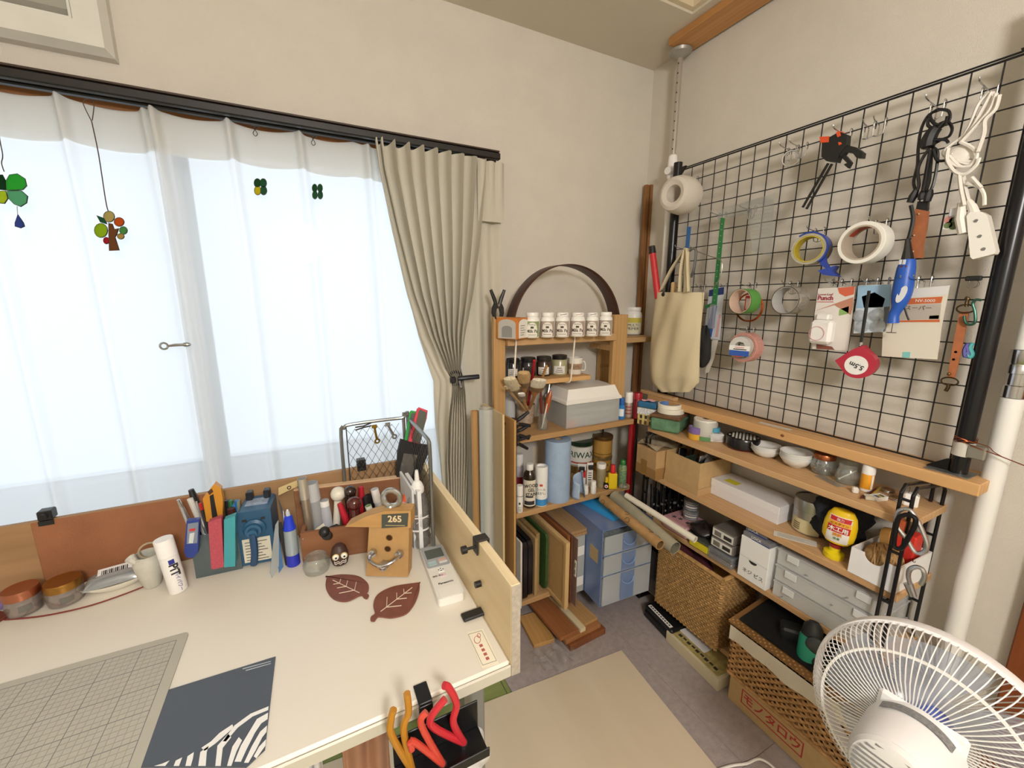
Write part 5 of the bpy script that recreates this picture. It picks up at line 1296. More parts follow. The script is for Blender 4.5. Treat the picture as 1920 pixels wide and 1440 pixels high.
obj('torn_flap', MB().sheet(lambda u, v: (.15*u,.115*v+.01*math.sin(u*8), h2+.003+.012*math.sin(u*5+v*3) ** 2),10,8), mat('#a89a82',.7, noise=.25, nscale=60), t, ang=180)
b_, rz, lx, ly, h = corner_box((1331.5,924),(1457.5,985),(1487,967), Q2,(1460,952))
t = thing('white_box', 'long flat white paper box with a yellow sticky note', 'box',(b_.x, b_.y, Q2),-.02)
ly = (onz(1331.5,924, Q2)-b_).length; lx = min(lx,.13)
obj('box_base', MB().bx(.001, lx-.001,.001, ly-.001,0, h*.75,.001), mat('#e4e3e8',.6), t)
obj('lid', MB().bx(0, lx,0, ly, h*.55, h,.0012), mat('#eae9ec',.6), t)
obj('sticky_note', MB().bx(.022,.055, ly-.085, ly-.035, h+.0002, h+.0008), mat('#d8d23a',.7), t)
t, r, h = pot('steel_tin', 'large round steel tin with cream paper label', 'tin',(1480,1552,1006,924), Q2,[('tin',[(.97,0),(1,.01),(1,.68),(.985,.69)], mat('#b5b4b0',.3,.9)),('lid',[(1.01,.695),(1.03,.70),(1.03,.95),(1.0,1.),(.93,1.),(.92,.975),(0,.975)], mat('#b9b8b4',.28,.9))], n=44); unkey(t)
obj('paper_label', band(r, h*.04, h*.44,1.25,24), mat('#d3c79a',.7), t)
for k in range(4): obj('label_line', MB().lathe([(r*1.018, h*(.10+.06*k)),(r*1.018, h*(.13+.06*k))], n=8, a0=-PI/2-1.0, a1=-PI/2-.55, close=False), mat('#6b6248',.7), t)
obj('red_panel', MB().lathe([(r*1.02, h*.02),(r*1.02, h*.30)], n=8, a0=-PI/2+.5, a1=-PI/2+1.1, close=False), mat('#5a1a1c',.6), t)
text('31', h*.14, mat('#e6ded0',.6), t,(r*1.024*math.sin(.8),-r*1.024*math.cos(.8), h*.17), rz=.8, bold=.02)
p = onz(1490,1010, Q2)
t = thing('paper_strip', 'printed paper strip lying at the front edge of the shelf', 'paper',(p.x, p.y, Q2), math.radians(-62))
obj('paper', MB().bx(-.055,.055,-.016,.016,0,.0012), mat('#dad6cc',.8), t)
for k in range(5): obj('print_line', MB().bx(-.045,.045-.01*(k % 3),-.012+.005*k,-.011+.005*k,.0013,.0016), mat('#8a857c',.8), t)
# yellow wood glue bottle standing on its cap
p = onz(1566,1050, Q2); sc_ = mpp(p)
c, r, h = round_fit(1540,1581,1050,946, Q2)
rr_ = 32*mpp(c)
t = thing('glue_bottle', 'yellow wood glue bottle standing upside down on its wide cap', 'bottle',(c.x, c.y, Q2), face_cam(c)-.12, ry=.05)
YG = mat('#edc61c',.3)
obj('cap', MB().lathe([(rr_*.62,0),(rr_*.64, h*.02),(rr_*.62, h*.10),(rr_*.34, h*.13),(rr_*.34, h*.21)], n=28), mat('#e6cf1a',.35), t)
obj('neck_ring', MB().lathe([(rr_*.37, h*.215),(rr_*.37, h*.28)], n=28), mat('#8c2020',.4), t)
bd_ = obj('bottle', MB().lathe([(rr_*.35, h*.285),(rr_*.70, h*.32),(rr_*.95, h*.42),(rr_*1.0, h*.55),(rr_*.98, h*.72),(rr_*.86, h*.88),(rr_*.62, h*.985),(rr_*.5, h),(0, h)], n=36, sy=.62), YG, t)
def glab(zc0, zc1, wf, m, off=1.015, nm='label'):
    def fn(u, v):
        zz_ = h*(zc0+(zc1-zc0)*v)
        prof = [(.285,.35),(.32,.7),(.42,.95),(.55,1.),(.72,.98),(.88,.86),(.985,.62)]
        zf_ = zz_/h
        rr2 = next((a[1]+(b3[1]-a[1])*(zf_-a[0])/(b3[0]-a[0]) for a, b3 in zip(prof, prof[1:]) if zf_ <= b3[0]),.6)*rr_
        x = (u-.5)*2*wf*rr_*(1 if not callable(wf) else 1)
        x = max(-rr2*.98, min(rr2*.98, x))
        return (x,-rr2*.62*math.sqrt(max(0,1-(x/rr2) ** 2))*off-.0004, zz_)
    obj(nm, MB().sheet(fn,12,8), m, t, ang=180)
glab(.36,.90,.66, mat('#e9e3dc',.5),1.012, 'paper_label')
glab(.80,.885,.60, mat('#c42a26',.5),1.02, 'label_panel'); glab(.58,.715,.66, mat('#c42a26',.5),1.02, 'label_panel'); glab(.72,.795,.64, mat('#e8a822',.5),1.02, 'label_panel')
yt = -rr_*.62*1.03-.0016
text('木工用', h*.105, PAPER, t,(0, yt, h*.648), bold=.02); text('セメダイン', h*.058, mat('#7a2018',.6), t,(0, yt+.001, h*.757)); text('強力', h*.06, PAPER, t,(0, yt+.003, h*.842))
text('速乾', h*.075, mat('#d88a1c',.6), t,(0, yt, h*.535), bold=.03); text('接着', h*.055, mat('#3f8a4a',.6), t,(0, yt+.001, h*.455))
# dark cloth pouch behind the glue
p = onz(1640,1050, Q2)
obj('cloth_pouch', crumple(0,0,0,.06,.075,.155,8,24,14), mat('#22252d',.95, bump=.5, bscale=300), loc=(-.085, p.y+.10, Q2), label='soft black cloth pouch behind the yellow glue bottle', cat='pouch', ang=180)
# white drawer tray with twine
B_ = onz(1676,1115, Q2); A_ = onz(1592,1069, Q2)
rz = -.04; ly = (A_-B_).length; lx = .165; h = ztop(1680,1064, B_)-Q2
t = thing('twine_tray', 'white paper drawer tray with a thumb notch holding twine', 'tray',(B_.x+.0, B_.y, Q2), rz)
W2 = mat('#ecebec',.6)
out = [(0,0),(ly,0),(ly, h)]+[(ly*.5+.022*math.cos(a), h-.022*math.sin(a)) for a in [PI*k/10 for k in range(11)]]+[(0, h)]
obj('notched_front', MB().prism(out,.003, Matrix.Translation((.0,0,0)) @ Matrix(((0,1,0,0),(1,0,0,0),(0,0,1,0),(0,0,0,1)))), W2, t)
bb_ = MB(); bb_.bx(.0032, lx,0,.003,0, h); bb_.bx(.0032, lx, ly-.003, ly,0, h); bb_.bx(lx-.003, lx,.003, ly-.003,0, h); bb_.bx(.0032, lx-.003,.003, ly-.003,0,.003)
obj('tray_walls', bb_, W2, t)
tw = MB(); R_ = .043; rnd = random.Random(5)
for k in range(26):
    ax = Vector((rnd.uniform(-.35,.35),1, rnd.uniform(-.35,.35))).normalized(); X_ = ax.orthogonal().normalized(); Y_ = ax.cross(X_); off = rnd.uniform(-.6,.6)*R_
    q = math.sqrt(R_*R_-off*off)
    tw.tube([ax*off*.9+X_*q*math.cos(a)+Y_*q*math.sin(a) for a in [2*PI*i/18 for i in range(18)]],.0028,5, closed=True)
tw.ball((0,0,0), R_*.96,16,10)
obj('twine_ball', tw, mat('#a98658',.95, noise=.25, nscale=120), loc=(t.location.x+.055, t.location.y+ly*.5, Q2+.004+R_), rz=.6, label='ball of brown jute twine in the white drawer tray', cat='twine', ang=180)['kind'] = 'thing'
obj('tape_roll', MB().lathe([(.022,0),(.034,0),(.034,.02),(.022,.02),(.022,0)], n=28), mat('#b98a48',.6), loc=(t.location.x+.115, t.location.y+ly*.72, Q2+.078), rx=1.3, label='brown tape roll propped at the back of the drawer tray', cat='tape')
obj('red_block', MB().bx(0,.045,0,.05,0,.115,.004), mat('#d2382f',.4), loc=(t.location.x+.105, t.location.y+.01, Q2+.004), label='bright red box standing in the back of the drawer tray', cat='box')
# --- third shelf
p = onz(1275,1006, Q3)
b_, rz, lx, ly, h = corner_box((1243,966),(1287,994),(1320,975), Q3,(1287,985))
t = thing('pink_tin', 'flat dusty pink tin with dark printed flowers', 'tin',(-.205,-.54, Q3),0)
obj('tin_body', MB().bx(0,.12,0,.12,0,.036,.006), mat('#b98a92',.5), t)
obj('lid', MB().bx(-.001,.121,-.001,.121,.0365,.050,.005), mat('#c2949a',.5), t)
for k in range(7):
    rnd = random.Random(k); obj('flower_print', MB().prism([(.011*math.cos(a)*(1 if i % 2 else .5),.011*math.sin(a)*(1 if i % 2 else .5)) for i, a in enumerate([2*PI*q/10 for q in range(10)])],.0006, Matrix.Translation((rnd.uniform(.02,.10), rnd.uniform(.02,.10),.0503)) @ Matrix.Rotation(PI/2,4, 'X')), mat('#4a4a4c',.6), t)
for k in range(2):
    t = thing('clear_pot',['clear plastic pot with blue label standing on the pink tin', 'clear plastic pot with blue label, stacked on another pot'][k], 'pot',(-.125,-.49, Q3+.051+.041*k), face_cam(V(-.125,-.49,0)), 'stacked clear pots')
    obj('pot_wall', MB().lathe([(.026,0),(.029,.004),(.030,.034),(.031,.040),(.0,.040)], n=28), clear('#c9cdd0',.3,.1,.3), t)
    obj('label', band(.0295,.008,.028,.8, off=1.02), mat('#cfcabc',.6), t); obj('label_line', band(.0295,.010,.014,.8, off=1.03), mat('#2c3566',.6), t); obj('label_line', band(.0295,.022,.026,.8, off=1.03), mat('#2c3566',.6), t)
p = onz(1312,1029, Q3)
obj('black_pouch', crumple(0,0,0,.045,.05,.045,2,22,12), mat('#1f1a1c',.3), loc=(-.165,-.565-.02, Q3+.0395), label='shiny black pouch on the dark lidded yellow container', cat='pouch', ang=60)
t = thing('yellow_container', 'bright yellow plastic container with dark lid', 'container',(-.213,-.645, Q3),0)
obj('tub', MB().bx(0,.10,0,.085,0,.030,.004), mat('#d6c724',.4), t); obj('lid', MB().bx(-.002,.102,-.002,.110,.0305,.0385,.003), mat('#4a4d48',.5), t)
for k in range(2):
    t = thing('parts_drawer',['small grey drawer box with white label card, lower of two', 'small grey drawer box with white label card, on top of another'][k], 'drawer',(-.207+.002*k,-.735, Q3+.046+.038*k))
    obj('drawer_box', MB().bx(0,.14,0,.088,0,.036,.003), mat('#6a6460',.5), t)
    obj('label_card', MB().bx(-.001,-.0002,.004,.084,.004,.032), mat('#d8d6d0',.6), t)
    obj('label_print', MB().bx(-.0016,-.0011,.010,.040,.010,.024), INK, t); obj('label_print', MB().bx(-.0016,-.0011,.050,.076,.008,.026), mat('#77736c',.6), t)
for k in range(2):
    t = thing('clear_case',['flat clear case of small beads under another', 'flat clear case of small beads under the grey drawer boxes'][k], 'case',(-.216,-.742, Q3+.022*k))
    obj('case_wall', MB().bx(0,.15,0,.098,0,.0205,.003), clear('#d4d8da',.22,.1,.3), t)
    obj('beads', MB().bx(.006,.144,.006,.092,.003,.012), mat(['#8a7c78', '#4f5668'][k],.6, noise=.6, nscale=160), t)
B_ = onz(1434,1103, Q3)
t = thing('white_box', 'tall white box with black handwriting and a dark finger slot', 'box',(-.212,-.858, Q3),-.02)
h = .148; ly = .098; lx = .12
obj('box_body', MB().bx(0, lx,0, ly,0, h,.0012), mat('#ebebea',.55), t)
obj('lid_seam', MB().bx(-.0006,-.0001,0, ly, h*.52, h*.526), mat('#b9b9b6',.6), t)
obj('finger_slot', MB().prism([(.014*math.cos(a),-.010*math.sin(a)) for a in [PI*k/8 for k in range(9)]],.0006, Matrix.Translation((-.0007, ly*.5, h*.50)) @ Matrix.Rotation(-PI/2,4, 'Z')), INK, t)
text('ネジ ビス',.017, INK, t,(-.0007, ly*.46, h*.20), rz=-PI/2)
for k in range(3):
    t2_ = thing('flat_carton',['dark grey carton with white lettering lying on the tall white box', 'dark grey carton lying on its twin above the tall white box', 'blue edged carton on the tall white box'][k], 'carton',(-.212+.012*k,-.855+.02*(k == 1), Q3+h+.0006+.0165*k),-.05)
    obj('carton', MB().bx(0,.11,0,.092-.02*(k == 1),0,.0155,.001), mat(['#7a7a80', '#6e6e74', '#84848a'][k],.5), t2_)
    text('LOCK',.013, PAPER, t2_,(-.0007,.045,.008), rz=-PI/2); obj('blue_edge', MB().bx(-.0006,-.0001,.0,.06,0,.003), mat('#2b3f8a',.5), t2_)
# stack of clear compartment cases
cz = Q3; rnd = random.Random(11)
for k in range(3):
    hk = .052
    t = thing('compartment_case',['clear compartment case of hardware, lowest of three', 'clear compartment case of hardware, middle of three', 'clear compartment case of hardware, topmost of three'][k], 'case',(-.200+.004*k,-1.14+.002*k, Q3+(hk+.001)*k))
    lx, ly = .17,.265
    obj('case_shell', hollow_box(lx, ly, hk-.008,.002).bx(-.002, lx+.002,-.002, ly+.002, hk-.0075, hk-.001,.001), clear('#ffffff',.34,.12,.15), t)
    for j in range(1,5): obj('divider', MB().bx(.003, lx-.003, ly*j/5-.0008, ly*j/5+.0008,.003, hk-.010), clear('#f2f4f6',.4,.1,.1), t)
    for j in (0,4): obj('latch', MB().bx(-.006,-.0022, ly*(.08+.17*j), ly*(.08+.17*j)+.034, hk-.026, hk-.004,.001), clear('#f0f0f2',.7,.15,.2), t)
    for j in range(12):
        c_ = (rnd.uniform(.008,.05), rnd.uniform(.01, ly-.01), rnd.uniform(.006,.02))
        if j % 3 == 0: obj('washer', MB().at(c_, rx=rnd.uniform(0,1.5), ry=1.2).ring((0,0,0),.009,.0025,14,5), mat(['#8a9aa8', '#b5b8ba', '#a5653a'][k],.3,.8), t)
        else: obj('bolt', MB().at(c_, rz=rnd.uniform(0,3), ry=rnd.uniform(0,.5)).cyl((0,0,0),(.022,0,0),.002, n=6).cyl((-.003,0,0),(0,0,0),.0045, n=6), mat('#b9bcc0',.3,.9), t)
# bundle of thin black rods behind the rolls
t = thing('rod_bundle', 'bundle of thin black rods with silver tips at the corner end of the rack', 'rods',(-.10,-.37, Q3))
for i in range(44):
    rnd = random.Random(100+i); x, y = rnd.uniform(-.085,.06), rnd.uniform(-.045,.05); hh = rnd.uniform(.10,.165)
    k_ = obj('rod', MB().tube([(x, y,.0),(x*1.05+rnd.uniform(-.006,.006), y+rnd.uniform(-.006,.006), hh)],.0032,6), mat('#17171a',.3), t)
    obj('tip', MB().cyl((x*1.0-.0, y, hh*.42),(x*1.0, y, hh*.47),.0042, n=6), mat('#c9c9c6',.3,.7), k_)
# --- bottom shelf: dark bin, seagrass basket; wicker basket on a carton in front
t = thing('dark_bin', 'smoky clear plastic bin at the corner end of the bottom shelf', 'bin',(-.222,-.43, Q4),0)
obj('bin_wall', hollow_box(.17,.11,.20,.003), clear('#6a6460',.45,.1,.3), t); obj('bin_contents', crumple(.09,.055,.004,.06,.04,.12,12), mat('#3a1d24',.8, noise=.4, nscale=40), t, ang=180)
def woven_panel(bm, o, U, W, N, nu, nv, r, over=.6):
    """weave of strands on a panel: origin o, edge vectors U (along strands) and W (up), normal N"""
    L = U.length; Hh_ = W.length; u = U/L; w = W/Hh_
    for j in range(nv):
        pts = []
        for i in range(nu*2+1):
            s = i/(nu*2); k_ = math.sin(PI*(i+(j % 2)*1.0)*.5*2/2+(PI if j % 2 else 0))
            pts.append(o+u*(L*s)+w*(Hh_*(j+.5)/nv)+N*(r*over*math.cos(PI*i/1.0*.5*2+PI*(j % 2))))
        bm.tube(pts, r*.92,5)
sg = mat('#b08a56',.85, noise=.28, nscale=70)
t = thing('seagrass_basket', 'tall woven seagrass basket on the bottom shelf', 'basket',(0,0,0))
gx, g0, g1, gz0, gz1 = -.242,-.735,-.448, Q4+.002,.375
ar = lambda *q: Vector(q)
for nm, o, U, N in (('front_weave', ar(gx, g1, gz0), ar(0, g0-g1,0), ar(-1,0,0)),('side_weave', ar(gx, g0, gz0), ar(.20,0,0), ar(0,-1,0)),('back_weave', ar(gx+.20, g0, gz0), ar(0, g1-g0,0), ar(1,0,0)),('side_weave', ar(gx, g1, gz0), ar(.20,0,0), ar(0,1,0))):
    bm_ = MB(); woven_panel(bm_, o, U, ar(0,0, gz1-gz0), N, int(U.length/.016),30,.0056,.55)
    obj(nm, bm_, sg, t, ang=180)['kind'] = 'stuff'
obj('inner_lining', MB().bx(gx+.004, gx+.196, g0+.004, g1-.004, gz0, gz0+.02), mat('#8a6a40',.9), t)
rb = MB(); c4 = [(gx, g1, gz1),(gx, g0, gz1),(gx+.2, g0, gz1-.0),(gx+.2, g1, gz1)]
for k in range(4): rb.tube([Vector(c4[k]), Vector(c4[(k+1) % 4])],.008,8)
obj('rim', rb, sg, t)
obj('maroon_cloth', crumple(gx+.1, g1-.09, gz0+.02,.08,.085,.27,21,24,14), mat('#4a1a24',.95, bump=.5, bscale=200), label='maroon cloth bunched inside the seagrass basket', cat='cloth', ang=180)
obj('wooden_dish', MB().lathe([(.02,0),(.062,.006),(.072,.03),(.068,.032),(.055,.014),(0,.012)], n=36), wood('#b98a48', '#9a6e34', 'X',16,6), loc=(gx+.10, g0+.065, gz1-.07), ry=-1.1, rz=-.5, label='round wooden dish propped up inside the seagrass basket', cat='dish')
# flat paper box and black case on the floor
b_, rz, lx, ly, h = corner_box((1266,1200),(1345,1305),(1375,1290),.0078,(1345,1287))
t = thing('paper_box', 'flat cream paper box with dark print on the floor under the rack', 'box',(-.305,-.80,.0078), math.radians(-3))
obj('box_base', MB().bx(0,.17,0,.24,0,.045,.001), mat('#cfc2a2',.75), t); obj('lid_top', MB().bx(.010,.165,.012,.23,.0455,.047), mat('#a8995f',.8, noise=.25, nscale=60), t)
for k in range(9): obj('print_mark', MB().bx(.024+.004*(k % 2),.036,.03+.02*k,.044+.02*k,.0472,.0476), INK, t)
obj('white_sheet', MB().bx(.045,.10,.10,.225,.0472,.052,.001), mat('#dedce0',.6), t)
t = thing('black_case', 'black plastic case with a white label strip poking out from under the rack', 'case',(-.292,-.585,.0078), math.radians(-6))
obj('case_bottom', MB().bx(0,.20,0,.165,0,.034,.006), mat('#141416',.35), t); obj('case_lid', MB().bx(.002,.2,.002,.163,.0345,.058,.006), mat('#18181a',.35), t)
obj('label_strip', MB().bx(.006,.022,.018,.148,.0585,.0592), mat('#e6e6e2',.6), t)
for k in range(10): obj('label_print', MB().bx(.011,.017,.026+.012*k,.033+.012*k,.0593,.0596), INK, t)
# carton with red lettering carrying the wicker basket
t = thing('cardboard_box', 'long cardboard carton with red lettering under the wicker basket', 'box',(-.300,-1.24,.0078), math.radians(-1))
obj('carton', MB().bx(0,.28,0,.41,0,.105,.002), mat('#c0a070',.8, noise=.05, nscale=40), t)
RED = mat('#b23a34',.7)
b2 = MB(); fr_ = .0006
obj('red_frame', MB().bx(-fr_,-.0001,.175,.365,.03,.0335).bx(-fr_,-.0001,.175,.365,.0785,.082).bx(-fr_,-.0001,.175,.1785,.0336,.0784).bx(-fr_,-.0001,.3615,.365,.0336,.0784), RED, t)
text('モノタロウ',.036, RED, t,(-.0007,.27,.056), rz=-PI/2, bold=.02)
wk = mat('#b98c58',.7, noise=.3, nscale=60)
t = thing('wicker_basket', 'wicker basket with linen liner standing on the lettered carton', 'basket',(0,0,0))
wz0, wz1 = .1135,.285; wy0, wy1 = -1.205,-.825; wx0, wx1 = -.300,-.045
for nm, o, U, N in (('front_weave', ar(wx0, wy1, wz0), ar(0, wy0-wy1,0), ar(-1,0,0)),('side_weave', ar(wx0, wy0, wz0), ar(wx1-wx0,0,0), ar(0,-1,0)),('side_weave', ar(wx0, wy1, wz0), ar(wx1-wx0,0,0), ar(0,1,0)),('back_weave', ar(wx1, wy1, wz0), ar(0, wy0-wy1,0), ar(1,0,0))):
    bm_ = MB(); woven_panel(bm_, o, U, ar(0,0, wz1-wz0), N, int(U.length/.024),17,.0050,.9)
    obj(nm, bm_, wk, t, ang=180)['kind'] = 'stuff'
    bm_ = MB()
    for i in range(int(U.length/.024)+1): bm_.cyl(o+U.normalized()*(i*.024), o+U.normalized()*(i*.024)+ar(0,0, wz1-wz0),.0035, n=6)
    obj('stakes', bm_, mat('#7a5832',.8), t)['kind'] = 'stuff'
rb = MB(); c4 = [(wx0, wy1),(wx0, wy0),(wx1, wy0),(wx1, wy1)]
for k in range(4):
    a_, e_ = c4[k], c4[(k+1) % 4]
    rb.tube([ar(*a_, wz0+.003), ar(*e_, wz0+.003)],.007,8)
obj('foot_rim', rb, wk, t)
lin = fabric('#ddd3c0',.1,0., weave=200)
def liner(u, v):
    P_ = [(wx0-.010, wy1+.004),(wx0-.010, wy0-.006),(wx1, wy0-.006)]; L1 = abs(wy0-wy1)+.01; L2 = wx1-wx0+.01; s = u*(L1+L2)
    if s < L1: x, y = P_[0][0], P_[0][1]-s
    else: x, y = P_[1][0]+(s-L1), P_[1][1]
    return (x+.003*math.sin(u*40)*(1-v), y, wz1-.042+.052*v+.004*math.sin(u*17)*(1-v))
obj('linen_liner', MB().sheet(liner,60,5), lin, t, ang=180)
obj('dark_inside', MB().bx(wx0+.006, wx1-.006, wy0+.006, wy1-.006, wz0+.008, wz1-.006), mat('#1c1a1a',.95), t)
# woven lid with black cover leaning on the basket, drill on top
t = thing('woven_lid', 'woven basket lid with a black cloth cover lying over the wicker basket', 'lid',(wx0-.006, wy0+.01, wz1+.014),0, ry=math.radians(-7))
obj('black_cover', MB().bx(.024,.235,.02,.365,.006,.014,.003), mat('#0f0f12',.95, bump=.6, bscale=300), t)
bm_ = MB(); woven_panel(bm_, ar(0,.385,.0), ar(0,-.385,0), ar(.024,0,.0), ar(0,0,1),22,3,.0046,.8)
obj('front_edge', bm_, wk, t, ang=180)['kind'] = 'stuff'
bm_ = MB(); woven_panel(bm_, ar(.024,.0,.0), ar(.2,0,0), ar(0,.018,0), ar(0,0,1),12,3,.0046,.8)
obj('side_edge', bm_, wk, t, ang=180)['kind'] = 'stuff'
obj('lid_board', MB().bx(.0,.235,.0,.385,-.004,.005,.001), mat('#8a6438',.8), t)
p = onx(1520,1225,-.24)
t = thing('cordless_tool', 'green and black power tool lying on the black basket cover', 'power tool',(p.x-.0, p.y+.005, p.z-.004), math.radians(20))
GR = mat('#1f8f72',.45); BK = mat('#1b1c1e',.5)
obj('motor_body', MB().at((0,0,.02), rx=.0, ry=.3).lathe([(.0,-.06),(.022,-.055),(.026,-.02),(.026,.03),(.018,.05),(0,.055)], n=20, sy=1.1), GR, t)
obj('grip', MB().tube(smooth_path([(.0,0,.01),(-.03,-.03,-.004),(-.062,-.055,-.02)],5),.014,10), BK, t)
obj('nozzle', MB().at((0,0,.02), ry=.3).lathe([(.024,.03),(.027,.035),(.024,.06),(.012,.075),(0,.076)], n=18), BK, t)
obj('side_shield', MB().ball((-.018,-.012,.045),.026,14,8,(.35,.9,1.)), mat('#3a3d3e',.4), t)
obj('wrist_strap', MB().tube(smooth_path([(-.062,-.055,-.02),(-.085,-.06,-.045),(-.075,-.10,-.06),(-.045,-.11,-.045),(-.04,-.09,-.02)],5),.004,6), BK, t)
p2 = onx(1545,1185,-.15)
obj('battery_block', MB().at((.045,.05,.012), rz=.3).box((0,0,0),(.05,.06,.04),.006), mat('#202428',.5), t)

# ================================================================== THINGS HANGING ON THE GRID
HOOKG = 'chrome hooks on the grid panel'
def hook_mesh(L=.06):
    b_ = MB(); r = .0014
    for s in (-.012,.012):
        b_.tube(smooth_path([(.004, s,-.012),(.006, s,.002),(.001, s,.0065),(-.004, s,.003),(-.004, s,-.018),(-.004, s*.9,-.03)],4), r,6)
    b_.tube(smooth_path([(-.004,-.0108,-.03),(-.006,0,-.034),(-.004,.0108,-.03)],4), r,6)
    b_.tube(smooth_path([(-.004,0,-.034),(-.004,0,-.010),(-.010,0,-.006),(-L,0,.0),(-L-.008,0,.008)],4), r,6)
    me = b_.mesh('hook_wire'); finish(me); me.materials.append(CHROME); return me
HK = hook_mesh(); HKS = hook_mesh(.03)
def hook(px_, py_, row=None, short=False, label=None):
    p = onx(px_, py_, GX-.003); r = round((p.z-.93)/.05) if row is None else row
    o = obj('wire_hook', None, None, data=HKS if short else HK, loc=(GX-.003, p.y, gz(r)+.0016), label=label or 'chrome double wire hook holding a thing on the black grid', cat='hook', group=HOOKG)
    return V(GX-.003, p.y, gz(r))
TM = Matrix.Rotation(PI/2,4, 'X')
def hung_roll(name, label, pxc, pyc, R, r, w, m, core, out=.035, tilt=0., yaw=0.):
    c = onx(pxc, pyc, GX-.006-out)
    return tape_roll(name, label,(c.x, c.y, c.z), R, r, w, m, core, axis='Y', rz=-PI/2+yaw, rx=tilt), c
# white packing tape
hook(1654,412); t, c = hung_roll('tape_roll', 'large white tape roll hanging on the grid',1622,456,.053,.040,.048, mat('#edebe4',.6), mat('#b4a696',.7),.035)
obj('core_print', MB().mtx(Matrix.Rotation(PI/2,4, 'X')).lathe([(.0396,-.015),(.0396,.012)], n=30, a0=.2, a1=2.6, close=False), mat('#a3402e',.6), t)
# blue tape dispenser
hook(1537,433); p = onx(1520,468, GX-.045)
t = thing('tape_dispenser', 'blue tape dispenser with yellow cored clear tape hanging on the grid', 'tape dispenser', tuple(p),-PI/2+.25)
M_ = Matrix.Rotation(PI/2,4, 'X'); BL = mat('#24409c',.4)
obj('clear_tape', MB().mtx(M_).lathe([(.037,-.024),(.043,-.024),(.043,.024),(.037,.024),(.037,-.024)], n=36), clear('#d8d2bc',.5,.08,.3), t)
obj('yellow_core', MB().mtx(M_).lathe([(.034,-.024),(.0365,-.024),(.0365,.024),(.034,.024),(.034,-.024)], n=36), mat('#b9a42c',.6), t)
obj('dispenser_arc', MB().mtx(M_).lathe([(.0435,-.026),(.047,-.026),(.047,.026),(.0435,.026),(.0435,-.026)], n=24, a0=-.9, a1=2.2, close=False), BL, t)
obj('dispenser_mouth', MB().tube([(.034,0,-.018),(.036,0,-.04),(.056,0,-.062)],[.008,.011,.004],4).prism([(.03,-.062),(.07,-.050),(.064,-.064),(.078,-.080),(.044,-.074)],.05, Matrix.Translation((0,-.025,0))), BL, t)
obj('brand_sticker', MB().mtx(M_).lathe([(.0474,-.012),(.0474,.012)], n=6, a0=-.5, a1=.1, close=False), mat('#7a6a3a',.5), t)
# green tape, copper wire, clear tape, pink roll
hook(1411,533); t, c = hung_roll('tape_roll', 'green cloth tape roll hanging on the grid',1396,565,.0405,.0375,.05, mat('#5f9f4c',.6), mat('#d6b9a6',.7),.040)
obj('price_card', MB().box((.004,.03,-.006),(.045,.001,.05)), mat('#c9402e',.6), t); obj('price_print', MB().box((.004,.0288,-.008),(.036,.001,.036)), mat('#e8e2da',.6), t)
p = onx(1407,577, GX-.008); b_ = MB()
for k in range(7): b_.tube([(-.003-.0018*(k % 3),.047*math.cos(a)+.0008*k,.047*math.sin(a)+.0012*(k % 4)) for a in [2*PI*i/36 for i in range(36)]],.0011,5, closed=True)
obj('wire_coil', b_, mat('#b4623c',.25,1.), loc=tuple(p), label='coil of copper wire hanging behind the green tape', cat='wire')
hook(1490,530); hung_roll('tape_roll', 'nearly used up clear tape roll with grey inside hanging on the grid',1481,563,.0405,.0385,.052, clear('#c9c0b0',.55,.12,.2), mat('#b9b6b4',.6),.036)
hook(1408,617); t, c = hung_roll('tape_roll', 'pink non-slip tape roll hanging on the grid',1399,651,.050,.037,.040, mat('#d59a90',.9, noise=.12, nscale=160, bump=1., bscale=300), mat('#a39b8c',.7),.026)
p = onx(1390,650, GX-.075)
t = thing('tape_roll', 'small white tape roll with red and blue paper label on the pink roll', 'tape', tuple(p),-PI/2+.2, group=None)
obj('tape_winding', MB().mtx(M_).lathe([(.017,-.012),(.034,-.012),(.034,.012),(.017,.012),(.017,-.012)], n=32), mat('#c9c7c2',.5), t)
obj('red_label', MB().mtx(M_).lathe([(.0165,.0125),(.0335,.0125)], n=20, a0=PI+.0, a1=2*PI, close=False).mtx(Matrix.Identity(4)), mat('#d23a38',.6), t)
obj('white_label', MB().box((0,-.0135,-.004),(.066,.001,.016)), mat('#efeeec',.6), t); obj('blue_label', MB().box((0,-.0135,-.021),(.062,.001,.018)), mat('#2f5ab0',.6), t)
obj('label_line', MB().box((0,-.0143,-.002),(.03,.0005,.002)), mat('#c43a3a',.6), t); obj('label_line', MB().box((.002,-.0143,-.008),(.042,.0005,.003)), INK, t)
# white fuzzy roll at the left post
hook(1303,337); p = onx(1276,366, GX-.075)
t = thing('foam_roll', 'thick roll of white foam sheet hanging at the left post', 'roll', tuple(p),-PI/2+.15)
FW = fabric('#eae2d8',.3,0., weave=120)
obj('foam', MB().mtx(M_).lathe([(.030,.045),(.046,.052),(.058,.046),(.066,.02),(.068,-.02),(.060,-.05),(.036,-.055),(.030,.045)], n=40), FW, t)
obj('inner_layer', MB().mtx(M_).lathe([(.0295,-.054),(.0295,.044)], n=32, close=False), FW, t)
# empty hooks
p = onx(1485,292, GX-.012)
hook(1487,275); obj('split_ring', MB().ring((0,0,0),.022,.0016,30,6).ring((.0,.003,0),.0215,.0014,30,6), CHROME, loc=tuple(p+V(-.004,.0,-.008)), rz=-PI/2+.5, label='chrome split ring hanging on the grid above the acrylic ruler', cat='ring')
hook(1506,268, label='bare chrome hook beside the split ring on the grid')
for x_, y_ in ((1631,237),(1651,229)): hook(x_, y_, short=True, label='bare chrome double hook near the top of the grid beside the bar clamp')
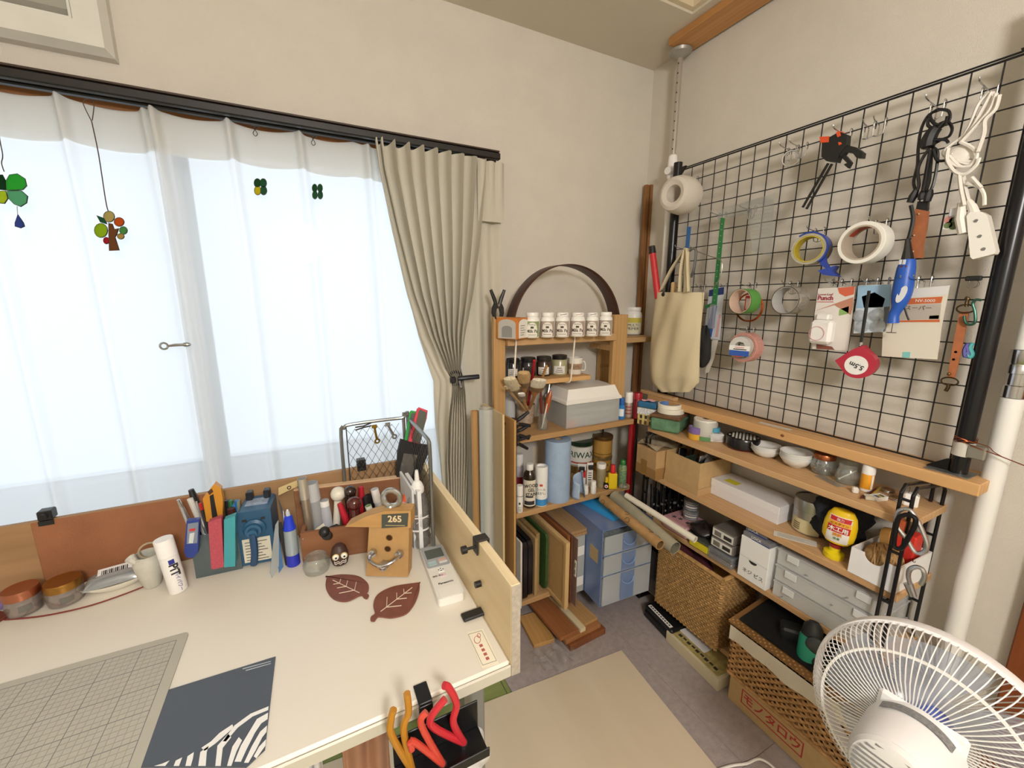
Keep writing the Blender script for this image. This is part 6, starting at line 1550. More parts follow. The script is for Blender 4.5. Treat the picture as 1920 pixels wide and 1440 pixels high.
# bar clamp
hook(1587,248); p = onx(1575,265, GX-.03)
t = thing('bar_clamp', 'black quick bar clamp with orange jaw pads hanging on the grid', 'clamp', tuple(p),-PI/2)
# local x runs along the grid (+x = towards the far corner is -), build in the grid plane with helper
def gpt(px_, py_, off=.03):
    q = onx(px_, py_, GX-off); d = q-p; return Vector((-(d.y), d.x, d.z)) if False else Vector((-d.y,0, d.z))
BKc = mat('#1d1e1c',.45); ORG = mat('#e2552c',.45)
def gp_poly(pts, th, m, nm, off=0., par=None):
    o_ = [(gpt(*q).x, gpt(*q).z) for q in pts]
    obj(nm, MB().prism(o_, th, Matrix.Translation((0,-th/2+off,0))), m, par or t)
gp_poly([(1545,268),(1544,295),(1553,303),(1572,305),(1578,290),(1590,275),(1592,254),(1578,248),(1560,258)],.022, BKc, 'clamp_body')
gp_poly([(1575,277),(1592,273),(1608,277),(1621,287),(1619,297),(1609,297),(1602,288),(1588,286),(1580,296)],.018, BKc, 'handle')
gp_poly([(1578,288),(1588,293),(1598,305),(1592,316),(1584,309),(1590,306),(1581,297)],.012, BKc, 'trigger')
gp_poly([(1541,258),(1543,269),(1558,268),(1559,257)],.026, ORG, 'jaw_pad'); gp_poly([(1572,250),(1575,259),(1581,256),(1579,247)],.026, ORG, 'jaw_pad'); gp_poly([(1576,268),(1577,274),(1583,271),(1581,268)],.024, ORG, 'lever')
for s_ in ((1553,306,1505,389),(1560,307,1512,392)):
    a, e_ = gpt(s_[0], s_[1]), gpt(s_[2], s_[3])
    obj('bar', MB().cyl(a, e_,.0036, n=4), BKc, t)
    obj('bar_hole', MB().cyl(e_+(a-e_)*.06+Vector((0,-.0042,0)), e_+(a-e_)*.06+Vector((0,-.0034,0)),.0012, n=6), CHROME, t)
# acrylic plates
p = onx(1400,425, GX-.02)
t = thing('acrylic_ruler', 'large clear acrylic ruler sheet hanging on the grid', 'ruler', tuple(p),-PI/2)
w0 = [onx(*q, GX-.02) for q in ((1345,395),(1452,362),(1445,480),(1410,470),(1402,402),(1345,410))]
obj('clear_sheet', MB().prism([(-(q.y-p.y), q.z-p.z) for q in w0],.002), clear('#e9ecec',.10,.05,.5), t)
for k in range(9):
    z_ = -.03+.012*k; obj('ruled_line', MB().bx(.02,.075,-.0006,-.0001, z_, z_+.0007), mat('#9a968e',.8), t)
hook(1411,385); hook(1356,397)
# green L square and blue rule
p = onx(1350,410, GX-.02)
t = thing('green_square', 'long green plastic set square hanging from a hook', 'ruler', tuple(p),-PI/2)
pl = [onx(*q, GX-.02) for q in ((1351,408),(1358,409),(1343,572),(1322,578),(1321,573),(1335,568))]
obj('square', MB().prism([(-(q.y-p.y), q.z-p.z) for q in pl],.003), mat('#2f7a45',.45), t)
for k in range(14):
    q = onx(1355-k*1.1,420+k*11, GX-.0235); obj('scale_mark', MB().bx(-(q.y-p.y)-.005,-(q.y-p.y)-.001,-.0042,-.0036, q.z-p.z, q.z-p.z+.001), mat('#d8e6da',.7), t)
p = onx(1291,425, GX-.02)
pl = [onx(*q, GX-.02) for q in ((1288,425),(1295,425),(1288,500),(1282,500))]
obj('blue_rule', MB().prism([(-(q.y-p.y), q.z-p.z) for q in pl],.003), mat('#2f64a0',.45), loc=tuple(p), rz=-PI/2, label='narrow blue plastic rule hanging behind the tote bag handles', cat='ruler')
# coping saw frame behind the bag
p = onx(1300,470, GX-.04)
sw = [onx(*q, GX-.035) for q in ((1293,470),(1300,466),(1305,472),(1302,500),(1296,520))]
t = thing('fret_saw', 'grey steel fret saw frame hanging behind the tote bag', 'saw', tuple(p))
obj('saw_frame', MB().tube(smooth_path([q-p for q in sw],5),.005,8), mat('#8c8e90',.35,.8), t)
obj('saw_wire', MB().tube(smooth_path([onx(*q, GX-.035)-p for q in ((1303,470),(1330,480),(1350,487),(1354,500),(1348,525),(1335,540))],6),.0018,6), mat('#9a968c',.35,.8), t)
# blister packs on the left of the grid
hook(1318,527, short=True)
p = onx(1345,590, GX-.014)
def pack(name, label, quad, off, m, cat='pack', th=.002):
    q = [onx(*k_, GX-off) for k_ in quad]; c_ = sum(q, Vector())/len(q)
    t_ = thing(name, label, cat, tuple(c_),-PI/2)
    o_ = [(-(k_.y-c_.y), k_.z-c_.z) for k_ in q]
    obj('card', MB().prism(o_, th), m, t_)
    def P2(px_, py_): k_ = onx(px_, py_, GX-off); return (-(k_.y-c_.y), k_.z-c_.z)
    return t_, P2
def patch(t_, P2, pts, m, nm='print', y=-.0008, th=.0006): obj(nm, MB().prism([P2(*k_) for k_ in pts], th, Matrix.Translation((0, y,0))), m, t_)
hook(1357,532, short=True)
t, P2 = pack('blister_pack', 'blue and white blister pack of cutter blades hanging on the grid',[(1330,543),(1358,537),(1349,637),(1319,634)],.016, mat('#c3c8d4',.5))
patch(t, P2,[(1330,544),(1358,538),(1357,552),(1329,556)], mat('#22346a',.5)); patch(t, P2,[(1336,575),(1345,573),(1334,632),(1322,632)], mat('#3f5fa8',.5)); patch(t, P2,[(1348,590),(1352,589),(1346,632),(1341,632)], mat('#c89a9a',.5))
obj('clear_bubble', MB().bx(-.014,.012,-.014,-.0015,-.055,.035,.004), clear('#e0e6ee',.14,.05,.5), t)
t, P2 = pack('putty_knife', 'long white plastic knife hanging below the blister pack',[(1336,636),(1346,637),(1338,672),(1328,698),(1323,700),(1322,696),(1330,668)],.012, mat('#cdc8c0',.4), 'knife',.003)
# tote bag with things in it
hook(1288,470)
q = [onx(*k_, GX-.05) for k_ in ((1229,548),(1318,548),(1309,718),(1264,733),(1222,716))]
c_ = onx(1268,640, GX-.05)
t = thing('tote_bag', 'plain cream cotton tote bag hanging from the grid', 'bag', tuple(c_),-PI/2)
TB = fabric('#d9cbab',.06,0., weave=180)
def edge(v):
    """left and right outline of the bag at height fraction v (0 bottom, 1 top)"""
    ks = [(0,1240,1292,735),(.06,1222,1309,718),(.25,1219,1311,680),(.6,1224,1315,612),(1,1229,1318,548)]
    for a, e_ in zip(ks, ks[1:]):
        if v <= e_[0]:
            f_ = (v-a[0])/(e_[0]-a[0]); return [a[i]+(e_[i]-a[i])*f_ for i in (1,2,3)]
def bag(s):
    def fn(u, v):
        l_, r_, y_ = edge(v); A_ = onx(l_, y_, GX-.05); E_ = onx(r_, y_, GX-.05)
        q_ = A_+(E_-A_)*u; d_ = q_-c_
        bulge = .034*math.sin(PI*min(1, max(0, u))) ** .6*(.55+.45*math.sin(PI*min(1, v*.9+.1)))*(0.25+.75*min(1, v/.12))
        wr = .004*math.sin(u*9+v*2)+.003*math.sin(u*17-v*7)+.004*math.sin(v*6+u*4)
        return (-d_.y,-(bulge+wr*(1 if s > 0 else .3)) if s > 0 else bulge*.5+.001, d_.z)
    return fn
obj('front_panel', MB().sheet(bag(1),30,30), TB, t, ang=180); obj('back_panel', MB().sheet(bag(-1),20,20), TB, t, ang=180)
def gl(px_, py_, off=.05): k_ = onx(px_, py_, GX-off); d_ = k_-c_; return Vector((-d_.y,-(off-.05), d_.z))
for (a, e_, off, nm) in (((1279,547),(1291,547),.082, 'handle'),((1243,547),(1290,545),.045, 'handle')):
    top_ = gl(1286,470,.05)
    L_ = [gl(a[0]-4, a[1], off), gl((a[0]+1280)/2-2,505,(off+.05)/2), top_+Vector((-.004,0,0)), top_+Vector((.006,.0,-.002)), gl((e_[0]+1289)/2,508,(off+.05)/2), gl(e_[0], e_[1], off)]
    pts = smooth_path(L_,5); w_ = .010
    bm_ = MB(); vs = []
    for i, q_ in enumerate(pts): vs += [q_+Vector((0,-w_,0)), q_+Vector((0, w_,0))]
    bm_.add(vs,[(2*i,2*i+1,2*i+3,2*i+2) for i in range(len(pts)-1)])
    o = obj(nm, bm_, TB, t, ang=180); md = o.modifiers.new('thickness', 'SOLIDIFY'); md.thickness = .002
def wide_strap(L_, w_, nm):
    pts = smooth_path(L_,5); bm_ = MB(); vs = []
    for q_ in pts: vs += [q_+Vector((-w_,0,0)), q_+Vector((w_,0,0))]
    bm_.add(vs,[(2*i,2*i+1,2*i+3,2*i+2) for i in range(len(pts)-1)])
    o = obj(nm, bm_, TB, t, ang=180); md = o.modifiers.new('thickness', 'SOLIDIFY'); md.thickness = .002
wide_strap([gl(1285,548,.084), gl(1286,505,.070), gl(1288,472,.052)],.010, 'handle')
a, e_ = onx(1234,560, GX-.052), onx(1222,462, GX-.058)
t = thing('folding_saw', 'red tube with black end sticking out of the tote bag', 'tool', tuple(a)); d = e_-a
obj('red_tube', MB().cyl((0,0,0), d*.86,.0135,.013,16), mat('#c93236',.4), t); obj('black_end', MB().cyl(d*.861, d,.0142,.0135,16), BLACK, t)
a, e_ = onx(1262,560, GX-.05), onx(1263,531, GX-.05)
obj('carving_tool', MB().lathe([(.010,0),(.012,.03),(.012,(e_-a).length),(.008,(e_-a).length+.004),(0,(e_-a).length+.004)], n=14), mat('#d6b486',.5), loc=tuple(a), label='wooden tool handle end sticking out of the tote bag', cat='handle')
a = onx(1246,552, GX-.055)
obj('black_grip', MB().ball((0,0,0),.013,12,8,(1,1,.9)), BLACK, loc=tuple(a), label='black round grip peeping out of the tote bag', cat='grip')
obj('dark_pouch', crumple(0,0,0,.018,.03,.15,31,20,12), mat('#1d1c1d',.8), loc=tuple(onx(1316,690, GX-.022)), label='black cloth pouch hanging behind the tote bag', cat='pouch', ang=180)
# hole punch card
hook(1570,532); hook(1588,530)
t, P2 = pack('punch_pack', 'card pack with a pink and white paper punch hanging on the grid',[(1534,541),(1603,537),(1597,600),(1589,658),(1523,654),(1527,590)],.020, mat('#e6e0da',.5))
patch(t, P2,[(1571,540),(1603,537),(1601,552),(1585,556),(1574,550)], mat('#d8694a',.5)); patch(t, P2,[(1528,583),(1600,557),(1599,575),(1595,590),(1565,572)], mat('#c58a72',.5)); patch(t, P2,[(1574,580),(1592,574),(1591,588),(1573,592)], mat('#8fb46a',.5)); patch(t, P2,[(1531,645),(1560,650),(1565,656),(1531,654)], mat('#8a5040',.5))
q = P2(1548,559); text('Punch',.017, mat('#a3344a',.6), t,(q[0],-.0012, q[1]), bold=.03, ry=0); q = P2(1548,552); text('Loose-Leaf',.009, mat('#a3344a',.6), t,(q[0],-.0012, q[1]))
q = P2(1547,566); obj('underline', MB().bx(q[0]-.022, q[0]+.022,-.0014,-.0008, q[1]-.001, q[1]+.0005), mat('#c4445a',.6), t)
q = P2(1546,622)
pb_ = obj('punch_body', MB().box((q[0]+.002,-.017, q[1]),(.058,.032,.068),.008), mat('#f0eeea',.35), t)
obj('punch_lever', MB().box((q[0]+.0,-.014, q[1]+.043),(.034,.024,.018),.004), mat('#ebe9e6',.35), pb_)
obj('pink_print', MB().at((q[0]-.004,-.0342, q[1]-.004), rz=0).ring((0,0,0),.020,.0008,24,4), mat('#d88aa0',.6), pb_)
# blue card with suction cups
hook(1636,529); hook(1657,527)
t, P2 = pack('suction_pack', 'bagged card of clear suction cups hanging behind the tape measure',[(1610,535),(1671,533),(1668,580),(1660,622),(1600,625),(1604,580)],.012, mat('#d3dde6',.5))
patch(t, P2,[(1609,536),(1671,534),(1668,575),(1606,578)], mat('#9cc0de',.5)); patch(t, P2,[(1616,556),(1640,548),(1660,560),(1655,576),(1620,577)], mat('#55634a',.6))
for x_, y_ in ((1612,592),(1645,590),(1618,612),(1648,611)):
    q = P2(x_, y_); obj('suction_cup', MB().at((q[0],-.003, q[1])).mtx(Matrix.Translation((q[0],-.0026, q[1])) @ M_).lathe([(.016,0),(.015,.004),(.004,.007),(0,.010)], n=18), clear('#e8ecf0',.25,.06,.5), t)
# orange label envelope pack
hook(1711,526); hook(1736,523)
t, P2 = pack('paper_pack', 'bag of cream paper with orange header hanging beside the leather strap',[(1659,545),(1781,535),(1776,560),(1766,610),(1757,674),(1653,668)],.012, mat('#dcd6c8',.5))
patch(t, P2,[(1690,545),(1781,535),(1777,552),(1690,560)], mat('#dcdada',.5)); patch(t, P2,[(1680,561),(1768,556),(1765,568),(1680,572)], mat('#c8683c',.6)); patch(t, P2,[(1683,573),(1765,569),(1762,598),(1683,600)], mat('#b5aca2',.6)); patch(t, P2,[(1680,601),(1762,599),(1762,604),(1680,604)], mat('#c8683c',.6))
q = P2(1722,578); text('スーパー',.013, mat('#6a4a3c',.6), t,(q[0],-.0014, q[1])); q = P2(1735,564); text('NV-5000',.010, PAPER, t,(q[0],-.0014, q[1]))
patch(t, P2,[(1743,592),(1761,591),(1760,598),(1742,598)], mat('#4a4642',.6)); patch(t, P2,[(1693,660),(1707,660),(1706,671),(1692,670)], mat('#7fc4c4',.5), 'blue_tab')
# tape measure on a strap
p = onx(1612,682, GX-.055)
t = thing('tape_measure', 'red tape measure hanging upside down on a black strap', 'tape measure', tuple(p),-PI/2+.15)
def tl(px_, py_, off=.055): k_ = onx(px_, py_, GX-off); d_ = k_-p; return Vector((-d_.y,0, d_.z))
RM = mat('#b02a40',.4)
R_ = .038
o_ = [(R_*math.cos(a), R_*math.sin(a)) for a in [(-150+210*k/20)*PI/180 for k in range(21)]]+[(.004, R_*1.32),(-.016, R_*1.02),(-R_*1.36,.004)]
obj('case', MB().prism(o_,.032, Matrix.Translation((0,-.016,0))), RM, t)
obj('white_disc', MB().prism([(.0255*math.cos(a),.0255*math.sin(a)-.003) for a in [2*PI*k/28 for k in range(28)]],.001, Matrix.Translation((-.003,-.0172,0))), mat('#e6e4e2',.4), t)
text('5.5m',.017, INK, t,(-.002,-.018,-.004), bold=.02, ry=PI+.35)
s0 = tl(1613,652); s1 = tl(1628,545,.06)
obj('strap', MB().tube([s0, s0+(s1-s0)*.5, s1],[.0035,.0045,.004],6), BLACK, t); obj('strap_clip', MB().cyl(s0+(s1-s0)*.03, s0+(s1-s0)*.10,.0048, n=10), CHROME, t)
# black cables with plugs
hook(1758,203); p = onx(1745,300, GX-.035)
def cl_(px_, py_, off=.035): k_ = onx(px_, py_, GX-off); return k_-p
t = thing('cable_bundle', 'knotted black power cable hanging on the grid', 'cable', tuple(p))
CB = mat('#161518',.35)
paths = [[(1762,206),(1742,215),(1728,240),(1722,275),(1720,310),(1713,340),(1716,355)],[(1757,205),(1778,208),(1780,225),(1764,235),(1750,230),(1744,216),(1757,205)],[(1741,222),(1740,235),(1752,240),(1770,235),(1776,218)],[(1748,240),(1736,258),(1742,275),(1752,250),(1770,228)],[(1756,235),(1775,228),(1785,240),(1780,255),(1765,262),(1748,272)],[(1740,245),(1730,262),(1728,275),(1740,276)],[(1741,280),(1728,300),(1721,320),(1723,345),(1720,357)],[(1744,282),(1740,310),(1735,340),(1731,358)],[(1747,280),(1745,310),(1742,340),(1737,357)],[(1748,276),(1758,285),(1756,315),(1750,345),(1744,358)],[(1750,280),(1757,300),(1772,301)],[(1752,262),(1772,262),(1778,268)]]
for k, pp in enumerate(paths): obj('cable', MB().tube(smooth_path([cl_(x_, y_,.032+.006*(k % 4)) for x_, y_ in pp],5),.0032,6), CB, t)
obj('knot', MB().tube(smooth_path([cl_(*q,.045) for q in ((1756,238),(1748,250),(1742,265),(1740,278))],4),[.010]+[.013]*11+[.009],8), CB, t)
for a, e_ in (((1718,356),(1706,380)),((1731,358),(1728,374)),((1744,356),(1738,378))):
    obj('plug', MB().tube([cl_(*a,.04), cl_((a[0]+e_[0])/2,(a[1]+e_[1])/2,.04), cl_(*e_,.04)],[.006,.009,.0075],8), CB, t)
# saw with brown handle
p2 = onx(1724,430, GX-.03)
def gpl(pts, off, c0): return [(-(onx(*q, GX-off).y-c0.y), onx(*q, GX-off).z-c0.z) for q in pts]
t = thing('leather_handled_tool', 'tool with riveted brown leather handle hanging below the black cables', 'tool', tuple(p2),-PI/2)
obj('leather_handle', MB().prism(gpl([(1719,392),(1740,396),(1736,430),(1730,458),(1729,484),(1715,484),(1711,478),(1713,440)],.03, p2),.018, Matrix.Translation((0,-.009,0))), mat('#a3613c',.55, noise=.12, nscale=50), t)
for x_, y_ in ((1726,402),(1717,442),(1715,472)):
    q = gpl([(x_, y_)],.03, p2)[0]; obj('rivet', MB().at((q[0],-.0095, q[1])).ball((0,0,0),.0025,8,6), mat('#d8c2a8',.3,.8), t)
obj('steel_neck', MB().prism(gpl([(1722,378),(1742,378),(1740,396),(1719,392)],.03, p2),.010, Matrix.Translation((0,-.005,0))), mat('#1c1b1d',.4), t)
# blue engraving tool with black plug cord
p3 = onx(1690,540, GX-.045)
t = thing('engraving_tool', 'bright blue electric pen with white oval label hanging by its black cord', 'power tool', tuple(p3),-PI/2)
ax = lambda x_, y_, off=.045: (lambda k_: Vector((-(k_.y-p3.y),-(off-.045), k_.z-p3.z)))(onx(x_, y_, GX-off))
obj('blue_body', MB().tube(smooth_path([ax(1703,486), ax(1698,510), ax(1692,545), ax(1684,575), ax(1676,590), ax(1674,606)],4),[.013,.015,.0165,.018,.0185,.019,.0195,.020,.020,.0195,.018,.016,.0135,.012,.0115,.0115,.0115,.0115,.012,.0125,.0125][:21],14), mat('#2558b8',.4), t)
obj('cord_guard', MB().tube([ax(1702,448), ax(1702,466), ax(1701,490)],[.005,.008,.014],8), BLACK, t)
obj('cord', MB().tube(smooth_path([ax(1708,385), ax(1712,410), ax(1706,440), ax(1702,450)],5),.0045,6), CB, t)
for k in range(2): q = ax(1694+7*k,492); obj('switch', MB().at((q.x,-.0165, q.z), rz=0).box((0,0,0),(.006,.004,.012),.001), mat('#c9ccd2',.4), t)
q = ax(1699,503); obj('red_panel', MB().at((q.x,-.0155, q.z)).box((0,0,0),(.013,.003,.012),.001), mat('#5a1f2c',.4), t)
q = ax(1693,552); obj('oval_label', MB().mtx(Matrix.Translation((q.x+.004,-.0192, q.z)) @ Matrix.Rotation(.28,4, 'Y')).prism([(.008*math.cos(a),.021*math.sin(a)) for a in [2*PI*k/20 for k in range(20)]],.002), mat('#d8dce2',.4), t)
q = ax(1674,606); obj('needle', MB().cyl(q, ax(1671,624),.0009, n=6), mat('#4a4644',.4,.8), t); q2 = ax(1671,624); obj('needle_guide', MB().at(q2).cyl((0,0,0),(0,0,.0015),.010, n=18), mat('#55504c',.4,.6), t)
obj('black_lever', MB().tube([ax(1696,577), ax(1700,590), ax(1704,600)],.0022,6), BLACK, t)
# white extension cord with socket block
hook(1857,170); p4 = onx(1815,320, GX-.04)
wx = lambda x_, y_, off=.04: onx(x_, y_, GX-off)-p4
t = thing('extension_cord', 'bundled white extension cord with a three-way socket block', 'extension cord', tuple(p4))
WC = mat('#e6e1da',.45)
paths = [[(1856,172),(1835,195),(1818,235),(1800,265)],[(1860,172),(1842,205),(1822,240),(1800,268)],[(1868,175),(1856,205),(1835,230),(1803,265)],[(1874,178),(1866,205),(1847,225),(1845,250),(1833,285)],[(1862,172),(1850,198),(1830,230),(1798,262)],[(1796,262),(1775,278),(1770,290),(1790,300),(1815,308),(1830,300)],[(1800,266),(1820,275),(1832,290),(1820,310),(1795,312),(1778,300)],[(1778,278),(1776,300),(1790,322),(1810,326),(1830,310),(1836,296)],[(1790,280),(1810,290),(1828,296)],[(1785,288),(1800,302),(1826,303)],[(1780,292),(1800,312),(1822,312)],[(1799,325),(1801,350),(1808,385)],[(1805,325),(1812,360),(1822,395)],[(1812,344),(1835,350),(1845,365),(1846,385)],[(1822,332),(1840,352)]]
for k, pp in enumerate(paths): obj('cord', MB().tube(smooth_path([wx(x_, y_,.034+.006*(k % 4)) for x_, y_ in pp],5),.0036,6), WC, t)
obj('knot', MB().ball(wx(1800,292,.03),.024,14,9,(.6,1.1,1.)), WC, t)
sb_ = [wx(*q,.05) for q in ((1812,405),(1818,398),(1840,397),(1851,403),(1867,470),(1864,476),(1824,486),(1819,482))]
n_ = len(sb_); b_ = MB(); b_.add([q for q in sb_]+[q+Vector((.024,0,0)) for q in sb_],[tuple(range(n_)), tuple(range(n_,2*n_))[::-1]]+[(i, n_+i, n_+(i+1) % n_,(i+1) % n_) for i in range(n_)])
so = obj('socket_block', b_, mat('#ece9e3',.35), t)
for x_, y_ in ((1830,414),(1837,443),(1844,467)): obj('screw_hole', MB().cyl(wx(x_, y_,.0504), wx(x_, y_,.0508),.0035, n=14), mat('#6a6864',.5), so)
obj('cord_grip', MB().tube([wx(1816,376), wx(1823,388), wx(1828,402)],[.005,.008,.009],10), WC, t)
obj('plug', MB().tube([wx(1803,380), wx(1801,410), wx(1806,438)],[.007,.010,.009],10), WC, t)
# photo tag and white clip
t, P2 = pack('picture_tag', 'little white tag printed with a clover hanging beside the white cord',[(1775,406),(1797,406),(1793,431),(1767,430)],.03, mat('#e8e6e0',.5), 'tag')
for x_, y_, c__ in ((1778,412, '#c98a86'),(1788,413, '#5a7048'),(1778,422, '#6a7c50'),(1788,424, '#566b44')):
    q = P2(x_, y_); obj('clover_print', MB().prism([(q[0]+.0075*math.cos(a), q[1]+.0075*math.sin(a)) for a in [2*PI*k/12 for k in range(12)]],.0005, Matrix.Translation((0,-.0008,0))), mat(c__,.6), t)
q = P2(1790,398); obj('tag_clip', MB().box((q[0],0, q[1]),(.018,.008,.018),.002), mat('#dcdce2',.4), t)
# binder clip
p = onx(1826,522, GX-.006)
t = thing('binder_clip', 'black binder clip pinching a wire of the grid', 'clip', tuple(p),-PI/2)
obj('clip_body', MB().box((0,0,0),(.026,.012,.011),.002), BLACK, t)
for s_ in (-1,1): obj('wire_handle', MB().tube(smooth_path([(-.006,-.003*s_,-.005),(-.009+.002*s_,-.006*s_,-.016),(0+.003*s_,-.008*s_,-.022),(.009,-.006*s_,-.016),(.006,-.003*s_,-.005)],4),.0008,5), CHROME, t)
# leather strap with rings and green carabiner
p = onx(1805,640, GX-.02)
lx_ = lambda x_, y_, off=.02: (lambda k_: Vector((-(k_.y-p.y),-(off-.02), k_.z-p.z)))(onx(x_, y_, GX-off))
t = thing('leather_strap', 'brown leather strap with punched holes and snap hook hanging on the grid', 'strap', tuple(p),-PI/2)
obj('strap', MB().prism([(q.x, q.z) for q in [lx_(*k_) for k_ in ((1799,584),(1817,584),(1802,660),(1790,709),(1776,708),(1785,655))]],.003), mat('#a8643e',.55, noise=.1, nscale=60), t)
for x_, y_ in ((1792,660),(1788,674)): q = lx_(x_, y_); obj('hole', MB().at((q.x,-.0006, q.z)).mtx(Matrix.Translation((q.x,-.0004, q.z)) @ M_).lathe([(0,0),(.0028,0)], n=10), mat('#e6dccf',.7), t)
q = lx_(1780,701); obj('rivet', MB().ball((q.x,-.002, q.z),.004,10,6), mat('#8a6a3c',.3,.9), t)
BR = mat('#5a4a34',.35,.9)
for (x_, y_, s_) in ((1811,579,.015),(1781,715,.015)): q = lx_(x_, y_); obj('d_ring', MB().tube([(q.x+s_*math.cos(a),-.002, q.z+s_*.62*math.sin(a)) for a in [2*PI*k/20 for k in range(20)]],.0018,6, closed=True), BR, t)
obj('snap_hook', MB().tube(smooth_path([lx_(1812,575), lx_(1813,565), lx_(1815,560), lx_(1810,558)],4),.0035,8), BR, t); obj('snap_hook', MB().tube(smooth_path([lx_(1779,720), lx_(1777,727), lx_(1773,733)],4),.004,8), BR, t)
p = onx(1822,585, GX-.028)
cx_ = lambda x_, y_: onx(x_, y_, GX-.028)-p
obj('carabiner', MB().tube(smooth_path([cx_(*q) for q in ((1808,592),(1810,604),(1818,609),(1828,604),(1828,585),(1824,570),(1830,562),(1840,563))],5),.0028,8), mat('#2f5a4a',.35,.5), loc=tuple(p), label='dark green S-shaped carabiner hooked into the leather strap', cat='carabiner')
p = onx(1816,655, GX-.012)
t = thing('ribbon', 'blue and purple ribbon tied to the grid near the black post', 'ribbon', tuple(p))
rx_ = lambda x_, y_: onx(x_, y_, GX-.012)-p
obj('purple_loop', MB().tube(smooth_path([rx_(*q) for q in ((1816,644),(1809,655),(1810,668),(1816,664),(1814,650))],4),.0042,6), mat('#5f5aa8',.6), t); obj('teal_loop', MB().tube(smooth_path([rx_(*q) for q in ((1824,643),(1819,652),(1823,664),(1818,670),(1814,660))],4),.0042,6), mat('#4fa8a8',.6), t)
# carabiners on the rack end frame
p = V(-.222,-1.147,.79)
fx = lambda x_, y_, x0=-.228: onx(x_, y_, x0)-p
obj('carabiner', MB().tube(smooth_path([fx(*q) for q in ((1693,955),(1683,962),(1682,985),(1700,1010),(1716,1035),(1732,1035),(1738,1020),(1725,985),(1712,962),(1703,955))],5, True),.0048,8, closed=True), mat('#c6c8ca',.3,.9), loc=tuple(p), label='large silver carabiner clipped to the wire end of the rack', cat='carabiner')
obj('carabiner', MB().tube(smooth_path([fx(*q,-.234) for q in ((1695,966),(1683,975),(1676,1015),(1678,1026),(1690,1028),(1702,1010),(1715,985),(1716,972),(1706,966))],5, True),.0052,8, closed=True), mat('#18181b',.35,.4), loc=tuple(p), label='black carabiner clipped beside the silver one', cat='carabiner')
p = fx(1718,1050)+p
t = thing('leather_tag', 'orange leather loop with a rivet hanging from the silver carabiner', 'leather tag', tuple(p))
obj('loop', MB().tube([fx(1727,1037)-(p-V(-.222,-1.147,.79)), fx(1721,1050)-(p-V(-.222,-1.147,.79)), fx(1718,1066)-(p-V(-.222,-1.147,.79))],[.008,.011,.009],4), mat('#b4562c',.55), t)
obj('rivet', MB().ball((-.012,0,0),.003,8,6), CHROME, t)
p = onx(1717,1090,-.23)
t = thing('shackle', 'heavy silver shackle hanging from the orange leather loop', 'shackle', tuple(p))
kx = lambda x_, y_: onx(x_, y_,-.23)-p
obj('bow', MB().tube(smooth_path([kx(*q) for q in ((1706,1094),(1703,1080),(1706,1068),(1718,1063),(1730,1068),(1733,1082),(1726,1096))],5),.0050,8), mat('#c2c4c6',.3,.9), t)
obj('screw_sleeve', MB().cyl(kx(1703,1094), kx(1712,1118),.0095,.0075,12), mat('#b2b4b6',.3,.9), t)
# thin glossy strip lying on the plank
p = onz(1455,799, zp)
obj('paper_strip', MB().bx(-.008,.008,-.05,.05,0,.0012), mat('#c9c6be',.3), loc=(-.095, p.y, zp+.0006), rz=.05, label='thin glossy strip lying on the long plank below the grid', cat='strip')

# ================================================================== THINGS ON THE DESK
TZ = DZ+.0006
def dz(px_, py_, z=TZ): return onz(px_, py_, z)
def flat_poly(name, label, cat, pts, th, m, z=TZ, parts=()):
    q = [dz(*p_, z) for p_ in pts]; c = sum(q, Vector())/len(q)
    t_ = thing(name, label, cat,(c.x, c.y, z))
    P = lambda px_, py_, zz=0.: (lambda k_: Vector((k_.x-c.x, k_.y-c.y, zz)))(dz(px_, py_, z))
    def plate(pp, z0, z1, mm, nm):
        a = [P(*k_) for k_ in pp]; n = len(a); ar_ = sum(a[i].x*a[(i+1) % n].y-a[(i+1) % n].x*a[i].y for i in range(n))
        if ar_ < 0: a = a[::-1]
        return obj(nm, MB().add([(v.x, v.y, z0) for v in a]+[(v.x, v.y, z1) for v in a],[tuple(range(n))[::-1], tuple(range(n,2*n))]+[(i,(i+1) % n, n+(i+1) % n, n+i) for i in range(n)]), mm, t_)
    plate(pts,0, th, m, 'sheet')
    return t_, P, plate
# cutting mat with printed grid
GM = mat('#b4b1a5',.6, noise=.03, nscale=20)
A_, B_ = dz(355,1185), dz(265,1440)
rz = math.atan2(A_.x-B_.x,-(A_.x*0)+(A_.y-B_.y))*-1
t = thing('cutting_mat', 'grey cutting mat with a fine printed grid lying on the desk', 'cutting mat',(A_.x, A_.y, TZ), rz)
Wm, Hm = .60,.36
obj('mat', MB().prism([(-Wm/2+a,-Hm/2+b_) for a, b_ in round_rect(Wm, Hm,.008)],.002, Matrix.Translation((0,0,0)) @ Matrix.Rotation(-PI/2,4, 'X') @ Matrix.Translation((0,-.002,0))), GM, t)
lg = mat('#7d7d7c',.7); lf = mat('#98978f',.7)
b1, b2 = MB(), MB()
for i in range(57):
    x = -.016-.01*i; (b1 if i % 5 == 0 else b2).bx(x-(.0005 if i % 5 == 0 else .00025), x+(.0005 if i % 5 == 0 else .00025),-Hm+.016,-.016,.0021,.0023)
for j in range(34):
    y = -.016-.01*j; (b1 if j % 5 == 0 else b2).bx(-.576,-.016, y-(.0005 if j % 5 == 0 else .00025), y+(.0005 if j % 5 == 0 else .00025),.0021,.0023)
obj('major_lines', b1, lg, t)['kind'] = 'stuff'; obj('minor_lines', b2, lf, t)['kind'] = 'stuff'
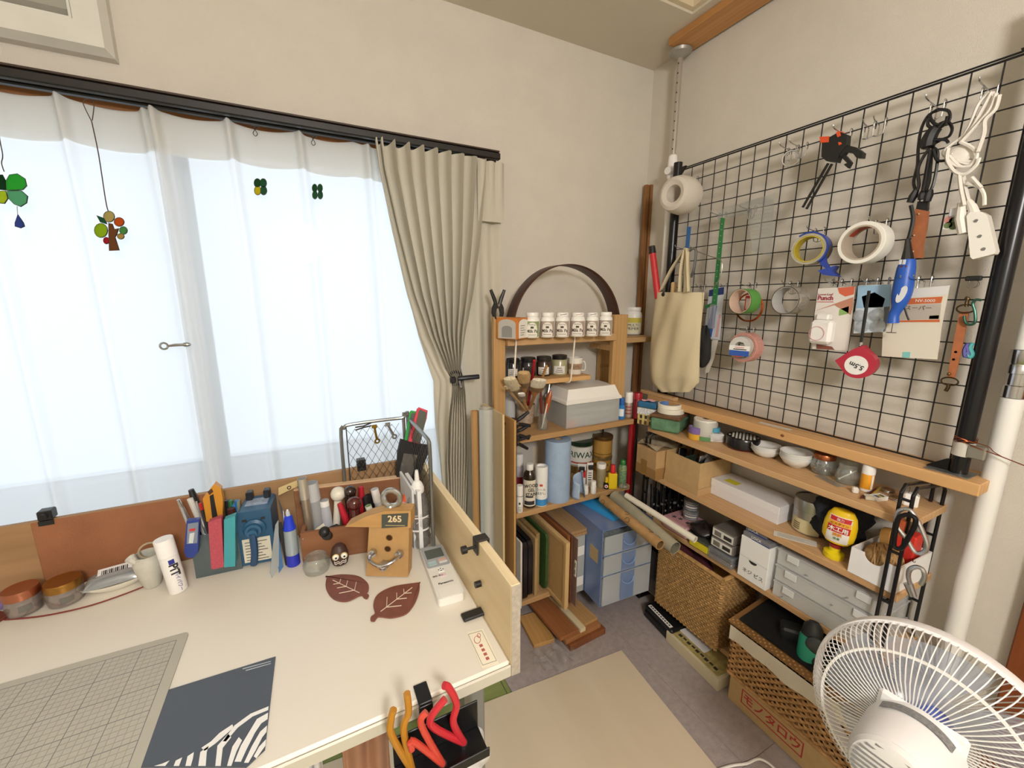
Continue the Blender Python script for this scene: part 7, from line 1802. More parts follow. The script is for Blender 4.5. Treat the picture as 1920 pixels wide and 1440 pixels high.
# dark folder with zebra print
t, P, plate = flat_poly('zebra_folder', 'dark grey plastic folder printed with zebra stripes', 'folder',[(517,1232),(497,1407),(462,1440),(262,1440),(312,1296)],.0015, mat('#4c535e',.4))
zs = mat('#eeeeec',.45)
obj_n = [[(504,1326),(470,1340),(440,1362),(418,1392),(424,1392),(446,1366),(474,1345),(503,1333)],[(503,1338),(482,1350),(470,1370),(452,1400),(440,1430),(452,1430),(462,1408),(478,1376),(490,1358),(502,1350)],[(501,1362),(488,1374),(472,1402),(458,1432),(466,1432),(480,1408),(492,1384),(500,1374)],[(499,1388),(486,1402),(476,1420),(481,1424),(492,1408),(498,1400)],[(436,1360),(412,1376),(396,1392),(378,1404),(384,1410),(404,1396),(420,1382),(438,1366)],[(428,1378),(408,1400),(404,1438),(414,1438),(418,1404),(434,1384)],[(392,1400),(376,1412),(372,1438),(386,1438),(388,1412)],[(364,1412),(352,1420),(348,1438),(358,1438),(362,1424)],[(342,1422),(330,1428),(326,1438),(336,1438)],[(318,1428),(304,1434),(290,1438),(310,1438)],[(448,1384),(436,1402),(426,1438),(434,1438),(444,1410),(454,1390)]]
for pp in obj_n: plate(pp,.0016,.0019, zs, 'zebra_stripe')
for k in range(2): plate([(455+6*k,1255+3*k),(508,1241+4*k),(508,1242+4*k),(455+6*k,1256.5+3*k)],.0016,.0019, mat('#b9bfc8',.6), 'print_line')
# leather leaf coasters
def leaf(label, pts, veins):
    q = smooth_path([(x_, y_,0) for x_, y_ in pts],4, True)
    t_, P_, plate_ = flat_poly('leaf_coaster', label, 'coaster',[(v.x, v.y) for v in q],.003, mat('#7c4b40',.55, noise=.10, nscale=40))
    for a, e_ in veins:
        A2, E2 = P_(*a,.0033), P_(*e_,.0033); obj('stitched_vein', MB().cyl(A2, E2,.0009, n=5), mat('#dccbb8',.7), t_)
leaf('brown leather leaf coaster with pale veins near the owl',[(613,1083),(612,1083),(640,1079),(672,1082),(690,1096),(691,1108),(688,1114),(692,1118),(688,1124),(682,1122),(676,1118),(650,1129),(625,1124),(611,1104)],[((624,1090),(674,1114)),((637,1096),(639,1088)),((637,1096),(625,1098)),((649,1102),(652,1091)),((649,1102),(632,1105)),((665,1109),(668,1094)),((665,1109),(636,1115))])
leaf('brown leather leaf coaster with pale veins nearer the remote control',[(787,1094),(786,1110),(778,1132),(762,1152),(735,1160),(712,1158),(707,1160),(702,1166),(695,1165),(696,1158),(703,1152),(700,1136),(708,1117),(733,1103),(762,1097),(786,1094)],[((714,1149),(773,1104)),((725,1141),(726,1122)),((725,1141),(753,1138)),((744,1126),(744,1114)),((744,1126),(763,1124)),((758,1115),(757,1107)),((758,1115),(772,1114))])
# AC remote
a, b_, c, d = [dz(*q) for q in ((786.4,1041),(823.6,1139),(870.6,1125),(830.2,1032))]
ctr = (a+b_+c+d)/4; L = ((a-b_).length+(c-d).length)/2; W = ((a-d).length+(b_-c).length)/2
v = ((a-b_)+(d-c)); rz = math.atan2(v.y, v.x)-PI/2
t = thing('remote_control', 'white air conditioner remote control lying beside the side board', 'remote',(ctr.x, ctr.y, TZ), rz)
def tp(w_, h_, r_, z0, z1, m, nm, cx_=0, cy_=0, par=None):
    o_ = round_rect(w_, h_, r_); n = len(o_)
    return obj(nm, MB().add([(x_+cx_, y_+cy_, z0) for x_, y_ in o_]+[(x_+cx_, y_+cy_, z1) for x_, y_ in o_],[tuple(range(n))[::-1], tuple(range(n,2*n))]+[(i,(i+1) % n, n+(i+1) % n, n+i) for i in range(n)]), m, par or t)
tp(W, L,.008,0,.018, mat('#e9e7e2',.4), 'shell'); tp(W*.96, L*.44,.006,.0181,.0195, mat('#a9acb0',.4), 'grey_panel',0, L*.27)
tp(W*.74, L*.19,.002,.0196,.0200, mat('#5f6662',.25), 'display',0, L*.32)
for x_, y_, w_, c_ in ((-.22,.155,.34, '#b5cdd0'),(.22,.165,.34, '#d8b0a0'),(-.22,.105,.34, '#a9c4c6'),(.22,.115,.34, '#e2e2e0')): tp(W*w_, L*.035,.002,.0196,.0206, mat(c_,.45), 'button', W*x_, L*y_)
tp(W*.26, L*.075,.002,.0181,.0195, mat('#f0efec',.4), 'button',0,-L*.02); tp(W*.26, L*.05,.002,.0181,.0192, mat('#e6d2d4',.45), 'button',0,-L*.12)
for x_, y_ in ((-.03,-.02),(.03,-.02),(0,.0),(0,-.04)): tp(W*.05, L*.014,.0005,.0196,.0199, INK, 'arrow', W*x_*3, L*y_)
text('Panasonic', W*.15, INK, t,(0,-L*.255,.0183), rx=0, bold=.02); text('運転 停止', W*.10, mat('#7a6a6a',.6), t,(-W*.2,-L*.12,.0194), rx=0)
tp(W*.8, L*.16,.004,.0181,.0186, mat('#edebe6',.4), 'battery_cover',0,-L*.41)
# paper charm with red stamp
t, P, plate = flat_poly('paper_charm', 'narrow paper charm with red stamp and thin border taped to the desk', 'paper',[(875,1186),(906,1179),(936,1244),(904,1254)],.0004, mat('#f1ead6',.6))
for a, e_ in (((878,1190),(903,1183)),((903,1183),(931,1239)),((931,1239),(905,1248)),((905,1248),(878,1190))): obj('border_line', MB().cyl(P(*a,.0005), P(*e_,.0005),.0005, n=4), mat('#8a8a80',.7), t)
rs = mat('#b5605c',.7)
obj('red_stamp', MB().tube([P(895+6*math.cos(a_),1200+7*math.sin(a_),.0006) for a_ in [2*PI*k/14 for k in range(14)]],.0006,4, closed=True).tube([P(898+3*math.cos(a_),1192+4*math.sin(a_),.0006) for a_ in [2*PI*k/10 for k in range(10)]],.0006,4, closed=True), rs, t)
for k in range(4): q = P(902+4*k,1211+8*k,.0006); obj('red_character', MB().box((q.x, q.y,.0007),(.006,.006,.0003)), rs, t)
# copper lidded jars
for fit, lid, lb_ in (((13,90,1155,1083), mat('#b8775a',.28,.9), 'flat glass jar with rose copper lid at the desk corner'),((90,167,1137,1069), mat('#a87a3c',.28,.9), 'flat glass jar with golden brown lid next to the rose copper one')):
    t, r, h = pot('glass_jar', lb_, 'jar', fit, TZ,[('glass',[(.8,0),(.93,.04),(1,.3),(.98,.5),(.93,.58),(.90,.58),(.95,.48),(.96,.3),(.9,.07),(0,.06)], clear('#e0d6d0',.16,.05,.4)),('lid',[(.96,.585),(1.0,.60),(1.0,.80),(.95,.88),(.90,.875),(0,.875)], lid)], n=40, foot=.85); unkey(t)
    obj('contents', MB().lathe([(r*.8, h*.07),(r*.88, h*.28),(0, h*.3)], n=24), mat('#8a6f66',.6, noise=.4, nscale=90), t); obj('label', band(r, h*.2, h*.42,.35, off=1.01), mat('#6a6862',.6), t)
# boat dish with packet
p = dz(213,1113)
t = thing('boat_dish', 'white boat-shaped china dish by the back board', 'dish',(p.x, p.y+.028, TZ), math.radians(8))
obj('dish', MB().lathe([(.5,0),(.62,.06),(.95,.8),(1,1),(.96,.98),(.6,.15),(0,.12)], n=36).__class__().lathe([(.030,0),(.036,.002),(.060,.016),(.064,.021),(.061,.0205),(.035,.005),(0,.004)], n=36, sx=1., sy=.52), mat('#ece8da',.3), t)
t = thing('seed_packet', 'clear bar-coded packet of dark beads lying in the boat dish', 'packet',(p.x, p.y+.028, TZ+.0195), math.radians(10))
obj('bag', MB().at((-.052,-.025,0)).sheet(pillow(.104,.05,.018),14,10), clear('#c9d2d8',.35,.1,.4), t, ang=180); obj('beads', MB().at((-.045,-.020,0)).sheet(pillow(.09,.02,.012),12,8), mat('#3a2a2c',.4, noise=.5, nscale=200), t, ang=180)
obj('label', MB().at((-.03,-.004,.0185), rx=.25).box((0,0,0),(.001,.001,.001)).at((.002,.004,.019), rx=.35).box((0,0,0),(.062,.024,.0008)), mat('#e6e4e6',.6), t)
for k in range(14): obj('bar', MB().at((-.022+.0032*k,.004,.0198), rx=.35).box((0,0,0),(.001+.0008*(k % 3),.011,.0004)), INK, t)
# leather cord
obj('leather_lace', MB().tube(smooth_path([dz(x_, y_, TZ+.0015) for x_, y_ in ((9,1162),(80,1155),(160,1138),(225,1117),(282,1095))],6),.0016,6), mat('#7a3028',.6), label='thin dark red leather cord curving around the jars', cat='cord')
q = dz(8,1160); obj('purple_packet', MB().bx(-.06,.012,-.02,.05,0,.02,.003), mat('#7d6a9c',.5, noise=.3, nscale=60), loc=(q.x-.004, q.y+.06, TZ), rz=.3, label='purple printed packet at the end of the back board', cat='packet')
obj('leather_scrap', MB().bx(-.05,.008,-.012,.02,0,.006,.001), mat('#6a2f22',.6), loc=(q.x-.004, q.y+.006, TZ), rz=.9, label='dark red leather scrap beside the rose copper jar', cat='leather')
# ceramic jug
t, r, h = pot('ceramic_jug', 'small grey-white ceramic jug with a torn-looking rim', 'jug',(258,318,1103,1027), TZ,[('jug',[(.52,0),(.56,.02),(.86,.42),(1,.72),(.97,.82),(.86,.90),(.88,1.0),(.82,1.0),(.80,.90),(.9,.78),(.9,.7),(.5,.08),(0,.06)], mat('#c3c1b6',.5, noise=.05, nscale=60))], n=32, foot=.55); unkey(t)
obj('spout', MB().at((-r*.85,-r*.2, h*.95), ry=-.5).lathe([(.004,-.012),(.008,0),(.010,.010)], n=10, close=False), mat('#d0cec4',.5), t)
obj('twine_ring', MB().ring((r*.15, r*.1, h*1.06), r*.62,.0022,26,6), mat('#a89a80',.7), t)
# glue stick with lettering
a = dz(333,1112); e_ = a
t = thing('glue_stick', 'white glue stick with dark blue mark and lettering', 'glue stick',(a.x, a.y+.012, TZ), face_cam(a), ry=math.radians(-5), rx=math.radians(-3))
h = ztop(312,1015, a)-TZ; r = 19*mpp(a)
obj('barrel', MB().lathe([(r*.94,0),(r,.003),(r, h*.68),(r*.99, h*.685)], n=28), mat('#eceae8',.4), t); obj('cap', MB().lathe([(r*1.02, h*.69),(r*1.02, h*.985),(r*.98, h),(0, h)], n=28), mat('#f2f1f0',.35), t)
NV = mat('#26308c',.5)
obj('blue_mark', MB().lathe([(r*1.008, h*.56),(r*1.008, h*.645)], n=6, a0=-PI/2-.15, a1=-PI/2+.45, close=False), NV, t)
text('PiT', h*.17, INK, t,(r*.18,-r*1.0, h*.45), ry=PI/2, bold=.03, wrap=0, rz=.12); text('ハイパワー', h*.075, NV, t,(r*.30,-r*.99, h*.22), ry=PI/2, rz=.2)
# pen stand box
A_, B_, C_ = dz(368,1085), dz(455,1066), dz(460,1040)
t = thing('pen_stand', 'smoky grey plastic pen stand crowded with pens and cutters', 'pen stand',(A_.x, A_.y, TZ), math.atan2(B_.y-A_.y, B_.x-A_.x))
lx = (B_-A_).length; hS = ztop(372,1003, A_)-TZ; ly = .075
obj('stand_wall', hollow_box(lx, ly, hS,.003), clear('#5f7278',.55,.1,.3), t)
S_M = Matrix.Translation(Vector(t.location)) @ Matrix.Rotation(math.atan2(B_.y-A_.y, B_.x-A_.x),4, 'Z')
def cased(name, label, cat, quad, dep, off, m, extra=()):
    """flat upright thing clipped on the front of the stand; quad in pixels on the plane of the stand front moved out by off"""
    n_ = Vector((S_M @ Vector((0,-1,0))-S_M @ Vector((0,0,0)))); o0 = S_M @ Vector((0,-off,0))
    pt = lambda x_, y_: (lambda d_: CAM+d_*((o0-CAM).dot(n_)/d_.dot(n_)))(ray(x_, y_))
    q_ = [pt(*k_) for k_ in quad]; c_ = sum(q_, Vector())/len(q_)
    t_ = thing(name, label, cat, tuple(c_)); nn = len(q_)
    mk = lambda pp, d0, d1, mm, nm: obj(nm, MB().add([pt(*k_)-c_+n_*d0 for k_ in pp]+[pt(*k_)-c_-n_*d1 for k_ in pp],[tuple(range(len(pp)))[::-1], tuple(range(len(pp),2*len(pp)))]+[(i,(i+1) % len(pp), len(pp)+(i+1) % len(pp), len(pp)+i) for i in range(len(pp))][::1]), mm, t_)
    mk(quad,0, dep, m, 'body'); return mk
mk = cased('utility_knife', 'blue and clear snap-off knife clipped to the pen stand', 'knife',[(350,977),(374,974),(371,1036),(362,1046),(350,1046),(345,1034)],.012,.016, mat('#2a3f8c',.4))
mk([(352,982),(372,979),(370,1018),(350,1020)],.0005,.0, mat('#7d8796',.35), 'clear_window'); mk([(355,992),(367,990),(366,995),(355,996)],.001,0, mat('#c23a3a',.5), 'red_print'); mk([(356,1000),(365,998),(362,1018),(354,1018)],.001,0, mat('#c9d0d2',.4), 'blade_slot')
mk = cased('eraser_case', 'rose red textured case standing in front of the pen stand', 'case',[(390,980),(415,971),(420,1063),(400,1068),(396,1066)],.018,.022, mat('#b04a58',.6, noise=.15, nscale=200))
mk = cased('eraser_case', 'teal case standing in front of the pen stand', 'case',[(420,975),(441,967),(441,1062),(420,1064)],.018,.022, mat('#3f9aa4',.5))
def pen(label, base, tip, rs, m, name='pen', cat='pen', cap=None, yy=.04):
    a = S_M @ Vector((base, yy,.006)); r_ = ray(*tip); d_ = S_M @ Vector((0, yy,0))
    n_ = (S_M @ Vector((0,1,0))-S_M @ Vector((0,0,0))); e_ = CAM+r_*((d_-CAM).dot(n_)/r_.dot(n_))
    t_ = thing(name, label, cat, tuple(a)); d2 = e_-a; k_ = len(rs)-1
    obj('barrel', MB().tube([d2*(i/k_*(.9 if cap else 1.)) for i in range(k_+1)], rs,10), m, t_)
    if cap: obj('cap', MB().cyl(d2*.901, d2, rs[-1]*1.08, rs[-1]*.8,10), cap, t_)
SV = mat('#c4c6ca',.25,.8)
pen('silver ballpoint leaning outermost in the pen stand',.020,(334,937),[.003,.005,.005,.004], SV, cap=CHROME, yy=.02); pen('silver mechanical pencil leaning beside the ballpoint',.026,(339,947),[.003,.0045,.005,.004], mat('#a9acb2',.3,.7), cap=CHROME, yy=.03)
pen('white marker leaning in the pen stand',.030,(356,935),[.004,.006,.006,.006], mat('#dcdad4',.4), yy=.05); pen('dark grey felt pen at the back of the pen stand',.030,(358,918),[.004,.006,.006,.007], mat('#2a2828',.4), yy=.062, cap=BLACK); pen('red tipped pen beside the yellow cutter',.038,(373,944),[.004,.005,.005,.005], mat('#3a3436',.4), cap=mat('#c42c2c',.4), yy=.035)
pen('thin silver compass pencil in the pen stand',.034,(368,940),[.002,.003,.003,.002], SV, yy=.026)
mk = cased('box_cutter', 'amber and black box cutter standing in the pen stand', 'cutter',[(380,935),(402,907),(414,916),(418,938),(417,972),(404,980),(387,978)],.016,-.02, mat('#c98a2c',.35))
mk([(393,930),(400,926),(408,968),(398,972)],.0006,0, BLACK, 'blade_track'); mk([(389,922),(397,916),(400,922),(393,928)],.001,0, mat('#4a2c1a',.5), 'thumb_screw')
for x_, c_, w_ in ((425, '#1c1c1e',.005),(432, '#2f6a48',.006),(438, '#3f86c4',.006),(444, '#2e74b4',.005),(446, '#8a8c78',.005)): pen({425: 'black pen behind the teal case',432: 'green capped pen behind the teal case',438: 'light blue pen behind the teal case',444: 'blue pen next to the pencil sharpener',446: 'olive pen next to the pencil sharpener'}[x_],(x_-368)/90*lx,(x_,938 if x_ != 438 else 945),[w_*.8, w_, w_, w_], mat(c_,.4), yy=.05)
pen('dark brown wooden handle behind the teal case',.085,(433,953),[.006,.008,.009,.008], mat('#4a2420',.35), 'wood_chisel', 'tool', yy=.03)
# crank pencil sharpener
A_, B_ = dz(457,1063), dz(514,1052)
rz = math.atan2(B_.y-A_.y, B_.x-A_.x); lx = (B_-A_).length*1.06; h = ztop(447,962, A_)-TZ
t = thing('pencil_sharpener', 'blue crank pencil sharpener with a printed white label', 'pencil sharpener',(A_.x, A_.y, TZ), rz)
PB_ = mat('#2d5a7c',.4)
obj('case', MB().bx(0, lx,0,.09,0, h,.004), PB_, t); obj('front_plate', MB().bx(-.003, lx+.003,-.004,-.0005,.004, h+.002,.001), mat('#2a5474',.45), t)
obj('paper_label', MB().bx(.005, lx-.005,-.0052,-.0045,.012, h*.52), mat('#d9d3c0',.7), t)
for k in range(7): obj('label_line', MB().bx(.010, lx-.012-.006*(k % 3),-.0058,-.0053, h*(.12+.055*k), h*(.13+.055*k)), INK, t)
cz = h*.70; M_ = Matrix.Rotation(PI/2,4, 'X')
obj('crank_boss', MB().mtx(Matrix.Translation((lx*.5,-.004, cz)) @ M_).lathe([(.024,0),(.024,.006),(.018,.010),(.017,.018),(.011,.019),(.010,.030),(0,.030)], n=28), PB_, t)
obj('crank_arm', MB().tube(smooth_path([(lx*.5,-.03, cz),(lx*.52,-.034, cz-.03),(lx*.50,-.036, cz-.055),(lx*.44,-.036, cz-.075)],4),[.008]*5+[.0075]*8,8), mat('#24466a',.4), t)
for x_ in (.22,.78): obj('hole', MB().at((lx*x_,-.0046, h*.86)).box((0,0,0),(.009,.001,.006)), INK, t); obj('latch_post', MB().bx(lx*x_-.007, lx*x_+.007,.06,.08, h+.0005, h+.022,.002), mat('#20262c',.4), t)
obj('top_print', MB().bx(.01, lx-.01,.03,.07, h+.0002, h+.0006), mat('#93a2b8',.5, noise=.3, nscale=90), t)
# rulers and cards leaning beside it
def upright(name, label, cat, pts, yb, m, th=.002):
    n_ = Vector((math.sin(.2),-math.cos(.2),0)); n_ = Vector((.75,-.66,0)).normalized() if th < 0 else n_
    o0 = yb; pt = lambda x_, y_: (lambda d_: CAM+d_*((o0-CAM).dot(n_)/d_.dot(n_)))(ray(x_, y_))
    q_ = [pt(*k_) for k_ in pts]; c_ = sum(q_, Vector())/len(q_); k_ = len(q_); th = abs(th)
    return obj(name, MB().add([v_-c_+n_*th/2 for v_ in q_]+[v_-c_-n_*th/2 for v_ in q_],[tuple(range(k_))[::-1], tuple(range(k_,2*k_))]+[(i,(i+1) % k_, k_+(i+1) % k_, k_+i) for i in range(k_)]), m, loc=tuple(c_), label=label, cat=cat)
upright('set_square', 'clear grey set square leaning beside the pencil sharpener', 'ruler',[(516,985),(522,974),(523,1060),(509,1084),(506,1075)], dz(509,1083), clear('#b9c2c6',.45,.1,.3))
upright('blue_ruler', 'translucent blue ruler leaning beside the grey set square', 'ruler',[(513,1000),(519,978),(531,1062),(523,1074)], dz(524,1074), clear('#2f78b8',.7,.1,.3),.003)
upright('black_ruler', 'black ruler with white scale leaning beside the blue ruler', 'ruler',[(521,982),(528,978),(542,1058),(535,1060)], dz(538,1060), mat('#1b1b1d',.4),.003)
upright('paper_card', 'white folded card leaning against the pencil sharpener', 'card',[(516,920),(530,955),(534,1000),(538,1004),(532,960),(518,925)], dz(535,1055)+V(0,.03,0), mat('#dcdce0',.7))
t, r, h = pot('glue_pen', 'blue and clear liquid glue pen standing on its blue cap', 'glue',(537,566,1065,949), TZ,[('cap',[(.85,0),(.92,.01),(.86,.20)], mat('#2a34b4',.35)),('barrel',[(.86,.205),(.88,.25),(.84,.65)], clear('#b9c8d0',.6,.12,.3)),('shoulder',[(.84,.655),(.80,.68),(.5,.88),(.4,.89)], mat('#2440d0',.3)),('tip',[(.3,.895),(.28,.96),(.1,1.),(0,1.)], clear('#dfe6ee',.6,.1,.3))]); unkey(t)
# wooden tool tray
A_, B_ = dz(568,1056), dz(700,1034)
rz = math.atan2(B_.y-A_.y, B_.x-A_.x); lx = onx(752,1020,0).x*0+(dz(760,1024)-A_).length; ly = DYB-.012-A_.y
ly = min(.145, DYB-A_.y-.024-max(0, lx*math.sin(rz)))
t = thing('tool_tray', 'walnut tool tray with low front and tall back board', 'tray',(A_.x, A_.y, TZ), rz)
WN = wood('#96684a', '#754b30', 'X',16,9,.45,3)
hf = ztop(566,1000, A_)-TZ
obj('front_board', MB().bx(0, lx,0,.010,0, hf,.001), WN, t); obj('back_panel', MB().bx(-.03, lx+.01, ly, ly+.018,0,.135,.001), wood('#9c6e4e', '#7c5238', 'X',16,9), t); obj('base', MB().bx(.0005, lx,.0105, ly-.0005,0,.006), WN, t)
obj('pale_edge', MB().bx(-.03, lx+.01, ly+.0005, ly+.0175,.1355,.1385), mat('#d8b48e',.6), t)
for x_ in (0, lx-.009): obj('end_board', MB().bx(x_, x_+.009,.0105, ly-.0005,.0065, hf), WN, t)
for x_, z_ in ((.006, hf*.82),(.006, hf*.15)): obj('nail', MB().at((x_,-.0008, z_)).mtx(Matrix.Translation((x_,0, z_)) @ M_).lathe([(.002,0),(.0015,.0008),(0,.001)], n=8), CHROME, t)
for x_ in (-.012, lx*.46): obj('bolt', MB().mtx(Matrix.Translation((x_, ly,.10)) @ M_).lathe([(.006,0),(.005,.004),(0,.005)], n=12), CHROME, t)
T_M = Matrix.Translation(Vector(t.location)) @ Matrix.Rotation(rz,4, 'Z')
def intray(name, label, cat, bx_, by_, tip, rs, m, cap=None, capn='cap', ball=0.):
    a = T_M @ Vector((bx_, by_,.008)); n_ = (T_M @ Vector((0,1,0))-T_M @ Vector((0,0,0))); r_ = ray(*tip); e_ = CAM+r_*((a-CAM).dot(n_)/r_.dot(n_))
    t_ = thing(name, label, cat, tuple(a)); d2 = e_-a; k_ = len(rs)-1; rs = [q_*1.3 for q_ in rs]; ball *= 1.35
    obj('shaft', MB().tube([d2*(i/k_) for i in range(k_+1)], rs,12), m, t_)
    if ball: obj('knob', MB().ball(d2, ball,16,10), cap or m, t_)
    elif cap: obj(capn, MB().cyl(d2*.72, d2*1.0, rs[-1]*1.15, rs[-1]*1.05,12), cap, t_)
    return t_
intray('awl', 'turned dark red wooden awl handle standing at the front of the tool tray', 'awl', lx*.50,.03,(664,944),[.005,.006,.008,.010,.010,.009], mat('#4f1a18',.2, coat=.6), ball=.0135)
intray('awl', 'dark brown awl with long steel rod standing in the tool tray', 'awl', lx*.46,.07,(656,922),[.006,.008,.010,.011], mat('#2c1c18',.25, coat=.5), ball=.012)
a = T_M @ Vector((lx*.46,.07,0)); q = ony(650,905, a.y)
intray('mallet', 'small white plastic mallet standing in the tool tray', 'mallet', lx*.28,.07,(634,926),[.006,.007,.007,.007], mat('#dfdacc',.4), ball=.014)
for k,(x_, tipp, lb_) in enumerate(((.48,(637,944), 'red pliers handle bending toward the mallet'),(.56,(677,913), 'straight red pliers handle behind the round awl'))): intray('pliers', lb_, 'pliers', lx*x_,.04+.05*k, tipp,[.004,.006,.007,.0065,.005], mat('#b82434',.35))
intray('marker', 'white marker with blue ring standing behind the eye bolt', 'marker', lx*.80,.07,(702,917),[.007,.0075,.0075,.0075], mat('#d8dce2',.4), WHITE)
intray('marker', 'black marker standing in the tool tray', 'marker', lx*.72,.09,(690,928),[.005,.006,.006,.006], mat('#1b1b1d',.4), BLACK); intray('marker', 'bright green marker lying low in the tool tray', 'marker', lx*.74,.03,(690,948),[.005,.006,.006,.006], mat('#6fae34',.4), mat('#d8dcd2',.4)); intray('marker', 'dark capped pen between the pliers and the white marker', 'marker', lx*.66,.06,(684,932),[.005,.005,.005,.005], mat('#2a2a30',.4), BLACK)
intray('steel_ruler', 'worn steel ruler standing in the end of the tool tray', 'ruler', lx*.06,.05,(566,897),[.004,.008,.008,.008], mat('#a89a88',.35,.6), mat('#c9c2b4',.3,.6), 'worn_end')
intray('sharpening_stone', 'narrow grey box standing in the tool tray beside the steel ruler', 'box', lx*.13,.07,(583,905),[.010,.0115,.0115,.0115], mat('#9c9ea0',.5), mat('#b9bbbd',.4), 'metal_end')
intray('glue_tube', 'white capped tube leaning behind the black camera', 'tube', lx*.22,.07,(608,938),[.008,.010,.010,.008], mat('#b9bcc4',.4), WHITE)
q = T_M @ Vector((lx*.28,.035,.0))
t2 = thing('black_loupe', 'small black camera-like loupe lying in the tool tray', 'loupe',(q.x, q.y, TZ+.05),.4)
obj('body', MB().box((0,0,.0),(.042,.026,.03),.006), BLACK, t2); obj('lens', MB().cyl((-.012,-.012,.004),(-.03,-.03,.018),.014,.011,18), mat('#0e0e10',.2), t2); obj('eyepiece', MB().ball((-.03,-.022,.024),.013,14,9), BLACK, t2)
obj('paper_tag', MB().prism([(0,0),(.022,.01),(.032,-.04),(.010,-.05)],.001), mat('#d8d6c4',.7), loc=(q.x-.04, q.y-.012, TZ+.075), rz=.2, label='white and green paper tag hanging over the front of the tool tray', cat='tag')
intray('orange_scraper', 'bright orange plastic scraper behind the clear bottle', 'scraper', lx*.98,.06,(764,922),[.010,.014,.016,.004], mat('#e8552c',.4))
intray('pale_block', 'pale pink eraser block behind the eye bolt', 'eraser', lx*.93,.05,(754,940),[.012,.013,.013,.012], mat('#d8b4a8',.5))
q = ony(542,914, DYB-.02)
t2 = thing('wooden_tag', 'pale wooden plate with a punched hole hung at the end of the tool tray', 'tag', tuple(q),.1)
obj('plate', MB().prism([(-.026,-.016),(.026,.0),(.028,.016),(-.024,.004)],.003), mat('#d9c08a',.6), t2); obj('hole', MB().ring((0,-.001,0),.004,.0012,14,5), mat('#4a3a24',.6), t2)
# robot-like stand: block with wedge head, eye bolt and U-bolt mouth
A_, B_ = dz(687,1082), dz(763,1083)
t = thing('bird_sculpture', 'wooden bird made of a brown block, beak wedge, eye bolt and U-bolt', 'sculpture',(A_.x, A_.y, TZ), math.atan2(B_.y-A_.y, B_.x-A_.x))
sM = Matrix.Translation(Vector(t.location)) @ Matrix.Rotation(math.atan2(B_.y-A_.y, B_.x-A_.x),4, 'Z')
def sp(px_, py_, yo=0.):
    n_ = (sM @ Vector((0,1,0))-sM @ Vector((0,0,0))); o0 = sM @ Vector((0, yo,0)); r_ = ray(px_, py_); e_ = CAM+r_*((o0-CAM).dot(n_)/r_.dot(n_)); return sM.inverted() @ e_
KB = mat('#b58f5c',.7, noise=.05, nscale=60)
o_ = [sp(*q) for q in ((686,1080),(765,1082),(767,988),(692,988))]
tp_b = .05
def lean(pp, d, m, nm, y0=0.):
    k_ = len(pp); a = [Vector((v_.x, y0, v_.z)) for v_ in pp]; 
    return obj(nm, MB().add(a+[v_+Vector((0, d,0)) for v_ in a],[tuple(range(k_)), tuple(range(k_,2*k_))[::-1]]+[(i, k_+i, k_+(i+1) % k_,(i+1) % k_) for i in range(k_)]), m, t)
lean(o_[::1],.034, KB, 'block')
wg = [sp(*q) for q in ((648,986),(771,988),(771,957),(722,957),(690,966))]
lean(wg,.036, wood('#c9a068', '#b0854e', 'X',18,8), 'beak_wedge',-.004)
pl = [sp(*q) for q in ((717,988),(765,985),(767,960),(717,963))]
lean(pl,.001, mat('#474b44',.5), 'dark_plate',-.0055); q = (pl[0]+pl[2])/2
text('265',.021, mat('#e2c9a0',.5), t,(q.x,-.0062, q.z+.004), bold=.03); obj('plate_line', MB().bx(q.x-.022, q.x+.022,-.0064,-.0057, q.z-.012, q.z-.0105), mat('#b9a274',.5), t)
q = sp(734.5,934,.02); R_ = 16.5*mpp(sM @ q)
eb = obj('eye_bolt_ring', MB().ring((q.x, q.y, q.z), R_,.0065,36,10), mat('#b5b7b5',.3,.9, noise=.15, nscale=90), t); q2 = sp(732,957,.02)
obj('eye_bolt_collar', MB().lathe([(.0125, q2.z+.001),(.012, q2.z+.008),(.008, q2.z+.014)],(q2.x, q2.y,0),20), mat('#b0b2b0',.3,.9), t)
for x_, y_ in ((730,1008),(727,1029)):
    q = sp(x_, y_); obj('eye_hole', MB().mtx(Matrix.Translation((q.x,-.0004, q.z)) @ M_).lathe([(0,0),(.0072,0)], n=20), mat('#5a3c20',.9), t); obj('hole_rim', MB().ring((q.x,-.0006, q.z),.0072,.0008,20,5), mat('#8a6234',.8), t)
q0, q1, qc = sp(700,1034), sp(750,1036), sp(724,1046)
obj('u_bolt', MB().tube(smooth_path([(q0.x,-.002, q0.z),(q0.x-.004,-.014, q0.z-.004),(q0.x+.006,-.030, q0.z-.006),(qc.x,-.038, q0.z-.010),(q1.x-.01,-.030, q1.z-.004),(q1.x,-.016, q1.z),(q1.x+.003,-.002, q1.z)],5),.0042,10), CHROME, t)
for q in (q0, q1): obj('nut', MB().cyl((q.x,-.0005, q.z),(q.x,-.010, q.z),.0095, n=6), CHROME, t)
q = sp(722,1057); obj('cap_nut', MB().cyl((q.x,-.0005, q.z),(q.x,-.010, q.z),.0115, n=6).ball((q.x,-.012, q.z),.0095,16,9), CHROME, t)
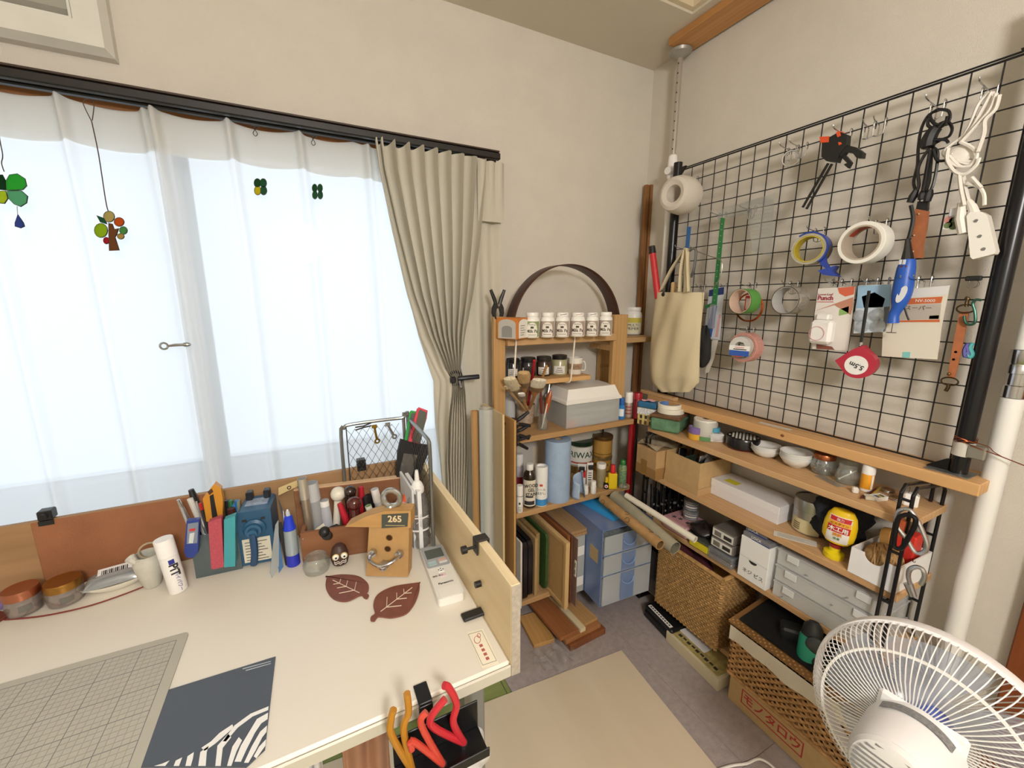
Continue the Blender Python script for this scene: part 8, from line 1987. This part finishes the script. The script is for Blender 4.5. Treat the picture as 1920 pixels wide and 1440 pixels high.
# owl
t, r, h = pot('owl_figure', 'small dark brown owl figure with big white eyes', 'figure',(622,656,1062,1014), TZ,[('body',[(.55,0),(.85,.05),(1,.28),(.96,.55),(.74,.85),(.45,.97),(0,1.)], mat('#46302a',.5))], n=24, foot=.7); unkey(t)
for s_ in (-1,1):
    a = s_*.48; ex = Vector((r*.98*math.sin(a),-r*.98*math.cos(a), h*.56))
    obj('eye_ring', MB().ball(ex, r*.40,16,9,(1,.35,1.05)), mat('#c9b46a',.5), t); obj('eye_white', MB().ball(ex+Vector((0,-r*.05,0)), r*.34,16,9,(1,.4,1.05)), mat('#ecebe2',.4), t); obj('pupil', MB().ball(ex+Vector((r*.02,-r*.16,-r*.02)), r*.13,12,8,(1,.5,1.)), BLACK, t)
for k in range(2): obj('chest_scallop', MB().tube([(r*1.02*math.sin(a),-r*1.02*math.cos(a), h*(.26-.09*k)+.004*abs(math.sin(a*6))) for a in [(-.7+.1*i) for i in range(15)]],.0008,4), mat('#e6e2da',.5), t)
# glass tealight bowl
t, r, h = pot('glass_bowl', 'small thick glass bowl in front of the tool tray', 'bowl',(570,622,1080,1033), TZ,[('glass',[(.75,0),(.9,.03),(1,.3),(1,.55),(.82,.82),(.80,.97),(.83,1.),(.76,.98),(.74,.82),(.93,.55),(.92,.34),(.5,.22),(0,.2)], GLASS)], n=40, foot=.8); unkey(t)
# clear bottle with nozzle
t, r, h = pot('nozzle_bottle', 'clear plastic bottle of liquid with a white pointed nozzle', 'bottle',(765,811,1031,875), TZ,[('bottle',[(.85,0),(.9,.015),(.92,.10),(.80,.16),(.92,.22),(1,.32),(1,.46),(.85,.60),(.5,.70),(.42,.71)], clear('#eef2f2',.10,.03,.5)),('liquid',[(.8,.008),(.86,.02),(.88,.10),(.77,.16),(.89,.22),(.96,.32),(.96,.46),(.87,.56),(0,.56)], clear('#b9b4ae',.18,.02,.4)),('collar',[(.52,.712),(.54,.72),(.54,.77),(.48,.80)], WHITE),('nozzle',[(.46,.801),(.36,.84),(.2,.86),(.16,.96),(.12,1.),(0,1.)], WHITE)], n=32); unkey(t)
obj('white_print', band(r, h*.42, h*.435,.9, off=1.01), WHITE, t); obj('white_print', band(r, h*.24, h*.265,.9, off=.98), WHITE, t); text('POWON', h*.035, WHITE, t,(-r*.2,-r*1.0, h*.46)); obj('white_swirl', MB().tube([(r*1.01*math.sin(a),-r*1.01*math.cos(a), h*(.38+.04*math.sin(a*3))) for a in [(-.2+.1*i) for i in range(12)]],.0008,4), WHITE, t)
# papers standing by the side board
for k,(x_, c_, lb_) in enumerate(((812, '#d8d8d8', 'thin grey-white booklet standing behind the clear bottle'),(820, '#eeeeee', 'thick white booklet standing against the side board'))):
    p = dz(x_+6,1024+2*k); h = ztop(x_-4,915+4*k, p)-TZ
    obj('booklet', MB().bx(-.006-.004*k,.0,0,.13,0, h,.0008), mat(c_,.7), loc=(DX1-.048-.016*(1-k), p.y+.012, TZ), rz=math.radians(1), label=lb_, cat='booklet')
# wire mesh corner stand
TB_ = mat('#8c8f8e',.3,.8); WMm = mat('#55565c',.4,.7)
yc = DYB-.022
L0 = ony(647,905, yc); tl0 = ony(649,792, yc).z; xr_ = ony(797,790, yc).x; xr_ = min(xr_, DX1-.035)
ztp = ony(720,788, yc).z
yf2 = dz(835,1030).y
t = thing('mesh_stand', 'folding stand of grey tube filled with wire mesh in the desk corner', 'stand',(0,0,0))
rr_ = .0048; c_ = .03; x0 = L0.x
obj('frame', MB().tube(smooth_path([(x0, yc, TZ+rr_),(x0, yc, ztp-c_),(x0+c_*.3, yc, ztp-c_*.3),(x0+c_, yc, ztp),(xr_-.012, yc, ztp),(xr_-.006, yc, ztp-.006),(xr_-.006, yc, TZ+rr_)],4), rr_,8), TB_, t)
obj('frame', MB().tube(smooth_path([(xr_+.006, yc, TZ+rr_),(xr_+.006, yc, ztp-.004),(xr_+.006, yc-.012, ztp),(xr_+.006, yf2+c_, ztp),(xr_+.006, yf2+c_*.3, ztp-c_*.3),(xr_+.006, yf2, ztp-c_),(xr_+.006, yf2, TZ+rr_)],4), rr_,8), TB_, t)
def chain(o, U, Wv, nu, nv, nm):
    for i in range(-nv, nu+1):
        for s_ in (1,-1):
            pts = []
            for j in range(nv*2+1):
                f_ = (i+(j/2 if s_ > 0 else nv-j/2))/nu
                if -1e-6 <= f_ <= 1+1e-6: pts.append(o+U*f_+Wv*(j/(nv*2))+(Vector((.0008,.0008,0))*(1 if (j % 2) ^ (s_ > 0) else -1)))
            if len(pts) > 1: obj(nm, MB().tube(pts,.0007,4, cap=False), WMm, t)
chain(Vector((x0+.016, yc, TZ+.02)), Vector((xr_-.006-x0-.03,0,0)), Vector((0,0, ztp-TZ-.034)),7,8, 'mesh_wire')
chain(Vector((xr_+.006, yc-.012, TZ+.02)), Vector((0, yf2-yc+.024,0)), Vector((0,0, ztp-TZ-.034)),6,9, 'mesh_wire')
obj('inner_rod', MB().cyl((x0+.014, yc, TZ),(x0+.014, yc, ztp-.006),.0016, n=6), WMm, t)
# keys hung on the mesh
def hung_key(label, a, e_, c_h):
    A2, E2 = ony(*a, yc-.008), ony(*e_, yc-.008); t_ = thing('old_key', label, 'key', tuple(A2)); d_ = E2-A2; m_ = mat(c_h,.35,.9)
    obj('shank', MB().cyl((0,0,0), d_*.8,.0032, n=8), m_, t_); obj('bow', MB().ring(tuple(d_*.9),.0055,.0024,16,6), m_, t_); obj('bit', MB().box((0,0,.002),(.014,.004,.010),.001), m_, t_)
hung_key('brass toned key hanging on the wire mesh',(702,801),(708,830), '#9a7c2c'); hung_key('silver key hanging on the wire mesh',(727,797),(741,821), '#9ea09e')
p = ony(682,800, yc-.008)
t2 = thing('metal_peg', 'grey metal peg clipped on the top of the wire mesh', 'peg', tuple(p)); 
for s_ in (-1,1): obj('peg_arm', MB().tube([(-.022,0, s_*.004-.003),(0,0, s_*.002),(.02,0, s_*.004+.004)],.0022,6), mat('#55504e',.4,.8), t2)
# black pouch with rulers, hung in the corner
yk = yc-.02
kk = lambda x_, y_, o=0.: ony(x_, y_, yk-o)
def kp(name, pts, th, m, o, par):
    q_ = [kk(*k_, o)-Vector(par.location) for k_ in pts]; n = len(q_)
    obj(name, MB().add([v_ for v_ in q_]+[v_+Vector((0, th,0)) for v_ in q_],[tuple(range(n)), tuple(range(n,2*n))[::-1]]+[(i, n+i, n+(i+1) % n,(i+1) % n) for i in range(n)]), m, par)
t = thing('tool_pouch', 'black pouch with a clear pocket hanging in the mesh corner', 'pouch', tuple(kk(775,870)))
kp('pouch',[(752,825),(775,830),(790,834),(809,837),(795,870),(783,900),(752,925),(744,910),(746,850)],.014, mat('#1c1b1b',.7),.02, t); kp('clear_pocket',[(757,850),(783,853),(766,920),(743,912)],.001, clear('#8a8784',.4,.08,.4),.022, t); kp('red_inside',[(760,890),(768,893),(760,915),(748,912)],.0008, mat('#a83a44',.5),.0215, t)
for pts, c_h, lb_, o in (([(768,773),(772,770),(782,772),(770,830),(758,829)], '#2fa04a', 'green edged plastic rule standing in the black pouch',.012),([(782,767),(786,764),(802,770),(800,785),(786,832),(765,829)], '#d8485c', 'red edged steel rule standing in the black pouch',.016)):
    t = thing('edge_rule', lb_, 'ruler', tuple(kk(780,800))); kp('coloured_edge', pts,.004, mat(c_h,.4), o, t)
    cx_ = sum(q[0] for q in pts)/len(pts); cy_ = sum(q[1] for q in pts)/len(pts); kp('steel_face',[(cx_+(q[0]-cx_)*.74+2, cy_+(q[1]-cy_)*.93+2) for q in pts],.001, mat('#6f716e',.35,.6), o+.0012, t)
# tool holder hanging on the front edge of the desk
p = onz(792,1300, DZ)
t = thing('tool_holder', 'black metal tool holder hooked over the front edge of the desk', 'holder',(p.x, DYF-.007, DZ))
BM_ = mat('#18181a',.35,.2)
obj('hook_strap', MB().bx(-.011,.011,-.004,.034,.0008,.004,.001).bx(-.011,.011,-.0065,-.0025,-.06,.0008,.001), BM_, t)
hx0, hx1 = onz(733,1420, DZ).x-p.x+.01, ony(872,1330, DYF-.04).x-p.x
obj('holder_plate', MB().bx(-.055,.085,-.0105,-.007,-.085,-.03,.001).bx(-.055,.085,-.058,-.0105,-.085,-.082,.001).bx(-.055,.085,-.061,-.058,-.085,-.068,.001), BM_, t)
def plier(label, base, tips, c_h, d=.0052):
    t_ = thing('pliers', label, 'pliers',(t.location.x+base[0], t.location.y+base[1], DZ-.075)); m_ = mat(c_h,.35)
    for k, tpp in enumerate(tips):
        pts = [Vector((0,0,0))]+[ony(x_, y_, t.location.y+base[1]-.004)-Vector(t_.location) for x_, y_ in tpp]
        obj('handle', MB().tube(smooth_path(pts,5), d,10), m_, t_)
    obj('jaws', MB().cyl((0,0,0),(0,0,-.07),.007,.003,8), mat('#5a5c60',.35,.8), t_)
plier('pliers with worn orange-yellow handles in the black holder',(-.032,-.034),[[(735,1380),(733,1350),(738,1330)],[(757,1370),(766,1335),(763,1300)]], '#b9802c')
plier('pliers with red handles crossing upward in the black holder',(.052,-.030),[[(815,1365),(808,1345),(835,1310)],[(850,1355),(856,1320),(842,1290),(832,1285)]], '#c8303c',.0056)
plier('small pliers with coral and black handles hanging forward in the holder',(.012,-.045),[[(790,1360),(800,1335)],[(775,1390),(772,1405)]], '#cf4a3c',.005)
# sheets hanging below the desk front
for k,(x0_, x1_, c_h, lb_) in enumerate(((640,730, '#9c7058', 'large brown leather sheet hanging below the desk front'),(560,600, '#c9c6c4', 'silver wrapping hanging below the desk front near the corner of the mat'))):
    a, e_ = ony(x0_,1400, DYF+.03), ony(x1_,1400, DYF+.03)
    o = obj('hanging_sheet', MB().sheet(lambda u, v: (a.x+(e_.x-a.x)*u, DYF+.03+.006*math.sin(u*14+v*2), DZ-.035-.28*v),24,8), mat(c_h,.4, noise=.15, nscale=20), label=lb_, cat='sheet', ang=180); md = o.modifiers.new('thickness', 'SOLIDIFY'); md.thickness = .002
q = ony(880,1412, DYF+.02); obj('plastic_wad', crumple(0,0,-.04,.035,.03,.08,17,30,18), mat('#d8d8d6',.5, noise=.1, nscale=60), loc=tuple(q), label='crumpled pale plastic hanging at the desk leg', cat='plastic', ang=40)
# ================================================================== ORNAMENTS AT THE WINDOW
yo = -.128
oy = lambda x_, y_: ony(x_, y_, yo)
def pane(t_, c0, pts, c_h, nm='glass_piece'):
    q_ = [oy(*k_)-c0 for k_ in pts]; o_ = [(v_.x, v_.z) for v_ in q_]
    obj(nm, MB().prism(o_,.003), stained(c_h), t_); obj('lead_line', MB().tube([(x_,.0015, z_) for x_, z_ in o_],.0014,5, closed=True), mat('#2a2a28',.4,.5), t_)
def ell(x_, y_, a, b_, rot=0, n=14): return [(x_+a*math.cos(q)*math.cos(rot)-b_*math.sin(q)*math.sin(rot), y_+a*math.cos(q)*math.sin(rot)+b_*math.sin(q)*math.cos(rot)) for q in [2*PI*k/n for k in range(n)]]
c0 = oy(207,440)
t = thing('glass_tree', 'stained glass tree ornament hanging on a long cord from the curtain rail', 'ornament', tuple(c0))
for pts, c_h in ((ell(204,406,10,10), '#c9b878'),(ell(223,416,9,8), '#d8682c'),(ell(189,432,12,13), '#a8c82c'),(ell(231,432,7,7), '#5fa85c'),(ell(226,443,6,5), '#c9a85c'),(ell(199,451,5,6), '#c42c3c'),([(181,404),(196,410),(200,420),(188,416)], '#2f6a4a')): pane(t, c0, pts, c_h)
pane(t, c0,[(204,418),(210,420),(214,430),(222,428),(218,440),(215,445),(223,469),(205,470),(204,440)], '#8a5a38')
obj('cord', MB().tube(smooth_path([oy(*k_)-c0 for k_ in ((203,396),(198,375),(185,290),(172,228))],4),.0012,5), mat('#4a3a34',.8), t); obj('cord_loop', MB().tube(smooth_path([oy(*k_)-c0 for k_ in ((172,228),(156,194),(163,186),(176,192),(173,226))],4),.001,5), mat('#4a3a34',.8), t)
c0 = oy(20,358)
t = thing('glass_clover', 'large stained glass clover with a blue drop at the edge of the curtain', 'ornament', tuple(c0))
for pts, c_h in (([(12,356),(11,340),(18,328),(32,326),(46,335),(49,348),(42,355),(28,356)], '#3fbf4a'),([(13,358),(40,358),(51,368),(49,380),(38,387),(26,382),(16,372)], '#6fbf94'),([(10,356),(-8,354),(-18,342),(-10,328),(4,328),(10,340)], '#1f4a2c'),([(10,358),(14,372),(8,381),(-6,380),(-14,368),(-8,359)], '#c2d83a')): pane(t, c0, pts, c_h)
pane(t, c0,[(33,402),(43,418),(45,424),(38,427),(28,424),(28,418)], '#4a5fae', 'blue_drop'); obj('link', MB().tube([oy(32,387)-c0, oy(33,402)-c0],.0008,5), CHROME, t); obj('cord', MB().tube(smooth_path([oy(*k_)-c0 for k_ in ((8,322),(3,306),(5,290),(-2,250),(-6,175))],4),.001,5), mat('#4a3a34',.8), t)
for (cx_, cy_, s_, last, lb_, top_) in ((488,350,1., '#d8cc2c', 'tiny stained glass clover with one yellow leaf',(478,246)),(595,359,.92, '#2f6a44', 'tiny all-green stained glass clover',(587,264))):
    c0 = oy(cx_, cy_); t = thing('glass_clover', lb_, 'ornament', tuple(c0))
    for dx, dy, c_h in ((-5.5,-7, '#2a5a34'),(5.5,-7, '#2f6440'),(-5,7, last),(6,7, '#356a4a')): pane(t, c0, ell(cx_+dx*s_, cy_+dy*s_,6*s_*(1 if s_ == 1 else .8),8*s_), c_h)
    obj('thread', MB().tube([oy(cx_, cy_-14)-c0, oy(top_[0], top_[1]+6)-c0],.0003,4), mat('#d0d0cc',.6), t)
    p = oy(*top_); t2 = thing('wire_clip',['dark wire clip on the rail above the yellow-leafed clover', 'dark wire clip on the rail above the all-green clover'][s_ < 1], 'clip',(p.x, yo, p.z))
    obj('clip_wire', MB().tube(smooth_path([(-.006,0,.012),(.0,0,.004),(.005,0,-.006),(0,0,-.012),(-.005,0,-.006),(0,0,.004),(.006,0,.012)],4),.0009,5), mat('#2a2826',.4,.6), t2); obj('clip_bar', MB().bx(-.011,.011,-.002,.002,.0115,.0145,.0005), mat('#2a2826',.4,.6), t2)
